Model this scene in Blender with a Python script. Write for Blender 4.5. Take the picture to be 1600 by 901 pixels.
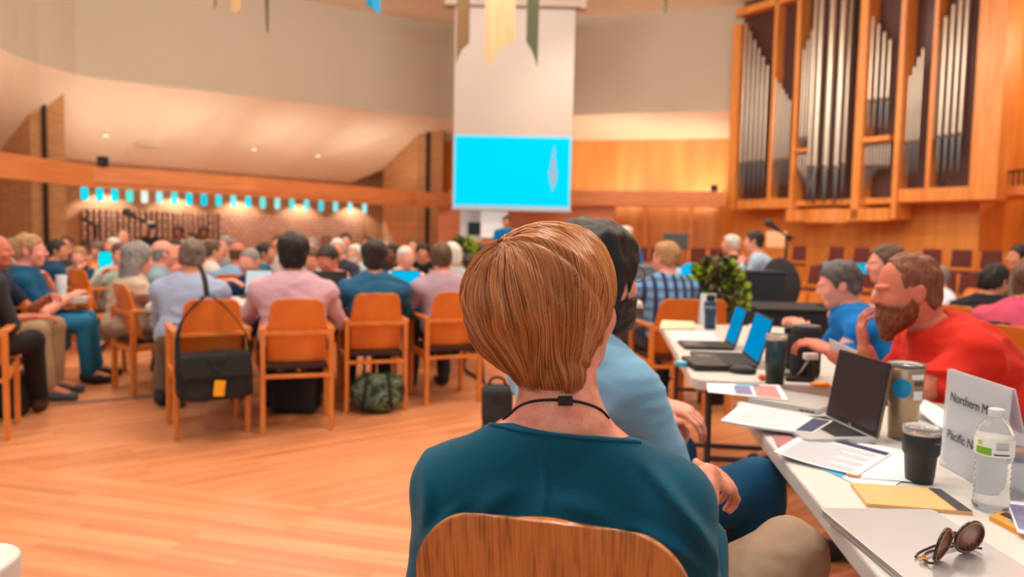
import bpy, bmesh, math, random
import numpy as np
from mathutils import Vector, Matrix

random.seed(7)
RNG = np.random.default_rng(7)
PI = math.pi
for _o in list(bpy.data.objects):
    bpy.data.objects.remove(_o)
SC = bpy.context.scene
COL = SC.collection

# ------------------------------------------------------------------ camera
F_PX, CAM_H = 1150.0, 1.27
PITCH, ROLL = math.atan(80 / 1150), math.radians(1.2)
C_F = Vector((0, math.cos(PITCH), -math.sin(PITCH)))
_U0 = Vector((0, math.sin(PITCH), math.cos(PITCH)))
C_R = Vector((1, 0, 0)) * math.cos(ROLL) + _U0 * math.sin(ROLL)
C_U = -Vector((1, 0, 0)) * math.sin(ROLL) + _U0 * math.cos(ROLL)
CAM_P = Vector((0, 0, CAM_H))
cam_data = bpy.data.cameras.new('camera')
cam = bpy.data.objects.new('camera', cam_data)
COL.objects.link(cam)
cam.matrix_world = Matrix((
    (C_R.x, C_U.x, -C_F.x, 0), (C_R.y, C_U.y, -C_F.y, 0), (C_R.z, C_U.z, -C_F.z, CAM_H), (0, 0, 0, 1)))
cam_data.sensor_width = 36
cam_data.lens = F_PX / 1600 * 36
cam_data.clip_start = 0.05
cam_data.clip_end = 100
cam_data.dof.use_dof = True
cam_data.dof.focus_distance = 1.17
cam_data.dof.aperture_fstop = 3.2
SC.camera = cam

# ------------------------------------------------------------------ world, lights, exposure
SC.view_settings.view_transform = 'Standard'
SC.view_settings.look = 'None'
SC.view_settings.exposure = -0.06
SC.view_settings.gamma = 1.0
SC.view_settings.use_curve_mapping = False
world = bpy.data.worlds.new('world')
SC.world = world
world.use_nodes = True
world.node_tree.nodes['Background'].inputs[0].default_value = (1.0, 0.93, 0.86, 1)
world.node_tree.nodes['Background'].inputs[1].default_value = 0.50


def add_light(name, kind, loc, energy, color, size=0.3, target=None, angle=90, blend=0.6, sy=None):
    d = bpy.data.lights.new(name, kind)
    d.energy = energy
    d.color = color
    if kind == 'AREA':
        d.size = size
        if sy:
            d.shape = 'RECTANGLE'
            d.size_y = sy
    else:
        d.shadow_soft_size = size
    if kind == 'SPOT':
        d.spot_size = math.radians(angle)
        d.spot_blend = blend
    o = bpy.data.objects.new(name, d)
    COL.objects.link(o)
    o.location = loc
    if target is not None:
        v = Vector(target) - Vector(loc)
        o.rotation_euler = v.to_track_quat('-Z', 'Y').to_euler()
    return o


WARM = (1.0, 0.92, 0.82)
NEUT = (1.0, 0.92, 0.84)
# added points standing in for unseen hall lighting, all above the picture
for (_x, _y, _e) in ((-4.5, 2.5, 270), (0.2, 3.6, 300), (4.0, 3.0, 270), (-5, 7.5, 250), (-0.5, 8.0, 250), (4.2, 7.5, 250),
                     (-3.5, 12.0, 170), (2.0, 12.5, 170), (0.3, -0.8, 80)):
    add_light('hall_fill_point', 'POINT', (_x, _y, 6.0), _e, WARM, 0.45)
for (_x, _y) in ((-5.0, 13.0), (-0.6, 14.6), (3.6, 13.8)):
    add_light('ceiling_fill', 'POINT', (_x, _y, 6.5), 75, WARM, 0.2)  # added unseen points that brighten the far ceiling
# two added unseen spots raking the woman for firmer highlights
add_light('raking_spot', 'SPOT', (-2.2, 1.6, 6.0), 290, (1.0, .95, .88), .12, (.0, 1.2, .8), 38, .7)
add_light('raking_spot', 'SPOT', (2.6, 1.9, 6.0), 130, (1.0, .95, .88), .12, (.6, 1.4, .8), 44, .7)
# broad cool area light from behind the camera
add_light('rear_area_light', 'AREA', (-3.5, -5.0, 4.2), 90, (0.86, 0.93, 1.0), 6.0, (0.3, 2.0, 0.8), sy=3.0)
# ------------------------------------------------------------------ measuring helpers (place things where they stand)


def ray(px, py):
    return C_F * F_PX + C_R * (px - 800) + C_U * (450.5 - py)


def WY(px, py, Y):
    d = ray(px, py)
    return CAM_P + d * (Y / d.y)


def WZ(px, py, z):
    d = ray(px, py)
    return CAM_P + d * ((z - CAM_H) / d.z)


def lin(c):
    return tuple(((v / 255) / 12.92 if v / 255 <= 0.04045 else ((v / 255 + 0.055) / 1.055) ** 2.4) for v in c)


# ------------------------------------------------------------------ materials
MATS = {}


def _nt(name):
    m = bpy.data.materials.new(name)
    m.use_nodes = True
    nt = m.node_tree
    return m, nt, nt.nodes['Principled BSDF']


def mat(name, rgb, rough=0.6, metal=0.0, var=0.08, scale=18.0, bump=0.0, bscale=120.0, spec=0.5, emit=0.0,
        trans=0.0, ior=1.45, sheen=0.0, coat=0.0, attr=None, alpha=1.0):
    if name in MATS:
        return MATS[name]
    m, nt, b = _nt(name)
    N, L = nt.nodes, nt.links
    c = lin(rgb)
    tc = N.new('ShaderNodeTexCoord')
    nz = N.new('ShaderNodeTexNoise')
    nz.inputs['Scale'].default_value = scale
    nz.inputs['Detail'].default_value = 4
    L.new(tc.outputs['Object'], nz.inputs['Vector'])
    mx = N.new('ShaderNodeMix')
    mx.data_type = 'RGBA'
    mx.inputs[6].default_value = (*[v * (1 - var) for v in c], 1)
    mx.inputs[7].default_value = (*[min(1, v * (1 + var)) for v in c], 1)
    L.new(nz.outputs['Fac'], mx.inputs[0])
    out = mx.outputs[2]
    if attr:
        at = N.new('ShaderNodeAttribute')
        at.attribute_name = attr
        m2 = N.new('ShaderNodeMix')
        m2.data_type = 'RGBA'
        m2.blend_type = 'MULTIPLY'
        m2.inputs[0].default_value = 1
        L.new(out, m2.inputs[6])
        L.new(at.outputs['Color'], m2.inputs[7])
        out = m2.outputs[2]
    L.new(out, b.inputs['Base Color'])
    b.inputs['Roughness'].default_value = rough
    b.inputs['Metallic'].default_value = metal
    b.inputs['Specular IOR Level'].default_value = spec
    b.inputs['IOR'].default_value = ior
    b.inputs['Transmission Weight'].default_value = trans
    b.inputs['Sheen Weight'].default_value = sheen * .15
    b.inputs['Coat Weight'].default_value = coat
    b.inputs['Alpha'].default_value = alpha
    if emit:
        L.new(out, b.inputs['Emission Color'])
        if emit > .5:
            b.inputs['Specular IOR Level'].default_value = 0
            for l_ in list(b.inputs['Base Color'].links):
                L.remove(l_)
            b.inputs['Base Color'].default_value = (*[v * .12 for v in c], 1)
        b.inputs['Emission Strength'].default_value = emit
    if bump:
        n2 = N.new('ShaderNodeTexNoise')
        n2.inputs['Scale'].default_value = bscale
        n2.inputs['Detail'].default_value = 3
        L.new(tc.outputs['Object'], n2.inputs['Vector'])
        bp = N.new('ShaderNodeBump')
        bp.inputs['Strength'].default_value = bump
        bp.inputs['Distance'].default_value = 0.004
        L.new(n2.outputs['Fac'], bp.inputs['Height'])
        L.new(bp.outputs['Normal'], b.inputs['Normal'])
    MATS[name] = m
    return m


def wood(name, dark, light, grain=(2.0, 30.0, 30.0), rough=0.4, dist=2.0, wscale=1.0, coat=0.2, wave=True):
    """streaky timber, grain running along the axis with the small scale"""
    if name in MATS:
        return MATS[name]
    m, nt, b = _nt(name)
    N, L = nt.nodes, nt.links
    tc = N.new('ShaderNodeTexCoord')
    mp = N.new('ShaderNodeMapping')
    mp.inputs['Scale'].default_value = grain
    L.new(tc.outputs['Object'], mp.inputs['Vector'])
    nz = N.new('ShaderNodeTexNoise')
    nz.inputs['Scale'].default_value = wscale
    nz.inputs['Detail'].default_value = 6
    nz.inputs['Distortion'].default_value = dist
    L.new(mp.outputs[0], nz.inputs['Vector'])
    cr = N.new('ShaderNodeValToRGB')
    cr.color_ramp.elements[0].position = 0.3
    cr.color_ramp.elements[1].position = 0.7
    cr.color_ramp.elements[0].color = (*lin(dark), 1)
    cr.color_ramp.elements[1].color = (*lin(light), 1)
    L.new(nz.outputs['Fac'], cr.inputs[0])
    L.new(cr.outputs[0], b.inputs['Base Color'])
    b.inputs['Roughness'].default_value = rough
    b.inputs['Coat Weight'].default_value = coat
    b.inputs['Coat Roughness'].default_value = 0.25
    bp = N.new('ShaderNodeBump')
    bp.inputs['Strength'].default_value = 0.08
    bp.inputs['Distance'].default_value = 0.002
    L.new(nz.outputs['Fac'], bp.inputs['Height'])
    L.new(bp.outputs['Normal'], b.inputs['Normal'])
    MATS[name] = m
    return m


# ------------------------------------------------------------------ objects
def link(name, me, m=None, parent=None, smooth=False):
    o = bpy.data.objects.new(name, me)
    COL.objects.link(o)
    if m is not None:
        me.materials.clear()
        for q in (m if isinstance(m, (list, tuple)) else [m]):
            me.materials.append(q)
    if parent is not None:
        o.parent = parent
    if smooth:
        me.polygons.foreach_set('use_smooth', [True] * len(me.polygons))
    return o


def obj(name, bm, m=None, parent=None, smooth=False, bevel=0.0, seg=2):
    me = bpy.data.meshes.new(name)
    bm.normal_update()
    bm.to_mesh(me)
    bm.free()
    o = link(name, me, m, parent, smooth)
    if bevel:
        md = o.modifiers.new('bevel', 'BEVEL')
        md.width = bevel
        md.segments = seg
        md.limit_method = 'ANGLE'
        md.angle_limit = math.radians(40)
    return o


def tag(o, label=None, cat=None, group=None, kind=None):
    if label:
        o['label'] = label
    if cat:
        o['category'] = cat
    if group:
        o['group'] = group
    if kind:
        o['kind'] = kind
    return o


def thing(name, label, cat, loc=(0, 0, 0), rz=0.0, group=None):
    o = bpy.data.objects.new(name, None)
    COL.objects.link(o)
    o.empty_display_size = 0.1
    o.location = loc
    o.rotation_euler = (0, 0, rz)
    return tag(o, label, cat, group)


def struct(name, bm, m, smooth=False, bevel=0.0):
    o = obj(name, bm, m, None, smooth, bevel)
    o['kind'] = 'structure'
    return o


def copy_tree(o, parent=None):
    c = o.copy()
    COL.objects.link(c)
    c.parent = parent
    for ch in list(o.children):
        copy_tree(ch, c)
    return c


def NB():
    return bmesh.new()


def box(bm, c, s, rot=None):
    """box of size s centred at c, rot a 3x3/euler-z"""
    v = bmesh.ops.create_cube(bm, size=1.0)['verts']
    bmesh.ops.scale(bm, vec=s, verts=v)
    if rot is not None:
        R = rot if isinstance(rot, Matrix) else Matrix.Rotation(rot, 3, 'Z')
        bmesh.ops.rotate(bm, cent=(0, 0, 0), matrix=R, verts=v)
    bmesh.ops.translate(bm, vec=c, verts=v)
    return v


def bar(bm, a, b, w, d):
    """rectangular bar from a to b, w across, d deep"""
    a, b = Vector(a), Vector(b)
    v = bmesh.ops.create_cube(bm, size=1.0)['verts']
    bmesh.ops.scale(bm, vec=(w, d, (b - a).length), verts=v)
    q = (b - a).to_track_quat('Z', 'Y')
    bmesh.ops.rotate(bm, cent=(0, 0, 0), matrix=q.to_matrix(), verts=v)
    bmesh.ops.translate(bm, vec=(a + b) / 2, verts=v)
    return v


def cyl(bm, a, b, r, r2=None, n=16, caps=True):
    a, b = Vector(a), Vector(b)
    v = bmesh.ops.create_cone(bm, cap_ends=caps, segments=n, radius1=r, radius2=r if r2 is None else r2,
                              depth=(b - a).length)['verts']
    q = (b - a).to_track_quat('Z', 'Y')
    bmesh.ops.rotate(bm, cent=(0, 0, 0), matrix=q.to_matrix(), verts=v)
    bmesh.ops.translate(bm, vec=(a + b) / 2, verts=v)
    return v


def ball(bm, c, s, n=12):
    v = bmesh.ops.create_uvsphere(bm, u_segments=n * 2, v_segments=n, radius=1.0)['verts']
    bmesh.ops.scale(bm, vec=s if isinstance(s, (tuple, list)) else (s, s, s), verts=v)
    bmesh.ops.translate(bm, vec=c, verts=v)
    return v


def lathe(bm, prof, c=(0, 0, 0), n=32, cap0=True, cap1=True):
    """turn the profile [(r,z)...] about the upright axis through c"""
    rings = []
    for r, z in prof:
        rings.append([bm.verts.new((c[0] + r * math.cos(2 * PI * i / n), c[1] + r * math.sin(2 * PI * i / n), c[2] + z))
                      for i in range(n)])
    for a, b in zip(rings, rings[1:]):
        for i in range(n):
            bm.faces.new((a[i], a[(i + 1) % n], b[(i + 1) % n], b[i]))
    if cap0:
        bm.faces.new(rings[0][::-1])
    if cap1:
        bm.faces.new(rings[-1])
    return rings


def tube(bm, pts, r, n=8):
    pts = [Vector(p) for p in pts]
    prev = None
    ref = Vector((0, 0, 1))
    first = None
    for i, p in enumerate(pts):
        t = (pts[min(i + 1, len(pts) - 1)] - pts[max(i - 1, 0)]).normalized()
        s = t.cross(ref)
        if s.length < 1e-3:
            s = t.cross(Vector((1, 0, 0)))
        s.normalize()
        u = s.cross(t)
        rr = r[i] if isinstance(r, (list, tuple)) else r
        ring = [bm.verts.new(p + (s * math.cos(2 * PI * k / n) + u * math.sin(2 * PI * k / n)) * rr) for k in range(n)]
        if prev:
            for k in range(n):
                bm.faces.new((prev[k], prev[(k + 1) % n], ring[(k + 1) % n], ring[k]))
        else:
            first = ring
        prev = ring
    bm.faces.new(first[::-1])
    bm.faces.new(prev)


def prism(bm, poly, z0, z1):
    """upright prism on a plan polygon"""
    a = [bm.verts.new((p[0], p[1], z0)) for p in poly]
    b = [bm.verts.new((p[0], p[1], z1)) for p in poly]
    n = len(poly)
    for i in range(n):
        bm.faces.new((a[i], a[(i + 1) % n], b[(i + 1) % n], b[i]))
    bm.faces.new(a[::-1])
    bm.faces.new(b)
    bmesh.ops.recalc_face_normals(bm, faces=bm.faces)


def slab(bm, poly3, thick):
    """a plate: 3D outline poly3 thickened along its normal"""
    P = [Vector(p) for p in poly3]
    n = Vector((0, 0, 0))
    for i in range(1, len(P) - 1):
        n += (P[i] - P[0]).cross(P[i + 1] - P[0])
    n.normalize()
    a = [bm.verts.new(p) for p in P]
    b = [bm.verts.new(p - n * thick) for p in P]
    k = len(P)
    for i in range(k):
        bm.faces.new((a[i], b[i], b[(i + 1) % k], a[(i + 1) % k]))
    bm.faces.new(a)
    bm.faces.new(b[::-1])
    bmesh.ops.recalc_face_normals(bm, faces=bm.faces)


def smooth_poly(pts, it=2):
    for _ in range(it):
        q = [pts[0]]
        for a, b in zip(pts, pts[1:]):
            a, b = Vector(a), Vector(b)
            q += [a * .75 + b * .25, a * .25 + b * .75]
        q.append(pts[-1])
        pts = q
    return [Vector(p) for p in pts]


def rrect(w, h, r, n=5):
    """rounded rectangle outline centred on 0"""
    out = []
    for cx, cy, a0 in ((w / 2 - r, h / 2 - r, 0), (-w / 2 + r, h / 2 - r, 90), (-w / 2 + r, -h / 2 + r, 180), (w / 2 - r, -h / 2 + r, 270)):
        for i in range(n + 1):
            a = math.radians(a0 + 90 * i / n)
            out.append((cx + r * math.cos(a), cy + r * math.sin(a)))
    return out


def text_obj(name, s, size, m, parent, mw, extrude=0.0002):
    """lettering as a mesh; mw places its local XY plane"""
    cu = bpy.data.curves.new(name, 'FONT')
    cu.body = s
    cu.size = size
    cu.extrude = extrude
    t = bpy.data.objects.new(name, cu)
    COL.objects.link(t)
    dg = bpy.context.evaluated_depsgraph_get()
    me = bpy.data.meshes.new_from_object(t.evaluated_get(dg))
    bpy.data.objects.remove(t)
    o = link(name, me, m, parent)
    o.matrix_local = mw
    return o


# ------------------------------------------------------------------ smooth solids (for bodies, cloth, hair)
def smin(a, b, k):
    h = np.clip(.5 + .5 * (b - a) / k, 0, 1)
    return b + (a - b) * h - k * h * (1 - h)


_LAT = np.random.default_rng(3).random((32, 32, 32)).astype(np.float32) * 2 - 1


def vnoise(p):
    """value noise on an (...,3) array"""
    i = np.floor(p).astype(int)
    f = p - i
    f = f * f * (3 - 2 * f)
    x0, y0, z0 = i[..., 0] & 31, i[..., 1] & 31, i[..., 2] & 31
    x1, y1, z1 = (x0 + 1) & 31, (y0 + 1) & 31, (z0 + 1) & 31
    fx, fy, fz = f[..., 0], f[..., 1], f[..., 2]
    a = _LAT[x0, y0, z0] * (1 - fx) + _LAT[x1, y0, z0] * fx
    b = _LAT[x0, y1, z0] * (1 - fx) + _LAT[x1, y1, z0] * fx
    c = _LAT[x0, y0, z1] * (1 - fx) + _LAT[x1, y0, z1] * fx
    d = _LAT[x0, y1, z1] * (1 - fx) + _LAT[x1, y1, z1] * fx
    return (a * (1 - fy) + b * fy) * (1 - fz) + (c * (1 - fy) + d * fy) * fz


class Solid:
    """blend of tapered limbs and ellipsoids, turned into one closed surface"""

    def __init__(self):
        self.ops = []

    def limb(self, a, b, ra, rb=None, k=0.02):
        a, b = np.array(a, float), np.array(b, float)
        rb = ra if rb is None else rb
        r = max(ra, rb)

        def f(p):
            ab = b - a
            t = np.clip(((p - a) @ ab) / max(ab @ ab, 1e-9), 0, 1)
            return np.linalg.norm(p - a - t[..., None] * ab, axis=-1) - (ra + t * (rb - ra))
        self.ops.append(('u', f, np.minimum(a, b) - r, np.maximum(a, b) + r, k))
        return self

    def ell(self, c, r, R=None, k=0.02, op='u'):
        c, r = np.array(c, float), np.array(r, float)
        Rm = np.eye(3) if R is None else np.array(R, float)   # columns = axes

        def f(p):
            q = (p - c) @ Rm
            k0 = np.linalg.norm(q / r, axis=-1)
            k1 = np.linalg.norm(q / (r * r), axis=-1)
            return np.where(k1 < 1e-6, -r.min(), k0 * (k0 - 1) / np.maximum(k1, 1e-6))
        e = np.abs(Rm) @ r
        self.ops.append((op, f, c - e, c + e, k))
        return self

    def rod(self, a, b, r, k=0.01, op='u'):
        """flat-ended cylinder"""
        a, b = np.array(a, float), np.array(b, float)
        ab = b - a
        Ln = np.linalg.norm(ab)
        u = ab / Ln

        def f(p):
            t = (p - a) @ u
            d = np.linalg.norm(p - a - t[..., None] * u, axis=-1)
            return np.maximum(d - r, np.abs(t - Ln / 2) - Ln / 2)
        self.ops.append((op, f, np.minimum(a, b) - r, np.maximum(a, b) + r, k))
        return self

    def block(self, c, s, R=None, rad=0.01, k=0.01, op='u'):
        c, s = np.array(c, float), np.array(s, float) / 2 - rad
        Rm = np.eye(3) if R is None else np.array(R, float)

        def f(p):
            q = np.abs((p - c) @ Rm) - s
            return np.linalg.norm(np.maximum(q, 0), axis=-1) + np.minimum(q.max(-1), 0) - rad
        e = np.abs(Rm) @ (s + rad)
        self.ops.append((op, f, c - e, c + e, k))
        return self

    def cut(self, f):
        """keep only where f(points) < 0"""
        self.ops.append(('i', f, None, None, 0))
        return self

    def warp(self, f):
        """add f(points) to the distance"""
        self.ops.append(('w', f, None, None, 0))
        return self

    def at(self, p):
        F = np.full(p.shape[:-1], 0.5)
        for op, f, lo, hi, k in self.ops:
            F = self._ap(F, op, f(p), k)
        return F

    @staticmethod
    def _ap(F, op, d, k):
        if op == 'u':
            return smin(F, d, k) if k > 0 else np.minimum(F, d)
        if op == 's':
            return -smin(-F, d, k) if k > 0 else np.maximum(F, -d)
        if op == 'w':
            return F + d
        return np.maximum(F, d)

    def mesh(self, h, name='solid', clip=None):
        us = [o for o in self.ops if o[0] == 'u']
        lo = np.min([o[2] for o in us], 0) - 3 * h
        hi = np.max([o[3] for o in us], 0) + 3 * h
        if clip is not None:
            lo = np.maximum(lo, np.array(clip[0]) - 2 * h)
            hi = np.minimum(hi, np.array(clip[1]) + 2 * h)
        n = np.ceil((hi - lo) / h).astype(int) + 1
        ax = [lo[i] + h * np.arange(n[i]) for i in range(3)]
        F = np.full(n, 0.5)
        for op, f, l, hh, k in self.ops:
            if l is None:
                i0, i1 = np.zeros(3, int), n
            else:
                m = k + 2.5 * h
                i0 = np.clip(np.floor((l - m - lo) / h).astype(int), 0, n)
                i1 = np.clip(np.ceil((hh + m - lo) / h).astype(int) + 1, 0, n)
            if np.any(i1 <= i0):
                continue
            s = tuple(slice(i0[q], i1[q]) for q in range(3))
            p = np.stack(np.meshgrid(ax[0][s[0]], ax[1][s[1]], ax[2][s[2]], indexing='ij'), -1)
            F[s] = self._ap(F[s], op, f(p), k)
        F[0], F[-1], F[:, 0], F[:, -1], F[:, :, 0], F[:, :, -1] = .1, .1, .1, .1, .1, .1
        return surf_net(F, lo, h, name)


def surf_net(F, lo, h, name):
    s = F < 0
    c = np.zeros(np.array(F.shape) - 1, np.int8)
    for dx in (0, 1):
        for dy in (0, 1):
            for dz in (0, 1):
                c += s[dx:F.shape[0] - 1 + dx, dy:F.shape[1] - 1 + dy, dz:F.shape[2] - 1 + dz]
    mk = (c > 0) & (c < 8)
    I = np.argwhere(mk)
    ids = np.full(mk.shape, -1, np.int64)
    ids[mk] = np.arange(len(I))
    pos = np.zeros((len(I), 3))
    cnt = np.zeros(len(I))
    cs = [(x, y, z) for x in (0, 1) for y in (0, 1) for z in (0, 1)]
    for a in cs:
        for ax in range(3):
            if a[ax]:
                continue
            b = list(a)
            b[ax] = 1
            A, B = I + np.array(a), I + np.array(b)
            fa, fb = F[A[:, 0], A[:, 1], A[:, 2]], F[B[:, 0], B[:, 1], B[:, 2]]
            cr = (fa < 0) != (fb < 0)
            t = np.where(cr, fa / np.where(fa == fb, 1, fa - fb), 0)
            w = np.array(a)[None] + t[:, None] * (np.array(b) - np.array(a))[None]
            pos += np.where(cr[:, None], w, 0)
            cnt += cr
    V = lo + (I + pos / np.maximum(cnt, 1)[:, None]) * h
    Q = []
    for ax in range(3):
        o1, o2 = (ax + 1) % 3, (ax + 2) % 3
        sl0 = [slice(1, -1)] * 3
        sl1 = [slice(1, -1)] * 3
        sl0[ax], sl1[ax] = slice(0, -1), slice(1, None)
        s0, s1 = s[tuple(sl0)], s[tuple(sl1)]
        E = np.argwhere(s0 != s1)
        if not len(E):
            continue
        fl = s0[E[:, 0], E[:, 1], E[:, 2]]
        base = E + 1
        base[:, ax] -= 1
        q = []
        for d1, d2 in ((-1, -1), (0, -1), (0, 0), (-1, 0)):
            cc = base.copy()
            cc[:, o1] += d1
            cc[:, o2] += d2
            q.append(ids[cc[:, 0], cc[:, 1], cc[:, 2]])
        q = np.stack(q, 1)
        q[~fl] = q[~fl][:, ::-1]
        Q.append(q)
    Q = np.concatenate(Q) if Q else np.zeros((0, 4), int)
    Q = Q[(Q >= 0).all(1)]
    return mesh_np(name, V, Q)


def mesh_np(name, V, Q):
    me = bpy.data.meshes.new(name)
    k = Q.shape[1]
    me.vertices.add(len(V))
    me.vertices.foreach_set('co', np.ascontiguousarray(V, np.float32).ravel())
    me.loops.add(len(Q) * k)
    me.loops.foreach_set('vertex_index', np.ascontiguousarray(Q, np.int32).ravel())
    me.polygons.add(len(Q))
    me.polygons.foreach_set('loop_start', np.arange(0, len(Q) * k, k, dtype=np.int32))
    me.polygons.foreach_set('use_smooth', np.ones(len(Q), bool))
    me.update(calc_edges=True)
    return me


def merge_meshes(name, ms):
    Vs, Qs, n = [], [], 0
    for m in ms:
        if not len(m.polygons):
            continue
        v = np.empty(len(m.vertices) * 3, np.float32)
        m.vertices.foreach_get('co', v)
        q = np.empty(len(m.loops), np.int32)
        m.loops.foreach_get('vertex_index', q)
        Vs.append(v.reshape(-1, 3))
        Qs.append(q.reshape(-1, 4) + n)
        n += len(m.vertices)
        bpy.data.meshes.remove(m)
    return mesh_np(name, np.concatenate(Vs), np.concatenate(Qs))


def hair_mat_for(key, rgb):
    """streaked hair, the strands running down the head"""
    name = 'hair_' + key
    if name in MATS:
        return MATS[name]
    m, nt, b = _nt(name)
    N, L = nt.nodes, nt.links
    tc = N.new('ShaderNodeTexCoord')
    mp = N.new('ShaderNodeMapping')
    mp.inputs['Scale'].default_value = (150, 150, 26)
    L.new(tc.outputs['Object'], mp.inputs['Vector'])
    nz = N.new('ShaderNodeTexNoise')
    nz.inputs['Scale'].default_value = 1
    nz.inputs['Detail'].default_value = 4
    nz.inputs['Distortion'].default_value = .8
    L.new(mp.outputs[0], nz.inputs['Vector'])
    cr = N.new('ShaderNodeValToRGB')
    c = lin(rgb)
    cr.color_ramp.elements[0].position = .32
    cr.color_ramp.elements[0].color = (*[v * .42 for v in c], 1)
    cr.color_ramp.elements[1].position = .68
    cr.color_ramp.elements[1].color = (*[min(1, v * 1.45 + .004) for v in c], 1)
    L.new(nz.outputs['Fac'], cr.inputs[0])
    L.new(cr.outputs[0], b.inputs['Base Color'])
    b.inputs['Roughness'].default_value = .5
    b.inputs['Specular IOR Level'].default_value = .4
    bp = N.new('ShaderNodeBump')
    bp.inputs['Strength'].default_value = .7
    bp.inputs['Distance'].default_value = .004
    L.new(nz.outputs['Fac'], bp.inputs['Height'])
    L.new(bp.outputs['Normal'], b.inputs['Normal'])
    MATS[name] = m
    return m
# ------------------------------------------------------------------ large structure
GREIGE = mat('greige_plaster', (194, 184, 166), .9, var=.03, scale=.6)
CREAM = mat('cream_plaster', (238, 222, 198), .9, var=.02, scale=.5)
OAKWALL = wood('oak_panelling', (198, 122, 48), (224, 148, 68), (1.2, 1.2, .12), .45, 1.0, 2.2)
OAKCASE = wood('oak_casework', (208, 126, 54), (232, 156, 80), (4, 4, .5), .42, 1.0, 2.0)
OAKBEAM = wood('oak_beam', (196, 114, 58), (216, 134, 76), (.6, .6, 5), .5, 1.0, 2.0)
SALMON = wood('pale_oak_panel', (206, 122, 78), (220, 138, 92), (.5, .5, 4), .5, .5, 1.5)


def brick_mat(name, c1, c2, mortar, sc=1.0, bw=.22, bh=.07, ms=.012):
    m, nt, b = _nt(name)
    N, L = nt.nodes, nt.links
    tc = N.new('ShaderNodeTexCoord')
    sp = N.new('ShaderNodeSeparateXYZ')
    L.new(tc.outputs['Object'], sp.inputs[0])
    ad = N.new('ShaderNodeMath')
    ad.operation = 'ADD'
    L.new(sp.outputs['X'], ad.inputs[0])
    L.new(sp.outputs['Y'], ad.inputs[1])
    cb = N.new('ShaderNodeCombineXYZ')
    L.new(ad.outputs[0], cb.inputs[0])
    L.new(sp.outputs['Z'], cb.inputs[1])
    br = N.new('ShaderNodeTexBrick')
    L.new(cb.outputs[0], br.inputs['Vector'])
    br.inputs['Scale'].default_value = sc
    br.inputs['Color1'].default_value = (*lin(c1), 1)
    br.inputs['Color2'].default_value = (*lin(c2), 1)
    br.inputs['Mortar'].default_value = (*lin(mortar), 1)
    br.inputs['Mortar Size'].default_value = ms
    br.inputs['Brick Width'].default_value = bw
    br.inputs['Row Height'].default_value = bh
    L.new(br.outputs['Color'], b.inputs['Base Color'])
    b.inputs['Roughness'].default_value = .85
    bp = N.new('ShaderNodeBump')
    bp.invert = True
    bp.inputs['Distance'].default_value = .01
    L.new(br.outputs['Fac'], bp.inputs['Height'])
    L.new(bp.outputs['Normal'], b.inputs['Normal'])
    return m


BRICK = brick_mat('brown_brick', (190, 140, 100), (168, 120, 84), (160, 122, 92))
BRICKT = brick_mat('tan_brick', (216, 160, 108), (196, 140, 92), (184, 138, 98))
BRICKSHADE = brick_mat('recess_shade_brick', (92, 66, 50), (78, 56, 42), (80, 62, 50))  # darkened so the shade between the ribs sits in the colour
BRICKP = brick_mat('open_brick', (204, 158, 132), (186, 140, 116), (110, 76, 60), 1, .24, .11, .022)


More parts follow.
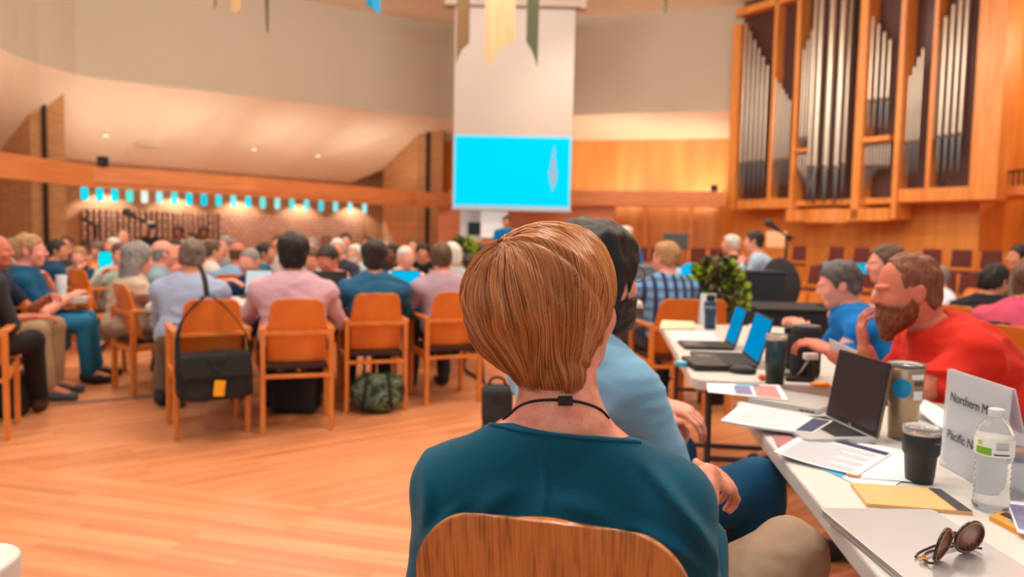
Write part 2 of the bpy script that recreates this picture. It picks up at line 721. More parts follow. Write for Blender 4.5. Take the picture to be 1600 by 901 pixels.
def floor_mat():
    m, nt, b = _nt('strip_oak_floor')
    N, L = nt.nodes, nt.links
    tc = N.new('ShaderNodeTexCoord')

    def rotated(deg):
        mp = N.new('ShaderNodeMapping')
        mp.inputs['Rotation'].default_value = (0, 0, math.radians(deg))
        L.new(tc.outputs['Object'], mp.inputs['Vector'])
        return mp

    def boards(mp, off):
        br = N.new('ShaderNodeTexBrick')
        L.new(mp.outputs[0], br.inputs['Vector'])
        br.offset = .37
        br.inputs['Scale'].default_value = 1
        br.inputs['Brick Width'].default_value = .85
        br.inputs['Row Height'].default_value = .058
        br.inputs['Mortar Size'].default_value = .0012
        br.inputs['Mortar Smooth'].default_value = .4
        br.inputs['Bias'].default_value = .0
        br.inputs['Color1'].default_value = (*lin((234, 162, 114)), 1)
        br.inputs['Color2'].default_value = (*lin((214, 138, 90)), 1)
        br.inputs['Mortar'].default_value = (*lin((196, 112, 66)), 1)
        ns = N.new('ShaderNodeTexNoise')
        m2 = N.new('ShaderNodeMapping')
        m2.inputs['Scale'].default_value = (1.2, 22, 1)
        L.new(mp.outputs[0], m2.inputs['Vector'])
        L.new(m2.outputs[0], ns.inputs['Vector'])
        ns.inputs['Scale'].default_value = 1.0
        ns.inputs['Detail'].default_value = 5
        cr = N.new('ShaderNodeValToRGB')
        cr.color_ramp.elements[0].position = .35
        cr.color_ramp.elements[0].color = (.80, .76, .74, 1)
        cr.color_ramp.elements[1].position = .62
        cr.color_ramp.elements[1].color = (1, 1, 1, 1)
        L.new(ns.outputs['Fac'], cr.inputs[0])
        mx = N.new('ShaderNodeMix')
        mx.data_type = 'RGBA'
        mx.blend_type = 'MULTIPLY'
        mx.inputs[0].default_value = 1
        L.new(br.outputs['Color'], mx.inputs[6])
        L.new(cr.outputs[0], mx.inputs[7])
        return mx.outputs[2]
    seam = rotated(14.6)      # x now runs along the seam, y across it
    near = boards(seam, 0)
    far = boards(rotated(-38), 3)
    sp = N.new('ShaderNodeSeparateXYZ')
    L.new(seam.outputs[0], sp.inputs[0])
    gt = N.new('ShaderNodeMath')
    gt.operation = 'GREATER_THAN'
    gt.inputs[1].default_value = SEAM_V
    L.new(sp.outputs['Y'], gt.inputs[0])
    mx = N.new('ShaderNodeMix')
    mx.data_type = 'RGBA'
    L.new(gt.outputs[0], mx.inputs[0])
    L.new(near, mx.inputs[6])
    L.new(far, mx.inputs[7])
    L.new(mx.outputs[2], b.inputs['Base Color'])
    b.inputs['Roughness'].default_value = .38
    b.inputs['Coat Weight'].default_value = .15
    b.inputs['Coat Roughness'].default_value = .3
    return m


_a, _b = WZ(0, 725, 0), WZ(640, 806, 0)
_ang = math.radians(14.6)
SEAM_V = _b.x * math.sin(_ang) + _b.y * math.cos(_ang)
bm = NB()
prism(bm, [(-20, -4), (16, -4), (16, 27), (-20, 27)], -.2, 0)
struct('floor', bm, floor_mat())
bm = NB()
prism(bm, [(-16, 1), (14, 1), (14, 24), (-16, 24)], 7.0, 7.3)
struct('ceiling', bm, CREAM)

# the upper drum wall that rings the hall, its foot at 4.5 m
DZ = 4.5
drum = [WZ(x, y, DZ) for x, y in
        ((-420, -190), (-300, -100), (-190, -35), (-110, 14), (-50, 50), (0, 75), (30, 89), (60, 100), (120, 117), (190, 127), (250, 134), (400, 151), (550, 169), (700, 185))]
back = [WZ(700, 185, DZ), WZ(895, 180, DZ), WZ(1150, 172, DZ), WZ(1215, 168, DZ)]


def band(bm, pts, z0, z1, th):
    for a, b in zip(pts, pts[1:]):
        d = (b - a)
        n = Vector((-d.y, d.x, 0)).normalized() * th
        prism(bm, [(a.x, a.y), (b.x, b.y), (b.x + n.x, b.y + n.y), (a.x + n.x, a.y + n.y)], z0, z1)


bm = NB()
band(bm, drum, DZ, 7.0, .25)
struct('wall_upper_left', bm, GREIGE)
bm = NB()
band(bm, back, DZ, 7.0, .25)
struct('wall_upper_back', bm, GREIGE)

# outer aisle wall and the sloping soffit between it and the drum
OA, OB = Vector((-10.4, 17.8, 0)), Vector((-4.8, 24.0, 0))
od = (OB - OA).normalized()
outer = []
for p in drum:
    t = (Vector((p.x, p.y, 0)) - OA).dot(od)
    outer.append(OA + od * t)
bm = NB()
for i in range(len(outer) - 1):
    a, b = drum[i], drum[i + 1]
    c, d = outer[i + 1], outer[i]
    slab(bm, [a, b, (c.x, c.y, 2.9), (d.x, d.y, 2.9)], -.06)
q = [Vector((-5.0, 23.9, 2.9)), Vector((-2.2, 22.2, 3.95)), Vector((1.9, 20.9, 3.95)), Vector((6.3, 19.6, 3.95))]
slab(bm, [drum[-1], (-2.2, 22.2, 3.95), (outer[-1].x, outer[-1].y, 2.9)], -.04)
slab(bm, [back[0], back[1], q[2], q[1]], -.05)
slab(bm, [back[1], back[2], q[3], q[2]], -.05)
struct('ceiling_aisle', bm, CREAM)
bm = NB()
e0, e1 = OA - od * 9, OB + od * 1.2
band(bm, [e0, OB + od * 1.6], 0, 4.3, .3)
struct('wall_left', bm, BRICK)
# screen of open brickwork on the lower part of that wall
nin = Vector((od.y, -od.x, 0))
bm = NB()
a, b = OA + nin * .10 + od * 3.45, OB + nin * .10 - od * .15
band(bm, [a, b], .3, 1.75, .09)
struct('wall_left_screen', bm, BRICKP)
bm = NB()
band(bm, [OA + nin * .10, OA + nin * .10 + od * 3.45], .3, 1.75, .06)
struct('wall_left_recess', bm, BRICKSHADE)
bm = NB()
n_r = 26
for i in range(n_r):
    p = OA + od * (.0 + i * .135) + nin * .15
    box(bm, (p.x, p.y, 1.03), (.06, .07, 1.44), math.atan2(od.y, od.x))
struct('trim_1', bm, BRICKP)

# row of small stained windows
panes = [(0, 215, 235), (0, 210, 230), (10, 215, 225), (90, 225, 205), (225, 240, 225), (150, 230, 230), (70, 220, 220),
         (0, 220, 235), (0, 200, 225), (60, 215, 225), (120, 235, 235), (40, 220, 230), (110, 230, 225), (150, 232, 220),
         (90, 215, 210), (110, 225, 220), (70, 215, 220), (140, 225, 235), (150, 235, 235), (160, 235, 235)]
zt = [WY(132, 287, 17.8 - .1).z, 0]
for i in range(20):
    px = 132 + (569.4 - 132) * ((i / 19) * 1.02 - .02 * (i / 19) ** 2) - 6 * math.sin(PI * i / 19) * 0
    # where the ray through this column meets the aisle wall
    d = ray(px, 300)
    s = (OA.x * od.y - OA.y * od.x) / (d.x * od.y - d.y * od.x)
    wp = Vector((d.x * s, d.y * s, 2.11)) + nin * .02
    rz = math.atan2(od.y, od.x)
    bm = NB()
    pl = rrect(.165, .34, .06, 4)
    R = Matrix.Rotation(rz, 3, 'Z')
    slab(bm, [wp + R @ Vector((u, 0, v)) for u, v in pl], .05)
    w = struct('window_%d' % (i + 1), bm, mat('stained_glass_%d' % i, panes[i], .3, emit=1.15, var=.25, scale=9))

# oak beam round the hall with a shadow batten below
beam = [WZ(x, y, 2.37) for x, y in ((-60, 229), (0, 237), (146, 259), (400, 277), (650, 299), (712, 302))]
for i, (p, q_) in enumerate(((beam[:3], 0), (beam[2:], 1))):
    bm = NB()
    band(bm, p, 2.08, 2.37, .25)
    band(bm, [v + Vector((.02, .05, 0)) for v in p], 1.99, 2.08, .12)
    struct('beam_%d' % (i + 1), bm, OAKBEAM)

# brick piers that stand through the soffit
def pier(name, pts, slot, z1=4.3, m=BRICKT):
    bm = NB()
    prism(bm, pts, 0, z1)
    o = struct(name, bm, m)
    bm = NB()
    a, b = slot
    d = (b - a)
    box(bm, ((a.x + b.x) / 2, (a.y + b.y) / 2 - .02, z1 / 2), (d.length, .05, z1), math.atan2(d.y, d.x))
    struct(name + '_slot', bm, mat('slot_dark', (48, 38, 34), .9))


def XY(px, Y):
    p = WY(px, 400, Y)
    return (p.x, p.y)


Yp = 15.9
pier('column_left', [XY(52, Yp), XY(105, Yp + .1), XY(105, Yp + 1.2), XY(-60, Yp + 3.4), XY(-70, Yp + 1.6)],
     (Vector(XY(71, Yp)), Vector(XY(77, Yp))))
Yp = 21.2
pier('column_right', [XY(650, Yp), XY(690, Yp), XY(690, Yp + 2), XY(603, Yp + 3.2), XY(598, Yp + 1.8)],
     (Vector(XY(664, Yp)), Vector(XY(670, Yp))))

# far oak wall, its upper field glowing above the ledge
bm = NB()
fw = [Vector((-2.15, 22.0, 0)), Vector((1.8, 20.8, 0)), Vector((6.3, 19.5, 0)), Vector((7.2, 19.2, 0))]
band(bm, fw, 0, 4.1, .2)
struct('wall_back', bm, OAKWALL)
# pale panelled block behind the projection screen
bm = NB()
p0, p1 = XY(684, 19.3), XY(958, 18.4)
band(bm, [Vector((*p0, 0)), Vector((*p1, 0))], 0, 2.08, .5)
struct('wall_back_panel', bm, SALMON)
bm = NB()
p0, p1 = XY(700, 19.0), XY(1128, 17.6)
band(bm, [Vector((*p0, 0)), Vector((*p1, 0))], 2.10, 2.46, .5)
struct('beam_3', bm, OAKBEAM)
bm = NB()
for px in (1008, 1075, 1135):
    p = WY(px, 400, 19.6)
    box(bm, (p.x, 19.2 + (1135 - px) * .004, 1.1), (.12, .1, 2.2), -.28)
struct('trim_2', bm, OAKCASE)

# wall under and beside the organ
ORA, ORB = Vector((*XY(1143, 18.0), 0)), Vector((*XY(1566, 13.0), 0))
oe = (ORB - ORA).normalized()
on = Vector((oe.y, -oe.x, 0))      # towards the hall
if on.y > 0:
    on = -on


def OP(px, off=0.0, py=400):
    """foot of the point where this column of the view meets the organ front moved off metres into the hall"""
    d = ray(px, py)
    A = ORA + on * off
    s = (A.x * oe.y - A.y * oe.x) / (d.x * oe.y - d.y * oe.x)
    p = CAM_P + d * s
    return Vector((p.x, p.y, p.z))


bm = NB()
a, b = OP(1120, -.55), OP(1527, -.55)
a.z = b.z = 0
band(bm, [a, b], 0, 2.6, .3)
struct('wall_organ', bm, OAKWALL)
bm = NB()
c = b + Vector((1.6, 1.1, 0))
band(bm, [b, c, c + Vector((3.2, -2.6, 0)), c + Vector((4.2, -9, 0))], 0, 7, .3)
struct('wall_right', bm, OAKWALL)
bm = NB()
p = OP(1600, 0)
prism(bm, [tuple(OP(1562, -.3).xy), tuple(OP(1640, .1).xy), tuple((OP(1640, .1) + Vector((1, 1.5, 0))).xy), tuple((OP(1562, -.3) + Vector((.8, 1.2, 0))).xy)], 2.2, 2.36)
struct('trim_3', bm, OAKBEAM)
bm = NB()
pa, pb = OP(1566, -.3), OP(1640, .1)
for i in range(9):
    t = i / 8
    q0 = pa.lerp(pb, t)
    cyl(bm, (q0.x, q0.y, 2.36), (q0.x, q0.y, 2.62), .02, n=8)
pa.z = pb.z = 2.62
tube(bm, [pa, pb], .025)
tag(obj('railing', bm, mat('dark_metal', (60, 42, 34), .5)), 'low dark metal railing on the ledge right of the organ', 'railing')

# risers for the choir seats
bm = NB()
a, b = OP(1150, .25), OP(1600, .25)
a2, b2 = OP(1150, 1.75), OP(1640, 1.75)
prism(bm, [a.xy, b.xy, b2.xy, a2.xy], 0, .42)
struct('floor_riser', bm, OAKCASE)

# ------------------------------------------------------------------ accent lamps that wash the soffit, drum and walls
for px, py in ((40, 128), (185, 170), (330, 185), (470, 203), (592, 216)):
    d = WZ(px, py, 4.0)
    base = Vector((d.x * .96, d.y * .95, 2.2))
    add_light('soffit_uplight', 'SPOT', base, 80, (1.0, .88, .74), .3, (d.x, d.y + .2, 4.2), 120, 1.0)
for px in (162, 273, 373, 468, 549):
    d = ray(px, 330)
    s = (OA.x * od.y - OA.y * od.x) / (d.x * od.y - d.y * od.x)
    wp = Vector((d.x * s, d.y * s, 0)) + nin * .45
    add_light('wall_washer', 'SPOT', (wp.x, wp.y, 2.30), 95, (1.0, .84, .72), .04, (wp.x - nin.x * .12, wp.y - nin.y * .12, 1.0), 128, .3)
for px, e in ((960, 105), (1095, 125)):
    p = WY(px, 300, 19.6)
    add_light('ledge_uplight', 'SPOT', (p.x, 18.75, 2.35), e, (1.0, .78, .5), .08, (p.x, 19.9, 3.2), 120, .9)
p = WY(1010, 200, 19)
add_light('ledge_strip', 'AREA', (p.x - .3, 18.9, 2.5), 35, (1.0, .88, .74), 5.0, (p.x, 19.9, 4.4), sy=.2)
p = OP(1590, -1.0)
add_light('organ_side_lamp', 'POINT', (p.x + 1.5, p.y - 1.0, 5.2), 190, (1.0, .78, .5), .5)
# spots on the organ front and choir
for px in (1230, 1440):
    p = OP(px, 4.2)
    add_light('organ_spot', 'SPOT', (p.x, p.y, 6.2), 330, (1.0, .82, .64), .25, tuple(OP(px, 0) + Vector((0, 0, .6))), 75, .8)
add_light('back_wall_spot', 'SPOT', (1.5, 14.5, 6.3), 260, (1.0, .8, .62), .3, (1.5, 19, 1.2), 80, .9)
# ------------------------------------------------------------------ the pipe organ on the angled wall
organ = thing('pipe_organ', 'large oak pipe organ with silver pipes mounted high on the wall above the choir seats', 'pipe organ', (ORA.x, ORA.y, 0), math.atan2(oe.y, oe.x))
TIN = mat('pipe_tin', (196, 186, 172), .34, metal=.85, var=.08, scale=3)
FOOT = mat('pipe_foot', (120, 126, 130), .35, metal=.85, var=.08, scale=3)
PANEL = wood('organ_dark_panel', (66, 34, 28), (84, 44, 36), (14, 14, .3), .6, .5, 1.5)


def OU(px, py, off=0.0):
    """pixel on the organ front -> distance along it and height"""
    p = OP(px, off, py)
    u = (Vector((p.x, p.y, 0)) - ORA).dot(oe)
    return u, p.z


def opart(name, u0, u1, z0, z1, d0, d1, m, bevel=.01):
    """block from u0..u1, z0..z1, d0..d1 = metres in front of the organ plane"""
    bm = NB()
    box(bm, ((u0 + u1) / 2, -(d0 + d1) / 2, (z0 + z1) / 2), (abs(u1 - u0), abs(d1 - d0), abs(z1 - z0)))
    return obj(name, bm, m, organ, bevel=bevel)


sgn = 1.0
# local -Y must face the hall
_loc = Matrix.Rotation(math.atan2(oe.y, oe.x), 3, 'Z') @ Vector((0, -1, 0))
if _loc.dot(on) < 0:
    sgn = -1.0
TOPZ = 7.0
zb = OU(1190, 322)[1]
zb2 = OU(1320, 342)[1]
zb3 = OU(1465, 312)[1]
uL, uR = OU(1143, 250)[0], OU(1566, 200)[0]
# body of the case behind the pipes
opart('case', uL + .02, uR - .02, zb + .02, TOPZ, -.5, -.22, PANEL)
opart('case_floor', uL, uR, zb - .02, zb + .1, -.5, -.02, OAKCASE)
opart('side_panel', uL - .03, uL + .20, zb - .06, 6.45, -.5, .10, OAKCASE)
u0, u1 = OU(1524, 200)[0], OU(1568, 200)[0]
opart('side_panel', u0, u1, zb3 - .03, TOPZ, -.5, .12, OAKCASE)
# upright posts
posts = [(1205, 5, .06, zb), (1240, 6, .14, zb2), (1341, 12, .2, zb2), (1402, 8, .18, zb2), (1453, 7, .08, zb3)]
for px, w, d, z0 in posts:
    u = OU(px, 200, d)[0]
    ww = abs(OU(px + w / 2, 200)[0] - OU(px - w / 2, 200)[0])
    opart('post', u - ww / 2, u + ww / 2, z0 - .02, TOPZ, -.4, d, OAKCASE)
u = lambda px: OU(px, 250)[0]
# sills under the pipe fields
opart('sill', u(1158), u(1240), zb - .06, zb + .16, -.2, .07, OAKCASE)
opart('sill', u(1404), u(1528), zb3 - .03, zb3 + .22, -.2, .10, OAKCASE)
opart('sill', u(1239), u(1275), zb2 - .05, zb2 + .2, -.2, .18, OAKCASE)
opart('sill', u(1335), u(1402), zb2 - .05, zb2 + .2, -.2, .2, OAKCASE)
# round-fronted sill of the central tower
cu, cr_ = (u(1270) + u(1337)) / 2, abs(u(1337) - u(1270)) / 2
bm = NB()
pl = [(cu + cr_ * math.cos(a) * 1.02, -.12 - cr_ * .75 * math.sin(a)) for a in np.linspace(0, PI, 14)]
prism(bm, pl, zb2 - .08, zb2 + .2)
obj('tower_sill', bm, OAKCASE, organ)
# cross bars
za = OU(1255, 235)[1]
opart('cross_bar', u(1243), u(1270), za - .05, za + .03, -.2, .16, OAKCASE)
zc = OU(1372, 218)[1]
opart('cross_bar', u(1350), u(1396), zc - .06, zc + .04, -.2, .2, OAKCASE)
opart('top_rail', uL, u(1240), OU(1190, 12)[1] - .05, OU(1190, 12)[1] + .12, -.4, .06, OAKCASE)


def pipe(px, top, mouth, bot, wpx, off, n=14):
    """one flue pipe: cylinder, mouth with lips, conical foot"""
    uu, zt_ = OU(px, top, off)
    zm = OU(px, mouth, off)[1]
    z0 = OU(px, bot, off)[1]
    r = abs(OU(px + wpx / 2, 200, off)[0] - OU(px - wpx / 2, 200, off)[0]) / 2 * .56
    y = -off
    bm = NB()
    lathe(bm, [(r * .98, zm - .01), (r, zm + .02), (r, zt_ - .01), (r * .96, zt_)], (uu, y, 0), n)
    pp = obj('pipe', bm, TIN, organ, True)
    bm = NB()
    lathe(bm, [(r * .32, z0), (r * .5, z0 + (zm - z0) * .3), (r * .97, zm - .03), (r * .97, zm - .012)], (uu, y, 0), n)
    obj('foot', bm, FOOT, pp, True)
    bm = NB()
    box(bm, (uu, y - r * .93, zm + .035), (r * 1.2, r * .22, .05))
    obj('mouth', bm, mat('pipe_mouth', (70, 62, 58), .5), pp)
    return pp


def field(x0, x1, n, tops, mouth, bot, off=0.0, fill=1.0):
    for i in range(n):
        t = (i + .5) / n
        px = x0 + (x1 - x0) * t
        top = np.interp(t, np.linspace(0, 1, len(tops)), tops)
        m_ = np.interp(t, [0, 1], mouth)
        b_ = np.interp(t, [0, 1], bot)
        pipe(px, float(top), float(m_), float(b_), (x1 - x0) / n * fill, off)


field(1163, 1203, 6, (30, 108), (256, 252), (307, 305))
field(1211, 1237, 5, (118, 160), (252, 250), (303, 302))
field(1248, 1272, 4, (100, 40), (218, 216), (233, 231), .04)
field(1272, 1284, 1, (-30, -30), (262, 262), (316, 316), .10)
for px, off in ((1289, .24), (1306, .32), (1323, .24)):
    pipe(px, -60, 262, 318, 18, off)
pipe(1334, -60, 258, 312, 12, .08)
field(1352, 1396, 5, (8, 68), (160, 156), (214, 212), .06)
field(1352, 1393, 8, (224, 222), (262, 262), (312, 232), .02)
field(1412, 1446, 5, (140, 68), (226, 222), (289, 286))
field(1461, 1521, 5, (55, -40), (218, 210), (286, 281), fill=1.12)
# small pipes below the left cross bar, their foot line curving down to the tower
field(1246, 1272, 5, (240, 240), (262, 300), (268, 316), .03)
# ------------------------------------------------------------------ furniture
CHAIRW = wood('honey_oak_chair', (208, 116, 42), (228, 140, 62), (6, 6, 1), .4, 1.0, 2.0)
PLY = wood('honey_oak_ply', (214, 112, 32), (234, 134, 50), (3, 3, 1), .35, 1.0, 2.0)
SEATD = mat('dark_seat_pad', (58, 34, 30), .8, bump=.2)
WHITE_T = mat('folding_table_top', (208, 205, 201), .42, var=.02, bump=.05, bscale=500)
BLACK = mat('black_plastic', (26, 26, 29), .45)
GREYM = mat('grey_metal', (150, 150, 152), .35, metal=.8)


def back_panel(w0, w1, wt, z0, z1, y0, y1, r=.05, curve=.018, th=.012, n=24, m_=28):
    """curved plywood back: width w0 at the foot, w1 at 55 %, wt at the top, corners rounded by r"""
    bm = NB()
    H = z1 - z0
    rows = []
    for j in range(m_ + 1):
        v = j / m_
        # finer rows near the top
        v = 1 - (1 - v) ** 1.5
        w = np.interp(v, [0, .5, 1], [w0, w1, wt]) / 2
        d = (1 - v) * H
        if d < r:
            w -= r - math.sqrt(max(r * r - (r - d) ** 2, 0))
        z = z0 + v * H
        yb = y0 + (y1 - y0) * v
        rows.append([bm.verts.new((w * (2 * i / n - 1), yb - curve * (1 - (2 * i / n - 1) ** 2) + curve, z)) for i in range(n + 1)])
    for a, b in zip(rows, rows[1:]):
        for i in range(n):
            bm.faces.new((a[i], a[i + 1], b[i + 1], b[i]))
    bmesh.ops.remove_doubles(bm, verts=bm.verts, dist=1e-5)
    bmesh.ops.solidify(bm, geom=bm.faces[:], thickness=th)
    return bm


def make_armchair(label, cat='chair'):
    t = thing('armchair', label, cat)
    for sx in (-1, 1):
        for sy, nm in ((-1, 'b'), (1, 'f')):
            bm = NB()
            y = -.225 if sy < 0 else .205
            bar(bm, (sx * .21, y, 0), (sx * .21, y, .65), .032, .042)
            obj('leg', bm, CHAIRW, t, bevel=.006)
        bm = NB()
        bar(bm, (sx * .21, -.245, .655), (sx * .21, .235, .655), .045, .026)
        obj('armrest', bm, CHAIRW, t, bevel=.006)
        bm = NB()
        bar(bm, (sx * .208, -.2, .37), (sx * .208, .19, .38), .022, .05)
        obj('side_rail', bm, CHAIRW, t, bevel=.004)
    bm = NB()
    bar(bm, (-.2, -.228, .635), (.2, -.228, .635), .04, .028)
    obj('back_rail', bm, CHAIRW, t, bevel=.005)
    for y in (-.225, .205):
        bm = NB()
        bar(bm, (-.2, y, .36), (.2, y, .36), .045, .022)
        obj('stretcher', bm, CHAIRW, t, bevel=.004)
    bm = NB()
    box(bm, (0, 0, .415), (.385, .42, .035))
    obj('seat', bm, SEATD, t, bevel=.012, seg=3)
    o = obj('backrest', back_panel(.37, .375, .31, .43, .855, -.165, -.275), PLY, t, True)
    return t


_chair0 = make_armchair('x')
_used = [False]


def armchair(x, y, yaw, label, s=1.0, group=None):
    c = _chair0 if not _used[0] else copy_tree(_chair0)
    _used[0] = True
    c.location = (x, y, 0)
    c.rotation_euler = (0, 0, math.radians(yaw))
    c['label'] = label
    if group:
        c['group'] = group
    return c


def folding_table(c, yaw, label, L=1.83, W=.76, z=.74, apron=True):
    """white moulded folding table: c centre on the floor, yaw of its long axis from +Y"""
    t = thing('folding_table', label, 'table', (c[0], c[1], 0), math.radians(yaw))
    bm = NB()
    pl = rrect(W, L, .07, 6)
    prism(bm, pl, z - .045, z)
    obj('tabletop', bm, WHITE_T, t, bevel=.008, seg=3)
    bm = NB()
    for e in (-1, 1):
        bar(bm, (e * (W / 2 - .05), -L / 2 + .12, z - .062), (e * (W / 2 - .05), L / 2 - .12, z - .062), .03, .03)
    obj('rail', bm, GREYM, t)
    for e in (-1, 1):
        bm = NB()
        y = e * (L / 2 - .28)
        for sx in (-1, 1):
            tube(bm, [(sx * (W / 2 - .1), y, z - .05), (sx * (W / 2 - .1), y + e * .04, .25), (sx * (W / 2 - .06), y + e * .05, .013)], .014)
        tube(bm, [(-W / 2 + .02, y + e * .05, .016), (W / 2 - .02, y + e * .05, .016)], .014)
        tube(bm, [(-W / 2 + .1, y + e * .03, .36), (W / 2 - .1, y + e * .03, .36)], .012)
        obj('leg', bm, mat('table_leg', (70, 70, 74), .45, metal=.5), t)
    return t


# the long row of tables on the right
TROW = -6.9     # heading of the row
def row_pt(along, across):
    """point on the right-hand table row; along from the near left corner region, across from its left edge"""
    a = math.radians(-TROW)
    return Vector((.545 + math.sin(a) * along + math.cos(a) * across, .70 + math.cos(a) * along - math.sin(a) * across, 0))


tc = row_pt(.88, .38)
folding_table(tc, TROW, 'near white folding table under the silver laptop and sunglasses', L=1.80)
tc = row_pt(.88 + 1.98, .40)
tc = Vector((1.215, 3.72, 0))
folding_table(tc, -7.4, 'second white folding table holding the two open laptops with blue screens', L=1.95, W=.78)
p = WZ(20, 890, .74)
folding_table((p.x - .345, p.y - .875 + .06), 4, 'white table whose rounded corner enters the bottom left of the picture', L=1.8)
folding_table((-.78, 6.46), -71, 'white folding table in front of the people in the blue and mauve shirts', L=1.4)
folding_table((-2.02, 5.68), -71, 'white folding table in front of the men in light blue and pink shirts', L=1.4)
folding_table((-5.2, 9.0), -70, 'white folding table beside the tilted turquoise screen', L=1.2)
folding_table((-5.25, 6.4), 8, 'white folding table in front of the man in the teal blue polo', L=1.8)
folding_table((.95, 6.9), 40, 'white folding table reached by the man in the plaid shirt', L=1.5)
folding_table((4.1, 4.5), 20, 'white folding table at the far right before the person in raspberry', L=1.6)
folding_table((.45, 10.8), -75, 'white folding table before the lectern, right of the crowd', L=1.8)

# choir chairs with burgundy pads
BURG = mat('burgundy_pad', (96, 40, 36), .8, bump=.15, sheen=.3)
MAROON = mat('dark_pad', (54, 24, 26), .8)


def make_choir():
    t = thing('choir_chair', 'x', 'chair')
    for sx in (-1, 1):
        for y, h in ((-.2, .84), (.2, .42)):
            bm = NB()
            bar(bm, (sx * .2, y, 0), (sx * .2, y - (.03 if h > .5 else 0), h), .035, .035)
            obj('leg', bm, CHAIRW, t, bevel=.005)
    bm = NB()
    box(bm, (0, 0, .40), (.42, .42, .04))
    obj('seat_frame', bm, CHAIRW, t, bevel=.006)
    bm = NB()
    box(bm, (0, 0, .445), (.39, .40, .06))
    obj('seat', bm, BURG, t, bevel=.02, seg=3)
    bm = NB()
    box(bm, (0, -.215, .70), (.37, .05, .33), Matrix.Rotation(math.radians(8), 3, 'X'))
    obj('backrest', bm, BURG, t, bevel=.018, seg=3)
    bm = NB()
    bar(bm, (-.2, -.205, .50), (.2, -.205, .50), .03, .025)
    obj('rail', bm, CHAIRW, t)
    return t


choir0 = make_choir()
_cu = [False]


def choir(x, y, z, yaw, label, sc=1.0):
    c = choir0 if not _cu[0] else copy_tree(choir0)
    _cu[0] = True
    c.location = (x, y, z)
    c.rotation_euler = (0, 0, math.radians(yaw))
    c.scale = (sc,) * 3
    c['label'] = label
    c['group'] = 'choir chairs below the organ'
    return c


face = math.degrees(math.atan2(-on.x, on.y))   # heading whose +Y looks into the hall
ordn = ['first', 'second', 'third', 'fourth', 'fifth', 'sixth', 'seventh', 'eighth', 'ninth', 'tenth']
for i, px in enumerate((1240, 1298, 1337, 1376, 1447, 1494, 1541, 1588)):
    p = OP(px, 1.0)
    choir(p.x, p.y, .42, face, 'burgundy padded choir chair on the riser below the organ, %s from the left' % ordn[i], .92)
for i, px in enumerate((1266, 1352, 1412, 1468, 1508, 1570)):
    p = OP(px, 2.5)
    choir(p.x, p.y, 0, face + (i % 2) * 10 - 5, 'burgundy padded chair on the floor before the riser, %s from the left' % ordn[i])
for i, px in enumerate((966, 1002, 1030, 1095, 1126, 1150)):
    p = WY(px, 400, 15.6)
    choir(p.x, p.y, .3, 180 + (px - 1050) * .05, 'dark chair on the low platform by the back wall, %s from the left' % ordn[i], .95)
bm = NB()
prism(bm, [(1.6, 14.6), (5.2, 14.6), (5.2, 16.6), (1.6, 16.6)], 0, .3)
struct('floor_platform', bm, OAKWALL)

# ------------------------------------------------------------------ projection screen and what hangs above
SCY = 17.0
s0, s1 = WY(707, 325, SCY), WY(891, 326, SCY)
st0 = WY(709, 60, SCY)
scr = thing('projection_screen', 'tall grey projection screen hanging mid hall with a bright cyan slide at its foot', 'projection screen', ((s0.x + s1.x) / 2, SCY, 0))
hw = (s1.x - s0.x) / 2
zt_, zb_ = 6.45, s0.z
z1_ = WY(798, 211, SCY).z
bm = NB()
box(bm, (0, 0, (zt_ + z1_) / 2), (hw * 2, .02, zt_ - z1_))
obj('masking', bm, mat('screen_grey', (196, 190, 184), .9, var=.02), scr)
bm = NB()
box(bm, (0, 0, (z1_ + zb_) / 2), (hw * 2, .02, z1_ - zb_))
obj('screen_fabric', bm, mat('screen_margin', (150, 200, 225), .7, emit=.25, var=.01), scr)
bm = NB()
box(bm, (0, -.014, (z1_ + zb_) / 2 + .02), (hw * 2 - .09, .006, z1_ - zb_ - .14))
disp = obj('projected_slide', bm, mat('cyan_slide', (0, 220, 252), .6, emit=1.0, var=.02, scale=.8), scr)
bm = NB()
sil = [(866, 227), (868, 236), (866, 244), (869, 252), (868, 262), (871, 270), (869, 282), (866, 292), (862, 300), (861, 290), (858, 284), (859, 276), (856, 270), (860, 262), (861, 250), (863, 240)]
slab(bm, [WY(x, y, SCY) - Vector((scr.location.x, SCY + .019, 0)) for x, y in sil], .002)
obj('slide_shape', bm, mat('pale_slide_shape', (170, 205, 232), .6, emit=.8, var=.05), scr)
bm = NB()
cyl(bm, (-hw - .03, 0, zb_ - .02), (hw + .03, 0, zb_ - .02), .035, n=12)
obj('bottom_bar', bm, mat('screen_bar', (176, 176, 182), .5), scr)
bm = NB()
box(bm, (0, .1, 6.55), (hw * 2 + .5, .25, .22))
obj('housing', bm, mat('screen_housing', (196, 180, 168), .7), scr, bevel=.02)
bm = NB()
for z in (6.44, 6.68):
    bar(bm, (-hw - .25, -.04, z), (hw + .12, -.04, z), .05, .05)
obj('rail', bm, mat('screen_rail', (118, 100, 92), .6), scr)
bm = NB()
for e in (-1, 1):
    cyl(bm, (e * hw * .8, .1, 6.6), (e * hw * .8, .1, 7.02), .02, n=8)
obj('hanger', bm, GREYM, scr)

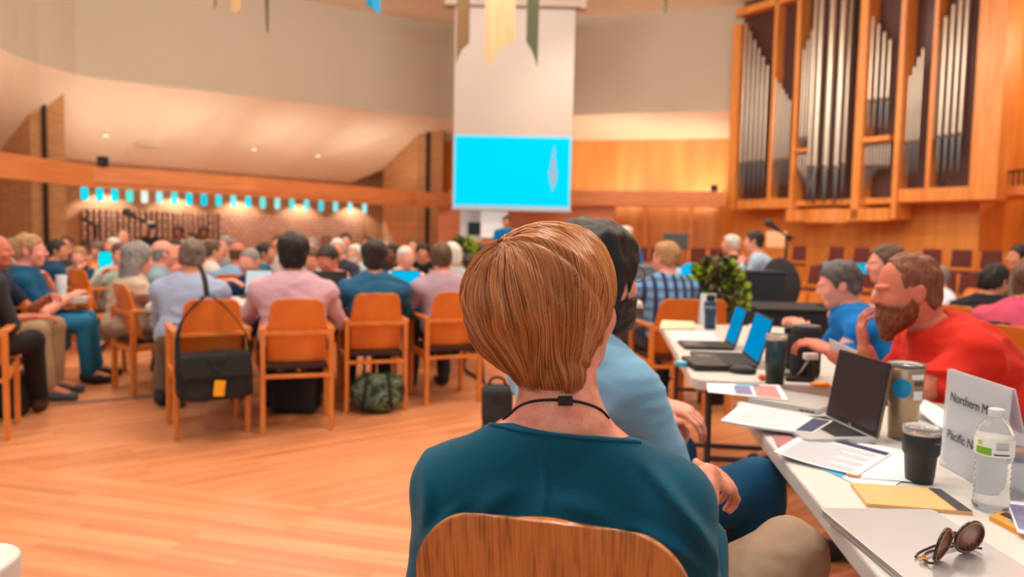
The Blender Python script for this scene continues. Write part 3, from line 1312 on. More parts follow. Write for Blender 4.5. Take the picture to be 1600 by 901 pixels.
# cloth banners hung from the ceiling
def banner(pts, Y, rgb, label, w=1.0):
    o = thing('banner', label, 'banner', (0, 0, 0), 0, 'cloth banners hanging from the ceiling')
    P3 = [WY(x, y, Y) for x, y in pts]
    for v in P3[-2:] + P3[:0]:
        pass
    top = [P3[0], P3[-1]]
    P3[0] = Vector((P3[0].x, Y, 6.95))
    P3[-1] = Vector((P3[-1].x, Y, 6.95))
    c = sum(P3, Vector()) / len(P3)
    c.z = 6.95
    o.location = c
    bm = NB()
    vs = [bm.verts.new(p - c) for p in P3]
    bm.faces.new(vs)
    bmesh.ops.triangulate(bm, faces=bm.faces)
    for _ in range(3):
        bmesh.ops.subdivide_edges(bm, edges=[e for e in bm.edges if e.calc_length() > .12], cuts=1)
    for v in bm.verts:
        v.co.y += .035 * math.sin(v.co.x * 22 + c.x) * min(1, -v.co.z * .6)
    bmesh.ops.solidify(bm, geom=bm.faces[:], thickness=.008)
    obj('cloth', bm, mat('banner_%d_%d_%d' % rgb, rgb, .85, var=.06, scale=3, sheen=.2), o)
    bm = NB()
    x0, x1 = P3[0].x - c.x, P3[-1].x - c.x
    cyl(bm, (min(x0, x1) - .05, 0, 0), (max(x0, x1) + .05, 0, 0), .015, n=8)
    cyl(bm, (0, 0, 0), (0, 0, .08), .008, n=6)
    obj('rod', bm, GREYM, o)


banner([(712, -5), (713, 100), (722, 78), (733, 66), (734, -5)], 9.0, (128, 98, 66), 'brown cloth banner with a slanted foot hanging over the left edge of the screen')
banner([(756, -5), (757, 92), (766, 104), (782, 74), (804, 66), (808, -5)], 9.0, (216, 184, 142), 'wide cream cloth banner with a ragged foot hanging before the screen')
banner([(823, -5), (822, 66), (832, 80), (840, 104), (845, -5)], 9.0, (92, 98, 74), 'dark green pointed banner hanging before the right half of the screen')
banner([(333, -5), (333, 12), (338, 8), (346, -5)], 8.0, (128, 92, 62), 'small brown banner tip at the top left between grey and cream ones')
banner([(357, -5), (358, 14), (368, 20), (378, 16), (384, -5)], 8.0, (206, 172, 124), 'cream rounded banner end at the top left')
banner([(408, -5), (414, 8), (417, 50), (421, 54), (425, -5)], 8.0, (96, 92, 64), 'olive green pointed banner hanging at the top left')
banner([(566, -5), (572, 8), (594, 22), (596, -5)], 8.5, (28, 150, 200), 'bright blue banner tip against the pale ceiling')
banner([(1037, -5), (1038, 12), (1041, 21), (1044, 12), (1045, -5)], 8.5, (124, 110, 70), 'thin olive banner tip above the organ side of the back wall')

# ------------------------------------------------------------------ behind the screen: door, self-glowing board and lectern
d0, d1 = XY(718, 17.9), XY(752, 17.9)
bm = NB()
zc_ = 2.05
box(bm, ((d0[0] + d1[0]) / 2, 17.95, zc_ / 2), (d1[0] - d0[0], .08, zc_))
door = obj('door_1', bm, mat('white_door', (214, 228, 240), .5, var=.02))
door['kind'] = 'structure'
q0, q1 = WY(731, 347, 17.85), WY(750, 367, 17.85)
bm = NB()
box(bm, ((q0.x + q1.x) / 2, 17.89, (q0.z + q1.z) / 2), (q1.x - q0.x, .03, q0.z - q1.z))
obj('window_pane', bm, mat('dark_glass', (20, 50, 58), .15), door)
bm = NB()
cyl(bm, (d1[0] - .08, 17.88, 1.0), (d1[0] + .03, 17.88, 1.0), .015)
obj('handle', bm, GREYM, door)
w0, w1 = WY(752, 328, 17.6), WY(792, 372, 17.6)
wb = thing('display_board', 'bright white upright board standing beside the white door under the screen', 'board', ((w0.x + w1.x) / 2, 17.6, 0))
bm = NB()
box(bm, (0, 0, (w0.z + w1.z) / 2), (w1.x - w0.x, .03, w0.z - w1.z))
obj('panel', bm, mat('white_board_glow', (240, 246, 240), .5, emit=.35, var=.01), wb, bevel=.02)  # brightness put in as emission; the board is no lamp
bm = NB()
for e in (-1, 1):
    bar(bm, (e * .24, .03, w1.z + .1), (e * .24, .03, .03), .03, .03)
    bar(bm, (e * .24, -.25, .015), (e * .24, .3, .015), .04, .03)
obj('stand', bm, GREYM, wb)
lc = WY(768, 400, 15.2)
lec = thing('lectern', 'pale wooden lectern below the screen at the standing speaker', 'lectern', (lc.x, 15.2, 0))
bm = NB()
box(bm, (0, 0, .52), (.62, .42, 1.04))
obj('body', bm, OAKBEAM, lec, bevel=.01)
bm = NB()
box(bm, (0, -.02, 1.10), (.76, .52, .05), Matrix.Rotation(math.radians(-14), 3, 'X'))
obj('reading_top', bm, OAKBEAM, lec, bevel=.01)
bm = NB()
box(bm, (0, 0, .04), (.7, .5, .08))
obj('plinth', bm, OAKBEAM, lec)

# small loudspeakers standing on the beams
for (px, py, Y, lab) in ((157, 250, None, 'small black loudspeaker on the left oak beam'), (1118, 289, 17.8, 'small black loudspeaker on the ledge left of the organ')):
    if Y is None:
        p = WZ(157, 259, 2.37)
        zz = 2.37
        p = p + Vector((-.03, .13, 0))
    else:
        p = WY(px, py, Y)
        zz = 2.46
        p = Vector((p.x, 17.9, zz))
    t = thing('loudspeaker', lab, 'loudspeaker', (p.x, p.y, zz + .0))
    bm = NB()
    box(bm, (0, 0, .09), (.15, .14, .17))
    obj('cabinet', bm, BLACK, t, bevel=.02, seg=3)
    bm = NB()
    cyl(bm, (0, -.065, .08), (0, -.078, .08), .05, n=20)
    obj('cone', bm, mat('speaker_cone', (60, 60, 62), .7), t)
    bm = NB()
    cyl(bm, (0, 0, 0), (0, 0, .012), .04, n=16)
    obj('foot', bm, BLACK, t)

# recessed downlights and a grille in the aisle soffit
def soffit_hit(px, py):
    """where a view ray meets the sloping soffit, by bisection on its height profile"""
    best = None
    for k in range(900):
        Y = 13 + k * .012
        p = WY(px, py, Y)
        dist = (Vector((p.x, p.y, 0)) - OA).dot(nin)      # metres in from the aisle wall
        dd = min(((Vector((a.x, a.y, 0)) - OA).dot(nin)) for a in drum[2:-1])
        # width of the soffit at this place
        t = (Vector((p.x, p.y, 0)) - OA).dot(od)
        ts = [(Vector((a.x, a.y, 0)) - OA).dot(od) for a in drum]
        ds = [(Vector((a.x, a.y, 0)) - OA).dot(nin) for a in drum]
        w = float(np.interp(t, ts, ds))
        if 0 < dist < w:
            zs = 2.9 + 1.6 * dist / w
            if p.z >= zs:
                return Vector((p.x, p.y, zs))
    return best


for i, (px, py) in enumerate(((165, 209), (397, 231), (497, 241))):
    h = soffit_hit(px, py)
    if h is None:
        continue
    t = thing('downlight', 'small round white downlight in the sloping soffit, %s from the left' % ordn[i], 'ceiling light', h - Vector((0, 0, .02)), 0, 'downlights in the soffit')
    bm = NB()
    cyl(bm, (0, 0, -.02), (0, 0, .02), .085, n=20)
    obj('trim_ring', bm, mat('light_ring', (230, 220, 205), .5), t)
    bm = NB()
    cyl(bm, (0, 0, -.026), (0, 0, -.018), .062, n=20)
    obj('lens', bm, mat('light_lens', (255, 240, 215), .5, emit=3.0), t)
h = soffit_hit(229, 224)
if h is not None:
    t = thing('air_grille', 'pale rectangular air grille in the sloping soffit', 'air vent', h - Vector((0, 0, .03)), math.atan2(od.y, od.x))
    bm = NB()
    box(bm, (0, 0, 0), (.55, .3, .03))
    obj('frame', bm, CREAM, t)
    bm = NB()
    for k in range(5):
        box(bm, (0, -.1 + k * .05, -.02), (.5, .02, .01))
    obj('louvre', bm, GREIGE, t)
# ------------------------------------------------------------------ things on the right-hand tables
TZ = .74


def T(px, py, z=TZ):
    return WZ(px, py, z)


PAPER = mat('paper_white', (222, 225, 232), .75, var=.02)
NAVY = mat('print_navy', (50, 56, 92), .7)
INK = mat('print_grey', (140, 144, 160), .8)


def quad_frame(c4):
    """c4: world corners a(near-left) b(near-right) c(far-right) d(far-left) -> bilinear point"""
    a, b, c, d = [Vector(v) for v in c4]

    def f(u, v, dz=0):
        p = (a * (1 - u) + b * u) * (1 - v) + (d * (1 - u) + c * u) * v
        p.z += dz
        return p
    return f


def patch(bm, f, u0, v0, u1, v1, dz, n=1, m=1, cv=None):
    g = {}
    for i in range(n + 1):
        for j in range(m + 1):
            u, v = u0 + (u1 - u0) * i / n, v0 + (v1 - v0) * j / m
            p = f(u, v, dz)
            if cv:
                p.z += cv(u, v)
            g[i, j] = bm.verts.new(p)
    for i in range(n):
        for j in range(m):
            bm.faces.new((g[i, j], g[i + 1, j], g[i + 1, j + 1], g[i, j + 1]))


def sheet(name, label, cat, c4px, z=TZ + .002, m=None, th=.0012, extras=(), cv=None, lines=None, group=None, world4=None):
    """a sheet or thin block lying flat, measured by its four corners"""
    c4 = world4 or [T(x, y, z) for x, y in c4px]
    c0 = sum([Vector(c) for c in c4], Vector()) / 4
    c0.z = z - th
    t = thing(name, label, cat, c0, 0, group)
    f0 = quad_frame([Vector(c) - c0 for c in c4])
    bm = NB()
    patch(bm, f0, 0, 0, 1, 1, 0, 12, 12, cv)
    bmesh.ops.recalc_face_normals(bm, faces=bm.faces)
    for f in bm.faces:
        if f.normal.z < 0:
            f.normal_flip()
    r = bmesh.ops.solidify(bm, geom=bm.faces[:], thickness=th)
    obj('page' if th < .003 else 'block', bm, m or PAPER, t)
    for (nm, mm, u0, v0, u1, v1) in extras:
        bm = NB()
        patch(bm, f0, u0, v0, u1, v1, .0006, 8, 8, cv)
        bmesh.ops.recalc_face_normals(bm, faces=bm.faces)
        obj(nm, bm, mm, t)
    if lines:
        bm = NB()
        u0, u1, v0, v1, n = lines
        for k in range(n):
            v = v0 + (v1 - v0) * k / max(n - 1, 1)
            uu = u1 if k % 4 != 3 else u0 + (u1 - u0) * .6
            patch(bm, f0, u0, v - .006, uu, v + .006, .0007, 6, 1, cv)
        bmesh.ops.recalc_face_normals(bm, faces=bm.faces)
        obj('print', bm, INK, t)
    return t


# closed silver laptop, nearest to the camera
A_, B_ = T(1282, 791, TZ + .016), T(1458, 793, TZ + .016)
e_l = (T(1397, 901, TZ + .016) - T(1300, 815, TZ + .016)).normalized()
C_ = B_ + e_l * .335
D_ = A_ + e_l * .335
lap = thing('closed_laptop', 'closed silver laptop with the sunglasses lying on it', 'laptop', ((A_ + C_) / 2) - Vector((0, 0, .016)))
ux = (B_ - A_).normalized()
R_ = Matrix((ux, Vector((-ux.y, ux.x, 0)), Vector((0, 0, 1)))).transposed()
ALU = mat('brushed_aluminium', (186, 187, 190), .36, metal=.55, var=.02, scale=3)
Wd, Ln = (B_ - A_).length, .325
for nm, z0, z1, m in (('base', .002, .008, ALU), ('lid', .0088, .016, ALU)):
    bm = NB()
    prism(bm, rrect(Wd, Ln, .012, 5), z0, z1)
    q = obj(nm, bm, m, lap, bevel=.0018, seg=2)
    q.rotation_euler = (0, 0, math.atan2(ux.y, ux.x))
bm = NB()
for a in (-.09, .09):
    for b in (-.13, .13):
        cyl(bm, (a, b, 0), (a, b, .002), .008, n=12)
q = obj('foot', bm, BLACK, lap)
q.rotation_euler = (0, 0, math.atan2(ux.y, ux.x))

# sunglasses resting upside down on the laptop lid
sg_c = T(1482, 868, TZ + .017)
sg = thing('sunglasses', 'brown tinted sunglasses with gold hinge ornaments lying on the silver laptop', 'sunglasses', sg_c, math.radians(28))
SHELL = mat('tortoise_dark', (40, 24, 18), .18, coat=.5, var=.4, scale=120)
GOLD = mat('gold_metal', (230, 160, 90), .25, metal=1.0)
LENS = mat('brown_lens', (160, 80, 56), .25, trans=.35, var=.05, spec=.6)
GF = .93
tiltf = Matrix.Rotation(math.radians(12), 3, 'X')
for e in (-1, 1):
    ring = []
    for a in np.linspace(0, 2 * PI, 33)[:-1]:
        # cat-eye outline standing on its top edge (brow line down)
        x = e * .035 + .030 * math.cos(a) * GF
        z = .030 + .0275 * math.sin(a) * (1.0 + .12 * math.cos(a) * e)
        y = -.010 * ((x / .065) ** 2) * 1.2
        ring.append(tiltf @ Vector((x, y, z)) + Vector((0, 0, .001)))
    bm = NB()
    tube(bm, ring + ring[:2], .0031, 8)
    rim = obj('rim', bm, SHELL, sg, True)
    bm = NB()
    inner = []
    for p in ring:
        inner.append(p + Vector((0, -.0024, 0)))
    tube(bm, inner + inner[:2], .0009, 6)
    obj('gold_edge', bm, GOLD, rim, True)
    bm = NB()
    c0 = sum(ring, Vector()) / len(ring)
    cv0 = bm.verts.new(c0 + Vector((0, -.002, 0)))
    vs = [bm.verts.new(p) for p in ring]
    for i in range(len(vs)):
        bm.faces.new((cv0, vs[i], vs[(i + 1) % len(vs)]))
    bmesh.ops.solidify(bm, geom=bm.faces[:], thickness=.0015)
    obj('lens', bm, LENS, sg, True)
    # temple folded behind, with its ornament
    bm = NB()
    h = tiltf @ Vector((e * .065, -.014, .010))
    mid = Vector((e * .02, .022 + .006 * e, .006))
    tube(bm, smooth_poly([h, h + Vector((e * .003, .012, -.004)), Vector((e * .045, .018 + .004 * e, .006)), mid, Vector((-e * .045, .018 + .005 * e, .005)), Vector((-e * .062, .012 + .005 * e, .003))]), .0022, 6)
    tm = obj('temple', bm, SHELL, sg, True)
    bm = NB()
    cc = Vector((e * .064, .002, .006))
    random.seed(4)
    for k in range(14):
        a = 2 * PI * k / 14
        ball(bm, (cc.x + .0065 * math.cos(a), cc.y + .005 * math.sin(a), cc.z + .003 * math.sin(2 * a)), .0017, 4)
    ball(bm, tuple(cc), .003, 5)
    obj('hinge_ornament', bm, GOLD, tm, True)
bm = NB()
tube(bm, smooth_poly([tiltf @ Vector((-.010, .0, .038)), tiltf @ Vector((0, .004, .043)), tiltf @ Vector((.010, 0, .038))]), .0026, 8)
obj('bridge', bm, SHELL, sg, True)
for e in (-1, 1):
    bm = NB()
    ball(bm, tuple(tiltf @ Vector((e * .010, .006, .033))), (.0022, .0035, .006), 6)
    obj('nose_pad', bm, mat('amber_pad', (220, 130, 30), .2, trans=.5), sg, True)

# tan note pad with its dark strip
KRAFT = mat('kraft_card', (222, 172, 116), .7, var=.05)
sheet('note_pad', 'tan kraft note pad with a dark strip, between the silver laptop and the black tumbler', 'note pad',
      ((1354.5, 786), (1520, 799), (1469.5, 763.5), (1329, 753)), TZ + .008, KRAFT, .008,
      extras=(('dark_strip', mat('strip_dark', (58, 60, 66), .6), .86, 0, 1, 1),))
# printed papers
BLUEI = mat('print_cyan', (0, 160, 215), .6)
ORI = mat('print_orange', (226, 120, 70), .7)
sheet('flyer_sheet', 'white handout with cyan band and orange marks, under the navy headed document', 'handout',
      ((1250, 716), (1380, 775), (1440, 722), (1330, 690)), TZ + .0025, PAPER, .001,
      extras=(('cyan_band', BLUEI, 0, 0, .54, .16),), lines=None)
_o = sheet('flyer_sheet', 'loose white print-out fanned out left of the black tumbler', 'handout', ((1330, 745), (1425, 752), (1420, 705), (1340, 690)), TZ + .0045, PAPER, .001)
bm = NB()
_c = Vector(_o.location)
for px, py in ((1319, 735), (1334, 741)):
    p = T(px, py, TZ + .0062) - _c
    cyl(bm, p, p + Vector((0, 0, .0005)), .016, n=20)
obj('orange_mark', bm, ORI, _o)
sheet('printed_document', 'white printed document with a navy heading bar curling over the table edge', 'document',
      ((1208, 712), (1340, 742), (1394, 708), (1262, 673)), TZ + .007, PAPER, .0012,
      extras=(('heading_bar', NAVY, .02, .86, .98, .99),), lines=(.08, .92, .06, .78, 15),
      cv=lambda u, v: .012 * (1 - u) ** 3 * (1 - v))
sheet('printed_document', 'stack of white printed pages with a navy corner lying over the open laptop keyboard', 'document',
      ((1126, 664), (1270, 676), (1302, 657), (1160, 635)), TZ + .018, PAPER, .006,
      extras=(('heading_bar', NAVY, .80, .05, .98, .95),), lines=(.08, .74, .1, .9, 11),
      cv=lambda u, v: .014 * (1 - u) ** 2)
sheet('photo_leaflet', 'small leaflet with a reddish photograph at the table edge', 'leaflet', ((1216, 698), (1245, 705), (1236, 680), (1206, 675)),
      TZ + .004, mat('leaflet_red', (168, 110, 112), .6, var=.5, scale=60), .001)
# closed grey laptop under the picture flyer
c4 = [T(1150, 622, TZ + .02), T(1278, 642, TZ + .02), T(1262, 617, TZ + .02), T(1148, 603, TZ + .02)]
def closed_laptop(label, a, b, depth, m, th=.018, name='closed_laptop', flip=1):
    """a,b: near corners on the table top"""
    a, b = Vector(a), Vector(b)
    a.z = b.z = TZ
    ux_ = (b - a).normalized()
    uy_ = Vector((-ux_.y, ux_.x, 0)) * flip
    c = (a + b) / 2 + uy_ * depth / 2
    t = thing(name, label, 'laptop', c, math.atan2(ux_.y, ux_.x))
    W = (b - a).length
    bm = NB()
    prism(bm, rrect(W, depth, .012, 4), .001, th * .55)
    obj('base', bm, m, t, bevel=.0015)
    bm = NB()
    prism(bm, rrect(W, depth, .012, 4), th * .6, th)
    obj('lid', bm, m, t, bevel=.0015)
    bm = NB()
    for k in range(3):
        box(bm, (W * (.28 + .07 * k), -depth / 2 - .0002, th * .3), (.014, .001, .005))
    obj('port', bm, BLACK, t)
    return t


SILV = mat('silver_plastic', (188, 190, 190), .4, metal=.4, var=.02)
closed_laptop('closed silver laptop under the picture leaflet, near the table joint', T(1165, 628), T(1279, 648), .21, SILV)
pic1 = mat('leaflet_photo', (206, 130, 130), .6, var=.6, scale=40)
pic2 = mat('leaflet_photo_blue', (120, 120, 160), .6, var=.6, scale=50)
sheet('picture_leaflet', 'open leaflet with small colour photographs on the closed silver laptop', 'leaflet',
      ((1106, 612), (1232, 625), (1218, 601), (1104, 598)), TZ + .021, PAPER, .001,
      extras=(('photo', pic2, .36, .1, .58, .8), ('photo', pic1, .62, .05, .93, .9), ('photo', BLUEI, .4, .84, .72, .96)))


def open_laptop(label, h0, h1, lean, depth, height, dispm, basem, lidm, side=-1, logo=False, keys=True):
    """h0,h1: ends of the hinge on the table; the base lies to side (-1: left of h0->h1 ... ) of it"""
    h0, h1 = Vector(h0), Vector(h1)
    h0.z = h1.z = TZ
    ux_ = (h1 - h0).normalized()
    t = thing('open_laptop', label, 'laptop', (h0 + h1) / 2, math.atan2(ux_.y, ux_.x))
    W = (h1 - h0).length
    bm = NB()
    prism(bm, [(x, y + side * depth / 2) for x, y in rrect(W, depth, .01, 4)], .002, .016)
    b = obj('base', bm, basem, t, bevel=.0015)
    if keys:
        bm = NB()
        for r in range(5):
            for k in range(12):
                box(bm, (-W * .42 + W * .84 * (k + .5) / 12, side * (depth * .12 + r * depth * .095), .0168), (W * .84 / 12 * .86, depth * .08, .0016))
        kb = obj('keyboard', bm, BLACK, b)
        bm = NB()
        box(bm, (0, side * depth * .80, .0163), (W * .3, depth * .26, .0008))
        obj('touchpad', bm, mat('touchpad', (120, 120, 124), .4), b)
    a = math.radians(lean)
    lid = obj('lid', NB(), lidm, t)
    bm = NB()
    prism(bm, rrect(W, height, .008, 4), -.003, .003)
    me = bpy.data.meshes.new('lid')
    bm.to_mesh(me)
    bm.free()
    lid.data = me
    me.materials.append(lidm)
    # stand the lid up on the hinge, leaning away from the base
    up = Vector((0, -side * math.sin(a), math.cos(a)))
    nrm = Vector((1, 0, 0)).cross(up)
    M = Matrix(((1, up.x, nrm.x, 0), (0, up.y, nrm.y, 0), (0, up.z, nrm.z, .014), (0, 0, 0, 1)))
    M = M @ Matrix.Translation((0, height / 2, 0))
    lid.matrix_local = M
    s = 1 if (nrm.y * side) > 0 else -1
    bm = NB()
    box(bm, (0, 0, s * .0031), (W - .006, height - .006, .0006))
    obj('bezel', bm, BLACK, lid)
    bm = NB()
    box(bm, (0, .004, s * .0036), (W - .016, height - .024, .001))
    obj('display', bm, dispm, lid)
    bm = NB()
    cyl(bm, (-W * .4, 0, .013), (W * .4, 0, .013), .006, n=10)
    obj('hinge', bm, BLACK, t)
    if logo:
        o = text_obj('logo', 'hp', .014, mat('logo_silver', (190, 192, 196), .3, metal=.6), lid,
                     Matrix.Translation((-.006, -height / 2 + .004, s * .0044)) @ (Matrix.Identity(4) if s > 0 else Matrix.Rotation(PI, 4, 'Y')))
    return t


OFF = mat('display_off', (34, 36, 42), .25, var=.05)
CY = mat('display_cyan', (0, 150, 215), .3, emit=.8, var=.12, scale=6)
DG = mat('laptop_dark', (52, 50, 50), .45, metal=.3)
open_laptop('open laptop with a dark blank display standing left of the sticker covered tumbler', T(1291, 656), T(1371, 694), 9, .20, .205,
            OFF, SILV, mat('laptop_bronze', (120, 104, 92), .35, metal=.6), side=-1, logo=True)
open_laptop('nearer of the two open laptops showing a blue screen', T(1160, 556), T(1184, 577), 16, .24, .205, CY, DG, DG, side=-1)
open_laptop('farther of the two open laptops showing a blue screen', T(1132, 538), T(1148, 548), 16, .24, .20, CY, DG, DG, side=-1)
closed_laptop('closed black laptop at the corner of the second table', T(1086, 580), T(1140, 581), .24, mat('laptop_black', (46, 44, 44), .5), .026)
closed_laptop('dark grey closed laptop behind the nearer blue screen laptop', T(1212, 548), T(1236, 552), .3, mat('laptop_grey', (130, 120, 122), .4, metal=.4), .02)

# mouse
ms = thing('computer_mouse', 'black computer mouse in front of the blue screen laptops', 'mouse', T(1160, 583), math.radians(70))
S = Solid()
S.ell((0, 0, .012), (.032, .055, .022), None, 0)
S.cut(lambda p: .001 - p[..., 2])
link('shell', S.mesh(.0035), BLACK, ms)
bm = NB()
cyl(bm, (-.004, .03, .03), (.004, .03, .03), .006, n=12)
obj('scroll_wheel', bm, GREYM, ms)


def vessel(name, label, cat, p, prof, m, extras=(), n=36):
    """turned cup or bottle; extras: (part, profile, material)"""
    t = thing(name, label, cat, (p.x, p.y, TZ))
    bm = NB()
    lathe(bm, prof, n=n)
    obj('body', bm, m, t, True)
    for nm, pr, mm in extras:
        bm = NB()
        lathe(bm, pr, n=n)
        obj(nm, bm, mm, t, True)
    return t


CLEARP = mat('clear_plastic', (226, 230, 232), .08, trans=.85, var=.0, ior=1.3)
BLKC = mat('black_powdercoat', (38, 38, 42), .42, bump=.1, bscale=900)
# black tumbler
p = T(1436, 752)
s = 1.0
bt_ = vessel('tumbler', 'small black insulated tumbler with a clear lid beside the tan note pad', 'tumbler', p,
       [(.030, .001), (.0335, .002), (.036, .02), (.0395, .072), (.042, .076), (.0455, .082), (.047, .13), (.0465, .131), (.0440, .131)], BLKC,
       (('steel_rim', [(.0462, .1305), (.0468, .137), (.0440, .138), (.0430, .131)], mat('steel', (200, 184, 168), .3, metal=.8)),
        ('lid', [(.0462, .1385), (.0475, .141), (.0478, .149), (.0462, .151), (.042, .150), (.040, .144), (.002, .143)], CLEARP)))
bt_.scale = (.84, .84, .84)
_a = math.atan2(-p.y, -p.x) + .75
_M = Matrix.Translation((.0475 * math.cos(_a), .0475 * math.sin(_a), .112)) @ Matrix.Rotation(_a + PI / 2, 4, 'Z') @ Matrix.Rotation(PI / 2, 4, 'X')
text_obj('logo', 'Grand', .009, mat('logo_pale', (150, 150, 155), .4), bt_, _M)
# tall steel tumbler with stickers
p = T(1409, 684)
tt = vessel('tumbler', 'tall champagne steel tumbler with a round blue sticker', 'tumbler', p,
            [(.030, .001), (.036, .003), (.039, .095), (.041, .10), (.045, .108), (.0475, .195), (.046, .197)], mat('champagne_steel', (168, 146, 120), .35, metal=.7),
            (('lid', [(.0475, .197), (.0485, .20), (.0485, .207), (.046, .209), (.043, .203), (.002, .202)], CLEARP),))


def sticker(parent, r, ang, z, w, h, m, round_=False, nm='sticker'):
    """patch wrapped on a cylinder of radius r; ang: direction it faces"""
    bm = NB()
    n = 16
    if round_:
        c = bm.verts.new((r * math.cos(ang), r * math.sin(ang), z))
        vs = []
        for k in range(28):
            a = 2 * PI * k / 28
            aa = ang + w / 2 * math.cos(a) / r
            vs.append(bm.verts.new((r * math.cos(aa), r * math.sin(aa), z + h / 2 * math.sin(a))))
        for k in range(28):
            bm.faces.new((c, vs[k], vs[(k + 1) % 28]))
    else:
        a0 = [bm.verts.new((r * math.cos(ang + w * (i / n - .5) / r), r * math.sin(ang + w * (i / n - .5) / r), z - h / 2)) for i in range(n + 1)]
        a1 = [bm.verts.new((r * math.cos(ang + w * (i / n - .5) / r), r * math.sin(ang + w * (i / n - .5) / r), z + h / 2)) for i in range(n + 1)]
        for i in range(n):
            bm.faces.new((a0[i], a0[i + 1], a1[i + 1], a1[i]))
    bmesh.ops.recalc_face_normals(bm, faces=bm.faces)
    return obj(nm, bm, m, parent, True)


angc = math.atan2(-p.y, -p.x)
sticker(tt, .0482, angc - .15, .145, .050, .052, mat('sticker_blue', (0, 130, 180), .4, var=.5, scale=40), True, 'blue_sticker')
sticker(tt, .0483, angc + .75, .178, .04, .014, PAPER)
sticker(tt, .0483, angc + .8, .160, .026, .012, mat('sticker_dark', (70, 66, 70), .5))
sticker(tt, .0478, angc + .78, .128, .03, .024, PAPER)
# teal tumbler
p = T(1210, 600)
vessel('tumbler', 'dark teal tumbler with a steel and clear lid in front of the blue screens', 'tumbler', p,
       [(.030, .001), (.033, .003), (.0375, .10), (.0385, .165), (.037, .167)], mat('teal_powdercoat', (10, 58, 66), .35, coat=.3),
       (('steel_rim', [(.0385, .167), (.0387, .176), (.036, .177)], mat('steel', (200, 184, 168), .3, metal=.8)),
        ('lid', [(.037, .1775), (.039, .180), (.039, .188), (.036, .190), (.002, .186)], CLEARP)))
# blue bottle farther along
p = T(1109, 514)
vessel('water_bottle', 'slim navy blue drinks bottle on the far end of the second table', 'bottle', p,
       [(.030, .001), (.034, .004), (.035, .15), (.031, .168), (.022, .175)], mat('navy_bottle', (16, 62, 92), .35),
       (('cap', [(.024, .175), (.027, .178), (.027, .205), (.018, .210), (.002, .210)], BLACK),
        ('grey_band', [(.0353, .128), (.0356, .130), (.0356, .140), (.0353, .142)], mat('band_grey', (130, 134, 140), .5))))
pc = T(1106, 506)
tc_ = thing('table_card', 'white folded table card standing behind the navy bottle', 'card', (pc.x - .02, pc.y - .06, TZ), .1)
bm = NB()
slab(bm, [(-.05, -.03, 0), (.05, -.03, 0), (.05, .0, .20), (-.05, .0, .20)], .002)
slab(bm, [(-.05, .03, 0), (.05, .03, 0), (.05, .0, .20), (-.05, .0, .20)], .002)
obj('card', bm, PAPER, tc_)
bm = NB()
slab(bm, [(-.03, -.0235, .07), (.035, -.0235, .07), (.035, -.012, .15), (-.03, -.012, .15)], .002)
obj('picture', bm, mat('card_picture', (86, 92, 96), .6, var=.5, scale=60), tc_)
# black cylindrical speaker with its charger
p = T(1257, 588)
ja = vessel('portable_speaker', 'black cylindrical portable speaker standing on the second table', 'speaker', p,
            [(.035, .001), (.054, .006), (.057, .02), (.057, .185), (.052, .2), (.04, .203)], mat('speaker_mesh', (30, 30, 34), .75, bump=.6, bscale=700),
            (('top_ring', [(.052, .200), (.050, .207), (.030, .208), (.028, .203)], mat('ring_grey', (96, 96, 98), .4)),))
cb = thing('charging_cable', 'white plug with a grey cable in front of the black speaker', 'cable', T(1268, 596))
bm = NB()
c0 = Vector(cb.location)
pl_ = T(1268, 596) + Vector((.0, .02, .095)) - c0
box(bm, pl_, (.055, .028, .026), .2)
obj('plug', bm, mat('plug_white', (220, 214, 206), .5), cb, bevel=.005)
bm = NB()
tube(bm, smooth_poly([pl_ + Vector((-.01, -.01, -.01)), pl_ + Vector((-.05, -.03, -.06)), T(1245, 588) - c0 + Vector((0, 0, .006)), T(1232, 586) - c0 + Vector((0, 0, .005)), T(1226, 572) - c0 + Vector((0, 0, .005))]), .0035, 6)
obj('cord', bm, mat('cord_grey', (160, 156, 152), .6), cb)
bm = NB()
cyl(bm, (0, 0, 0), pl_ + Vector((0, 0, -.012)), .012, n=12)
obj('stem', bm, BLACK, cb)
p = T(1240, 586)
tag(sheet('power_bank', 'flat black power bank lying before the portable speaker', 'power bank', ((1228, 590), (1268, 592), (1262, 583), (1226, 582)), TZ + .014, BLACK, .014))
# small black flask left of the speaker
vessel('travel_flask', 'small dark flask standing left of the black portable speaker', 'flask', T(1232, 576),
       [(.026, .001), (.03, .004), (.03, .14), (.022, .155)], mat('flask_dark', (34, 44, 52), .4),
       (('cap', [(.022, .155), (.024, .158), (.024, .178), (.004, .181)], BLACK),))
# orange objects
def lump(name, label, cat, p, r, m):
    t = thing(name, label, cat, p)
    S = Solid()
    S.ell((0, 0, r[2]), r, None, 0)
    S.ell((r[0] * .7, 0, r[2] * .8), (r[0] * .6, r[1] * .8, r[2] * .8), None, .01)
    S.warp(lambda q: .002 * vnoise(q * 120))
    link('body', S.mesh(.004), m, t)
    bm = NB()
    cyl(bm, (-r[0] * 1.1, 0, r[2]), (-r[0] * .8, 0, r[2]), r[2] * .4, n=10)
    obj('tip', bm, mat('tip_yellow', (240, 190, 60), .5), t)
    return t


lump('snack_packet', 'small bright orange snack packet right of the black speaker', 'packet', T(1280, 604), (.032, .02, .010), mat('orange_foil', (240, 140, 20), .35))
lump('candy', 'little orange red wrapped sweet left of the teal tumbler', 'sweet', T(1190, 594), (.014, .014, .012), mat('red_foil', (230, 80, 40), .4))
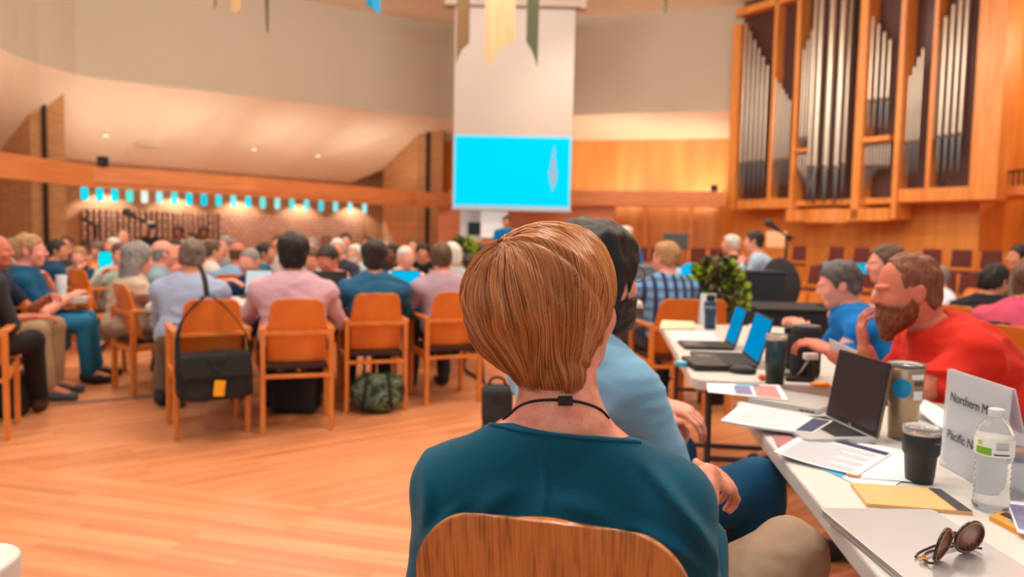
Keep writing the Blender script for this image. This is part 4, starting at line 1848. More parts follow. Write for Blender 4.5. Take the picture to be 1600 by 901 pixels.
# acrylic sign with the two place names
g0, g1 = T(1467.4, 724.6), T(1515, 752)
sx_ = (g1 - g0).normalized()
wid = .245
hgt = .235
sgn_ = thing('name_sign', 'clear acrylic table sign with two lines of bold black lettering behind the water bottle', 'sign', g0, math.atan2(sx_.y, sx_.x))
ACR = mat('acrylic_clear', (232, 236, 242), .06, trans=.55, var=0, ior=1.2)
tl = Vector((0, .035, hgt))
bm = NB()
slab(bm, [(0, 0, .002), (wid, 0, .002), (wid, .006, hgt), (0, .006, hgt)], .003)
obj('front_panel', bm, ACR, sgn_)
bm = NB()
slab(bm, [(0, .075, .002), (wid, .075, .002), (wid, .012, hgt), (0, .012, hgt)], .003)
obj('rear_panel', bm, ACR, sgn_)
bm = NB()
slab(bm, [(.0, 0, .003), (wid, 0, .003), (wid, .075, .003), (.0, .075, .003)], .002)
obj('foot', bm, ACR, sgn_)
bm = NB()
slab(bm, [(.006, .005, .01), (wid - .006, .005, .01), (wid - .006, .0105, hgt - .01), (.006, .0105, hgt - .01)], .0006)
obj('insert', bm, mat('insert_paper', (214, 218, 230), .8, var=.02), sgn_)
ang_ = math.atan2(hgt, .006)
for s_, z_ in (('Northern Mich', .165), ('Pacific Nor', .075)):
    M = Matrix.Translation((.030, z_ * .006 / hgt - .0042, z_)) @ Matrix.Rotation(ang_, 4, 'X')
    t_ = text_obj('lettering', s_, .030, mat('ink_black', (30, 30, 36), .6), sgn_, M, .0003)

# clear water bottle
p = T(1547, 795)
PET = mat('clear_pet', (238, 242, 244), .05, trans=.93, var=0, ior=1.22)
prof = [(.018, .004), (.030, .001), (.034, .012), (.033, .03)]
for k in range(6):
    z = .036 + k * .013
    prof += [(.0335, z), (.0310, z + .006)]
prof += [(.034, .118), (.035, .125), (.035, .165), (.033, .18), (.024, .198), (.0135, .212), (.0130, .222)]
wbt = vessel('water_bottle', 'clear plastic water bottle with a white and green label, nearly empty', 'bottle', p, prof, PET,
             (('cap', [(.0145, .212), (.0150, .214), (.0150, .228), (.013, .230), (.001, .230)], mat('cap_clear', (226, 228, 228), .3, trans=.3)),
              ('label', [(.0356, .127), (.0358, .128), (.0358, .163), (.0356, .164)], mat('label_white', (226, 226, 220), .5))), 40)
wbt.scale = (.98, .98, .90)
angb = math.atan2(-p.y, -p.x)
sticker(wbt, .0362, angb - .55, .139, .032, .016, mat('label_green', (110, 170, 50), .5), nm='green_block')
sticker(wbt, .0362, angb - .75, .156, .010, .010, mat('label_lime', (170, 200, 70), .5), nm='lime_mark')
for k in range(5):
    sticker(wbt, .0362, angb + .42, .160 - k * .0035, .024, .0014, INK if k < 4 else BLACK, nm='print')
sticker(wbt, .0362, angb + .42, .134, .03, .003, mat('ink_black', (30, 30, 36), .6), nm='print')
# card holders and leaflets at the right edge
sheet('pencil_case', 'tan and black case with a teal tag behind the water bottle', 'case', ((1546, 805), (1600, 832), (1606, 812), (1568, 798)), TZ + .01,
      mat('case_tan', (214, 150, 60), .6, var=.2, scale=40), .01, extras=(('flap', BLACK, .1, .5, .8, .95), ('tag', mat('tag_teal', (0, 150, 160), .5), .5, .3, .65, .6)))
sheet('magazine', 'glossy leaflet overhanging at the right edge of the picture', 'leaflet', ((1590, 830), (1660, 850), (1640, 790), (1572, 782)), TZ + .012, PAPER, .002,
      extras=(('photo', pic2, .05, .1, .5, .9),))
sheet('document', 'white sheets right of the water bottle', 'document', ((1580, 765), (1660, 790), (1650, 720), (1580, 705)), TZ + .003, PAPER, .001, lines=(.1, .9, .1, .9, 10))
sheet('marker_case', 'long orange and black pen case at the right edge of the table', 'pen case', ((1572, 712), (1630, 716), (1630, 700), (1574, 693)), TZ + .018, BLACK, .016,
      extras=(('orange_band', mat('band_orange', (236, 150, 40), .5), 0, .35, 1, .75),))
closed_laptop('closed pale laptop behind the acrylic sign in front of the man in red', T(1432, 655), T(1500, 665), .22, SILV)
sheet('document', 'stack of white pages beside the sticker covered tumbler', 'document', ((1436, 640), (1470, 668), (1500, 655), (1440, 620)), TZ + .024, PAPER, .004)
# second table far end
sheet('booklet', 'pale booklet with a yellow edge at the far end of the second table', 'booklet', ((1032, 512), (1085, 512), (1085, 502), (1034, 500)), TZ + .01, mat('booklet_cream', (224, 216, 178), .7, var=.1), .008)
sheet('document', 'white papers between the booklet and the blue screen laptops', 'document', ((1050, 532), (1120, 532), (1112, 518), (1048, 518)), TZ + .003, PAPER, .001, lines=(.1, .9, .2, .8, 5))
sheet('document', 'white papers behind the blue screen laptops', 'document', ((1185, 530), (1216, 536), (1200, 508), (1170, 506)), TZ + .003, PAPER, .001)
vessel('tape_roll', 'cyan cap hooked on the corner of the second table', 'cap', T(1064, 572), [(.02, .001), (.026, .003), (.026, .02), (.02, .022)], mat('cyan_plastic', (60, 190, 225), .5), (('core', [(.012, .0222), (.014, .0225), (.013, .023)], PAPER),))
# ------------------------------------------------------------------ people
def RX(d):
    a = math.radians(d)
    return np.array([[1, 0, 0], [0, math.cos(a), -math.sin(a)], [0, math.sin(a), math.cos(a)]])


def RY(d):
    a = math.radians(d)
    return np.array([[math.cos(a), 0, math.sin(a)], [0, 1, 0], [-math.sin(a), 0, math.cos(a)]])


def RZ(d):
    a = math.radians(d)
    return np.array([[math.cos(a), -math.sin(a), 0], [math.sin(a), math.cos(a), 0], [0, 0, 1]])


def unit(v):
    v = np.array(v, float)
    return v / max(np.linalg.norm(v), 1e-9)


def head_solid(S, c, R, s=1.0, jowl=0.0, ears=True):
    c = np.array(c, float)

    def P(x, y, z):
        return c + R @ (np.array([x, y, z]) * s)

    def r(*a):
        return [v * s for v in a]
    S.ell(P(0, -.012, .032), r(.076, .098, .086), R, .02)
    S.ell(P(0, .032, -.030), r(.061 + jowl, .064, .086), R, .03)
    S.ell(P(0, .058, -.092), r(.034 + jowl, .030, .026), R, .03)
    S.ell(P(0, -.03, -.045), r(.058 + jowl, .06, .06), R, .03)
    for e in (-1, 1):
        S.ell(P(e * .036, .07, -.03), r(.022, .02, .024), R, .02)
        S.ell(P(e * .031, .100, .004), r(.015, .010, .010), R, .01, 's')
        S.limb(P(e * .012, .096, .022), P(e * .046, .082, .022), .007 * s, .005 * s, .012)
        if ears:
            S.ell(P(e * .079, -.008, -.012), r(.009, .021, .033), R @ RY(e * 8) @ RX(8), .008)
            S.ell(P(e * .087, .002, -.010), r(.006, .010, .018), R, .006, 's')
    S.limb(P(0, .092, .012), P(0, .112, -.022), .0075 * s, .0125 * s, .012)
    S.ell(P(0, .1, -.026), r(.018, .012, .008), R, .01)
    S.ell(P(0, .094, -.056), r(.024, .010, .0065), R, .006)
    S.ell(P(0, .092, -.067), r(.020, .010, .0065), R, .006)
    S.ell(P(0, .107, -.0615), r(.022, .006, .0022), R, .002, 's')


HAIRLINE = {
    'short': ([-.2, -.10, -.06, -.032, -.010, .006, .018, .030, .040, .062, .085, .12], [-.090, -.088, -.072, -.045, .012, .012, -.018, -.020, .030, .056, .068, .078]),
    'bob': ([-.2, -.10, -.04, -.0, .02, .05, .08, .12], [-.10, -.11, -.12, -.12, -.05, .02, .06, .08]),
    'long': ([-.2, -.10, -.04, .01, .03, .05, .08, .12], [-.3, -.3, -.3, -.22, -.1, .02, .06, .08]),
    'reced': ([-.2, -.10, -.06, -.032, -.010, .006, .018, .030, .040, .062], [-.090, -.088, -.072, -.045, .012, .012, -.018, -.020, .06, .2]),
    'full': ([-.2, -.10, -.06, -.032, -.010, .006, .018, .030, .040, .062, .085, .12], [-.110, -.105, -.09, -.06, .002, .0, -.026, -.028, .020, .045, .058, .07]),
}


def hair_solid(c, R, style, s=1.0, seed=0):
    c = np.array(c, float)
    S = Solid()

    def P(x, y, z):
        return c + R @ (np.array([x, y, z]) * s)

    def r(*a):
        return [v * s for v in a]
    t = {'short': .010, 'buzz': .004, 'bald': .006, 'bob': .018, 'long': .018, 'full': .020, 'thin': .005, 'tall': .012, 'reced': .004}[style]
    S.ell(P(0, -.012, .032), r(.077 + t, .099 + t, .086 + t), R, .0)
    S.ell(P(0, -.035, -.03), r(.068 + t, .062 + t, .06 + t), R, .02)
    if style == 'tall':
        S.ell(P(0, .01, .08), r(.07, .085, .055), R, .03)
    if style == 'full':
        S.ell(P(0, -.02, .055), r(.088, .10, .08), R, .03)
    if style == 'long':
        S.ell(P(0, -.055, -.10), r(.10, .06, .11), R, .04)
        S.ell(P(0, -.05, -.17), r(.09, .05, .08), R, .04)
    if style == 'bob':
        S.ell(P(0, -.03, -.05), r(.09, .085, .07), R, .03)
    key = {'buzz': 'short', 'bald': 'short', 'thin': 'short', 'tall': 'short'}.get(style, style)
    ly, lz = HAIRLINE[key]
    nz = np.random.default_rng(seed).random(3) * 20

    def keep(p):
        q = ((p - c) @ R) / s
        zl = np.interp(q[..., 1], ly, lz)
        d = (zl - q[..., 2]) * .8 * s
        if style == 'bald':
            top = np.interp(q[..., 1], [-.12, -.02, .05], [.035, .045, .02])
            d = np.maximum(d, (q[..., 2] - top) * .8 * s)
        return d
    S.cut(keep)
    if style not in ('buzz', 'thin'):
        a = .0065 if style != 'bald' else .002
        S.warp(lambda p: a * vnoise(((p - c) @ R) * np.array([55, 55, 20]) / s + nz) + a * .9 * vnoise(((p - c) @ R) * 24 / s + nz))
    return S


def beard_solid(c, R, s=1.0, length=.0, jowl=0.0, thick=.012):
    c = np.array(c, float)
    S = Solid()

    def P(x, y, z):
        return c + R @ (np.array([x, y, z]) * s)
    t = thick
    S.ell(P(0, .032, -.030), [v * s for v in (.061 + jowl + t, .064 + t, .086 + t)], R, 0)
    S.ell(P(0, .062, -.095), [v * s for v in (.038 + jowl + t, .034 + t, .03 + t)], R, .02)
    if length:
        S.limb(P(0, .07, -.10), P(0, .085, -.10 - length), .042 * s, .022 * s, .03)

    def keep(p):
        q = ((p - c) @ R) / s
        top = np.interp(q[..., 1], [-.03, .0, .04, .08, .1], [.02, -.01, -.05, -.042, -.036])
        d = np.maximum(q[..., 2] - top, -.01 - q[..., 1])
        mouth = np.linalg.norm((q - np.array([0, .115, -.062])) / np.array([.022, .03, .010]), axis=-1) - 1
        return np.maximum(d, -mouth * .01) * s
    S.cut(keep)
    S.warp(lambda p: .004 * vnoise(p * 90))
    return S


def hand_solid(S, W, d, n, side, size=1.0, curl=(22, 30, 25), spread=5, thumb=35):
    """palm, four fingers and a thumb; d points along the hand, n out of the back of the hand"""
    W, d = np.array(W, float), unit(d)
    n = unit(np.array(n, float) - d * np.dot(n, d))
    x = np.cross(d, n) * side          # towards the thumb
    R = np.stack([x, d, n], 1)
    if np.linalg.det(R) < 0:
        pass
    z = size
    S.ell(W + d * .048 * z, [.040 * z, .052 * z, .0155 * z], R, .012)
    S.limb(W + x * .018 * z + d * .015 * z, W + x * .026 * z + d * .05 * z - n * .006 * z, .015 * z, .013 * z, .012)
    lens = ((.028, .046, .027, .021, .0088), (.010, .050, .031, .023, .0090), (-.009, .046, .028, .021, .0086), (-.026, .036, .021, .018, .0076))
    for i, (ox, l1, l2, l3, r) in enumerate(lens):
        a = math.radians((1.3 - i) * spread)
        dd = d * math.cos(a) + x * math.sin(a)
        p = W + d * (.088 - abs(ox) * .25) * z + x * ox * z
        S.limb(W + d * .03 * z + x * ox * .6 * z, p, .010 * z, r * 1.08 * z, .008)
        ang = 0
        for j, l in enumerate((l1, l2, l3)):
            ang += math.radians(curl[j] * (1 + .12 * i))
            v = dd * math.cos(ang) - n * math.sin(ang)
            q = p + v * l * z
            S.limb(p, q, r * (1 - .08 * j) * z, r * (.92 - .08 * j) * z, .0025)
            p = q
    p = W + d * .022 * z + x * .024 * z - n * .004 * z
    a = math.radians(thumb)
    v = d * math.cos(a) + x * math.sin(a) - n * .25
    for j, (l, r) in enumerate(((.042, .0125), (.032, .0100), (.025, .0088))):
        v = unit(v + d * .22 * j)
        q = p + v * l * z
        S.limb(p, q, r * z, r * .9 * z, .006 if j == 0 else .002)
        p = q


def ik(a, b, l1, l2, hint):
    a, b = np.array(a, float), np.array(b, float)
    v = b - a
    D = np.linalg.norm(v)
    u = v / D
    D2 = min(D, (l1 + l2) * .995)
    b = a + u * D2
    x = (l1 * l1 - l2 * l2 + D2 * D2) / (2 * D2)
    h = math.sqrt(max(l1 * l1 - x * x, 1e-6))
    w = np.array(hint, float)
    w = unit(w - u * np.dot(w, u))
    return a + u * x + w * h, b


SKIN = {'light': (226, 160, 132), 'pink': (232, 160, 140), 'tan': (206, 140, 106), 'brown': (128, 78, 56), 'ruddy': (205, 120, 95)}
HAIRC = {'black': (18, 16, 18), 'dark': (40, 33, 30), 'brown': (92, 68, 50), 'grey': (138, 134, 132), 'white': (222, 216, 208),
         'blond': (176, 134, 92), 'greybrown': (112, 98, 86), 'pepper': (86, 82, 82), 'ginger': (122, 68, 40), 'darkgrey': (74, 72, 76)}
WORLD_J = {}


def person(label, head, yaw, seat=.45, lean=8, side=0, hunch=.5, hy=0, hp=0, hr=0, hs=1.0, g=1.0, belly=1.0, sw=.19, fwd_head=.03,
           shirt=(90, 110, 140), sleeve='long', pants=(60, 60, 70), hair='short', hairc='brown', skin='light', wl=None, wr=None,
           hints=None, knees=(6, -6), shin=(0, 0), beard=None, res=.016, hres=.008, stand=False, collar=True, eyes=False,
           lap=None, badge=False, shoe=(40, 40, 45), cloth=.0, hands=True, parts=True, jowl=0.0, legz=None, thigh=.44, glasses=False,
           shirtmat=None, curl=(22, 30, 25), armr=1.0, handdir=None):
    """One person. head = world centre of the head; yaw 0 looks along +Y, counter-clockwise."""
    head = np.array(head, float)
    Rw = RZ(yaw)
    ph = (seat + .09) if not stand else .93
    # spine, its length set so that the head reaches its height
    sd = lambda l: unit([math.sin(math.radians(side)), math.sin(math.radians(l)) * math.cos(math.radians(side)),
                         math.cos(math.radians(l)) * math.cos(math.radians(side))])
    s1, s2 = sd(lean * (1 - .5 * hunch)), sd(lean * (1 + .8 * hunch))
    HR = RZ(hy) @ RX(hp) @ RY(hr)
    neck = np.array([0, fwd_head, .165 * hs])
    L = .50
    for _ in range(12):
        C = np.array([0, 0, ph]) + s1 * L * .55
        N = C + s2 * L * .45
        hc = N + s2 * .05 + neck - np.array([0, 0, .03])
        L = min(max(L + (head[2] - hc[2]) * .9, .37), .60)
    dz = head[2] - hc[2]          # what the spine could not take up moves the seat
    ph += dz
    C = C + [0, 0, dz]
    N = N + [0, 0, dz]
    hc = hc + [0, 0, dz]
    org = head - Rw @ hc
    org[2] = 0
    P0 = np.array([0, 0, ph])
    root = thing('person', label, 'person', tuple(org), math.radians(yaw))
    rt = np.array([math.cos(math.radians(side)), 0, -math.sin(math.radians(side))])
    spine = np.stack([rt, np.cross(s1, rt), s1], 1)
    spine2 = np.stack([rt, np.cross(s2, rt), s2], 1)
    Sh = {-1: N - s2 * .055 - rt * sw + spine2[:, 1] * .0, 1: N - s2 * .055 + rt * sw}
    toloc = lambda w: Rw.T @ (np.array(w, float) - org)
    hints = hints or {}
    El, Wr = {}, {}
    for e, w in ((-1, wl), (1, wr)):
        if w is None:
            w = np.array([e * .13, .34, ph + .10]) if not stand else np.array([e * .26, .05, ph - .05])
        elif len(w) == 4:
            w = toloc(w[:3])
        El[e], Wr[e] = ik(Sh[e], w, .29, .26, hints.get(e, (e * .6, -.35, -.8)))
    Hip = {e: P0 + np.array([e * .09 * g, 0, -.02]) for e in (-1, 1)}
    Kn, An = {}, {}
    for i, e in ((0, -1), (1, 1)):
        a = math.radians(knees[i])
        if stand:
            Kn[e] = Hip[e] + np.array([0, .03, -.43])
            An[e] = np.array([Hip[e][0], -.01, .09])
        else:
            Kn[e] = np.array([Hip[e][0] - math.sin(a) * thigh, math.cos(a) * thigh, min(ph, .53) - .01 + (legz or 0)])
            b = math.radians(shin[i])
            An[e] = np.array([Kn[e][0], Kn[e][1] + math.tan(b) * .4, .09])
    # ---------------- body
    B = Solid()
    B.limb(N - s2 * .03, hc + HR @ np.array([0, -.025, -.06]) * hs, .058 * (1 + jowl * 6), .056 * (1 + jowl * 6), .03)

    def torso(S, o, k=.05):
        S.ell(C + s2 * L * .16 - spine2[:, 1] * .005, [.165 * g + o, .108 * g + o, .19 + o], spine2, k)
        S.ell(P0 + s1 * L * .30 + spine[:, 1] * .025 * (belly - .6), [.148 * g * (.6 + .4 * belly) + o, .115 * g * belly + o, .17 + o], spine, k)
        S.ell(P0 + s1 * .02, [.165 * g + o, .13 * g + o, .125 + o], spine, k)
        S.limb(Sh[-1], Sh[1], .055 * g ** .5 + o, None, k)
        for e in (-1, 1):
            S.limb(N + s2 * .015, Sh[e] + s2 * .005, .045 + o, .045 + o, .04)
    torso(B, 0)
    ar = armr
    for e in (-1, 1):
        B.limb(Sh[e], El[e], .050 * ar, .040 * ar, .03)
        B.limb(El[e], Wr[e], .042 * ar, .027 * ar, .01)
        B.limb(Hip[e], Kn[e], .078 * g, .055, .03)
        B.limb(Kn[e], An[e], .053, .037, .01)
        B.limb(An[e], An[e] + np.array([0, .13, -.04]), .04, .03, .02)
    ms = [B.mesh(res)]
    HS = Solid()
    HS.limb(N - s2 * .03, hc + HR @ np.array([0, -.025, -.06]) * hs, .059 * (1 + jowl * 6), .057 * (1 + jowl * 6), .03)
    head_solid(HS, hc, HR, hs, jowl)
    ms.append(HS.mesh(hres))
    if hands:
        for e in (-1, 1):
            Hd = Solid()
            fd = unit(Wr[e] - El[e])
            if handdir and e in handdir:
                fd = unit(handdir[e][0])
                nn = handdir[e][1]
            else:
                nn = np.array([e * .35, -.1, 1.0])
                if abs(fd[2]) > .8:
                    nn = np.array([e * 1.0, 0, 0])
                fd = unit(fd + np.array([-e * .25, 0, -.1])) if not stand else fd
            Hd.limb(Wr[e] - unit(Wr[e] - El[e]) * .05, Wr[e] + fd * .012, .029 * ar, .024, .01)
            hand_solid(Hd, Wr[e] + fd * .01, fd, nn, -e, 1.0, curl)
            ms.append(Hd.mesh(.0048 if hres < .009 else .0065))
    body = link('body', merge_meshes('body', ms), mat('skin_' + skin, SKIN[skin], .5, var=.06, scale=30, spec=.35), root)
    body.parent = root
    # ---------------- shirt
    T = Solid()
    o = .014 + max(cloth - .008, 0)
    torso(T, o)
    for e in (-1, 1):
        r0 = .058 * ar
        if sleeve == 'long':
            T.limb(Sh[e], El[e], r0 + .006, .052 * ar, .03)
            T.limb(El[e], El[e] + (Wr[e] - El[e]) * .93, .052 * ar, .038 * ar, .012)
        elif sleeve == 'rolled':
            T.limb(Sh[e], El[e], r0 + .006, .056 * ar, .03)
            T.limb(El[e], El[e] + (Wr[e] - El[e]) * .2, .056 * ar, .052 * ar, .012)
        else:
            m = Sh[e] + (El[e] - Sh[e]) * .72
            T.limb(Sh[e], m, r0 + .008, .060 * ar, .03)
            u = unit(El[e] - Sh[e])
            T.cut(lambda p, m=m, u=u, s0=Sh[e]: np.where(np.linalg.norm(p - m, axis=-1) < .16, (p - m) @ u, -1.0))
    nd = unit(hc + HR @ np.array([0, -.025, -.06]) - N)
    if cloth:
        ph0 = random.random() * 10

        def folds(p):
            q = p * np.array([5, 5, 13]) + ph0
            w = vnoise(q + 1.5 * vnoise(p[..., ::-1] * 4 + ph0)[..., None])
            w2 = vnoise(p[..., [1, 2, 0]] * np.array([13, 30, 13]) + ph0 * 2)
            return cloth * ((np.abs(w) - .25) * 1.5 + (np.abs(w2) - .3) * .5)
        T.warp(folds)
    if collar:
        T.rod(N - nd * .01, N + nd * .045, .073, .008)
        T.rod(N + nd * .012, N + nd * .2, .064, .0, 's')
    else:
        T.limb(N - nd * .03, N + nd * .03, .074 * (1 + jowl * 8), None, .04)
        T.limb(N + nd * .11, N + nd * .26, .071 + jowl * 1.6, None, .0)
        T.ops[-1] = ('s',) + T.ops[-1][1:4] + (.004,)
    sm = shirtmat or mat('cloth_%d_%d_%d' % shirt, shirt, .85, var=.07, scale=9, bump=.15, bscale=300, sheen=.25, spec=.2)
    shirt_o = link('shirt', T.mesh(res if res > .01 else res), sm, root)
    # ---------------- trousers
    Q = Solid()
    Q.ell(P0 + s1 * (-.01), [.162 * g + .004, .14 * g + .008, .115], spine, .03)
    for i, e in enumerate((-1, 1)):
        Q.limb(Hip[e], Kn[e], .090 * g, .072, .04)
        Q.limb(Kn[e], An[e] + (Kn[e] - An[e]) * .06, .070, .060, .03)
    if cloth:
        Q.warp(lambda p: cloth * .9 * vnoise(p * np.array([14, 14, 9])))
    pm = mat('cloth_%d_%d_%d' % pants, pants, .85, var=.10, scale=9, bump=.15, bscale=300, sheen=.2, spec=.2)
    link('trousers', Q.mesh(max(res, .013)), pm, root)
    for e in (-1, 1):
        b = NB()
        S = Solid()
        a = An[e]
        S.limb(a + [0, -.03, -.035], a + [0, .06, -.045], .042, .042, .01)
        S.limb(a + [0, .05, -.05], a + [0, .17, -.06], .042, .034, .03)
        S.limb(a + [0, -.02, 0], a + [0, -.02, .03], .045, .043, .02)
        S.cut(lambda p: -(p[..., 2]) + .002)
        link('shoe', S.mesh(.012), mat('shoe_%d_%d_%d' % shoe, shoe, .6), root)
        b.free()
    # ---------------- hair
    if hair:
        link('hair', hair_solid(hc, HR, hair, hs * (1 + jowl * 2), seed=len(bpy.data.objects) % 50).mesh(hres),
             hair_mat_for(hairc, HAIRC[hairc]), root)
    if beard:
        bc, bl = beard
        link('beard', beard_solid(hc, HR, hs, bl, jowl).mesh(hres), hair_mat_for(bc, HAIRC[bc]), root)
    if eyes:
        for e in (-1, 1):
            bmm = NB()
            ball(bmm, (0, 0, 0), .0118 * hs, 8)
            c = hc + HR @ (np.array([e * .031, .0835, .004]) * hs)
            ey = obj('eye', bmm, mat('eye_white', (225, 220, 215), .2), root, True)
            ey.location = c
            bmm = NB()
            ball(bmm, tuple(HR @ np.array([0, .0075, 0]) * hs), .0058 * hs, 6)
            obj('iris', bmm, mat('iris_dark', (45, 32, 26), .2), ey, True)
            bmm = NB()
            pts = [hc + HR @ (np.array([e * x, .094 - .02 * (x / .045) ** 2, z]) * hs) for x, z in ((.012, .022), (.03, .027), (.046, .02))]
            tube(bmm, pts, .0035, 6)
            obj('eyebrow', bmm, hair_mat_for(hairc, HAIRC[hairc]), root, True)
    if glasses:
        bmm = NB()
        for e in (-1, 1):
            ring = [hc + HR @ (np.array([e * .034 + .024 * math.cos(a), .112 - abs(.3 * (e * .034 + .024 * math.cos(a))) * .25, .004 + .019 * math.sin(a)]) * hs)
                    for a in np.linspace(0, 2 * PI, 17)]
            tube(bmm, ring, .0018, 6)
            tube(bmm, [hc + HR @ (np.array([e * .058, .106, .01]) * hs), hc + HR @ (np.array([e * .082, .05, .008]) * hs),
                       hc + HR @ (np.array([e * .084, -.0, .004]) * hs)], .0018, 6)
        tube(bmm, [hc + HR @ (np.array([-.01, .112, .008]) * hs), hc + HR @ (np.array([.01, .112, .008]) * hs)], .0018, 6)
        obj('glasses', bmm, mat('tortoise', (70, 44, 28), .3), root, True)
    J = dict(root=root, N=N, C=C, P0=P0, hc=hc, HR=HR, Sh=Sh, El=El, Wr=Wr, Kn=Kn, org=org, Rw=Rw, s2=s2, spine2=spine2, yaw=yaw, shirt=shirt_o)
    return J


def to_world(J, p):
    return J['org'] + J['Rw'] @ np.array(p, float)
# ------------------------------------------------------------------ the people, nearest first
def HC(px, py, Y):
    return tuple(WY(px, py, Y))


def seat_for(J, label, back=.0, dyaw=0.0):
    """an armchair under a seated person"""
    p = to_world(J, (0, -.0 - back, 0))
    return armchair(p[0], p[1], J['yaw'] + dyaw, label)


LIGHTB = (150, 178, 214)
# --- man in red, leaning on the table
def world4(px, py, Y):
    v = WY(px, py, Y)
    return (v.x, v.y, v.z, 1)


J = person('heavy bearded man in a red shirt leaning on the table, paper in hand', HC(1418, 452, 2.72), 84, lean=26, hunch=1.0, hy=-2, hp=-10, hs=1.08, g=1.30,
           belly=1.25, sw=.20, fwd_head=.07, shirt=(206, 44, 30), sleeve='short', pants=(60, 56, 54), hair='reced', hairc='ginger', skin='ruddy',
           wl=world4(1306, 553, 2.58), wr=world4(1352, 548, 2.90), hints={-1: (-.8, -.2, -.9), 1: (.2, .6, -1)}, beard=('ginger', .05), res=.010, hres=.005,
           cloth=.020, jowl=.008, armr=1.22, collar=False, handdir={1: ((.1, .2, 1), (0, 1, 0))})
p = to_world(J, (0, -.05, 0))
ch = choir(p[0], p[1], 0, 84, 'burgundy padded chair under the heavy man in the red shirt', 1.08)
ch['group'] = 'padded chairs at the right-hand tables'
hp_ = Vector((*to_world(J, J['Wr'][-1]),))
sheet('document', 'folded white sheet held in the hand of the man in the red shirt', 'paper',
      (), m=PAPER, th=.0015, world4=[WY(1296, 528, 2.46), WY(1340, 548, 2.40), WY(1336, 560, 2.5), WY(1296, 545, 2.56)], z=.87)

# --- neighbour in the light blue shirt
J = person('dark haired bearded man with glasses in a light blue shirt beside the woman in front', HC(932, 436, 1.93), -52, lean=10, hunch=.3, hy=6, hp=4, hs=1.14, g=.98, belly=1.1, sw=.178,
           shirt=(126, 174, 206), sleeve='rolled', pants=(20, 74, 110), hair='full', hairc='black', skin='pink', beard=('dark', .02), res=.009, hres=.0048,
           cloth=.014, wl=world4(1030, 628, 2.26), wr=world4(1024, 655, 2.02), hints={-1: (-.7, -.3, -.7), 1: (.7, -.4, -.6)}, knees=(-4, -22), legz=.10, thigh=.50, glasses=True,
           handdir={-1: ((.5, .2, -.1), (0, -.2, 1)), 1: ((-.1, 1, -.2), (0, .3, 1))}, armr=1.12)
seat_for(J, 'honey oak armchair under the man in the light blue shirt beside the woman', -.06, 36)

# --- the row at the centre tables
J = person('man in a light blue shirt with a black bag on his chair', HC(301, 402, 5.10), 34 - 30, lean=14, hy=8, hp=-14, g=1.1, shirt=(160, 176, 206), hair='short', hairc='greybrown', skin='tan',
           pants=(112, 96, 80), wl=(-.12, .38, .76 - .0), wr=(.14, .40, .76), cloth=.013, res=.013, hres=.007, knees=(26, -10), shin=(-10, 10))
JA = armchair(-1.96, 4.71, 30, 'honey oak armchair with a black shoulder bag hanging from its back')
J2 = person('broad man in a pink shirt seen from behind at the centre table', HC(458, 397, 5.02), 18, lean=10, hy=-4, hp=-4, g=1.3, hs=1.08, sw=.215, shirt=(206, 168, 182), hair='full', hairc='black', skin='tan',
            pants=(44, 44, 52), wl=(-.2, .40, .76), wr=(.2, .40, .76), cloth=.015, res=.013, hres=.007)
armchair(-1.43, 4.86, 18.6, 'honey oak armchair under the broad man in the pink shirt')
J3 = person('person with thick dark hair in a blue shirt seen from behind', HC(584, 402, 5.58), 19, lean=8, hy=0, hp=-4, g=1.08, sw=.195, shirt=(46, 100, 136), hair='full', hairc='dark', skin='tan',
            pants=(40, 52, 70), wl=(-.15, .40, .76), wr=(.15, .40, .76), cloth=.013, res=.014, hres=.008)
armchair(-1.035, 5.44, 19, 'honey oak armchair under the dark haired person in the blue shirt')
J4 = person('man in a mauve shirt with thinning brown hair seen from behind', HC(690, 404, 5.86), 24, lean=10, hy=-18, hp=-8, g=1.05, shirt=(178, 152, 168), hair='short', hairc='brown', skin='pink',
            pants=(50, 50, 60), wl=(-.15, .40, .76), wr=(.15, .40, .76), cloth=.013, res=.014, hres=.008)
armchair(-.52, 5.72, 23, 'honey oak armchair under the man in the mauve shirt')
J5 = person('grey haired woman in a beige top turned towards the centre table', HC(216, 404, 6.02), -40, lean=12, hy=4, hp=-8, hs=1.08, g=1.08, shirt=(196, 176, 156), hair='long', hairc='grey', skin='pink',
            pants=(150, 124, 100), wl=(-.1, .40, .78), wr=(.15, .42, .78), cloth=.013, res=.014, hres=.008, knees=(24, 10), collar=False, shoe=(60, 60, 64))
armchair(-2.84, 5.81, -44, 'honey oak armchair under the grey haired woman in beige')

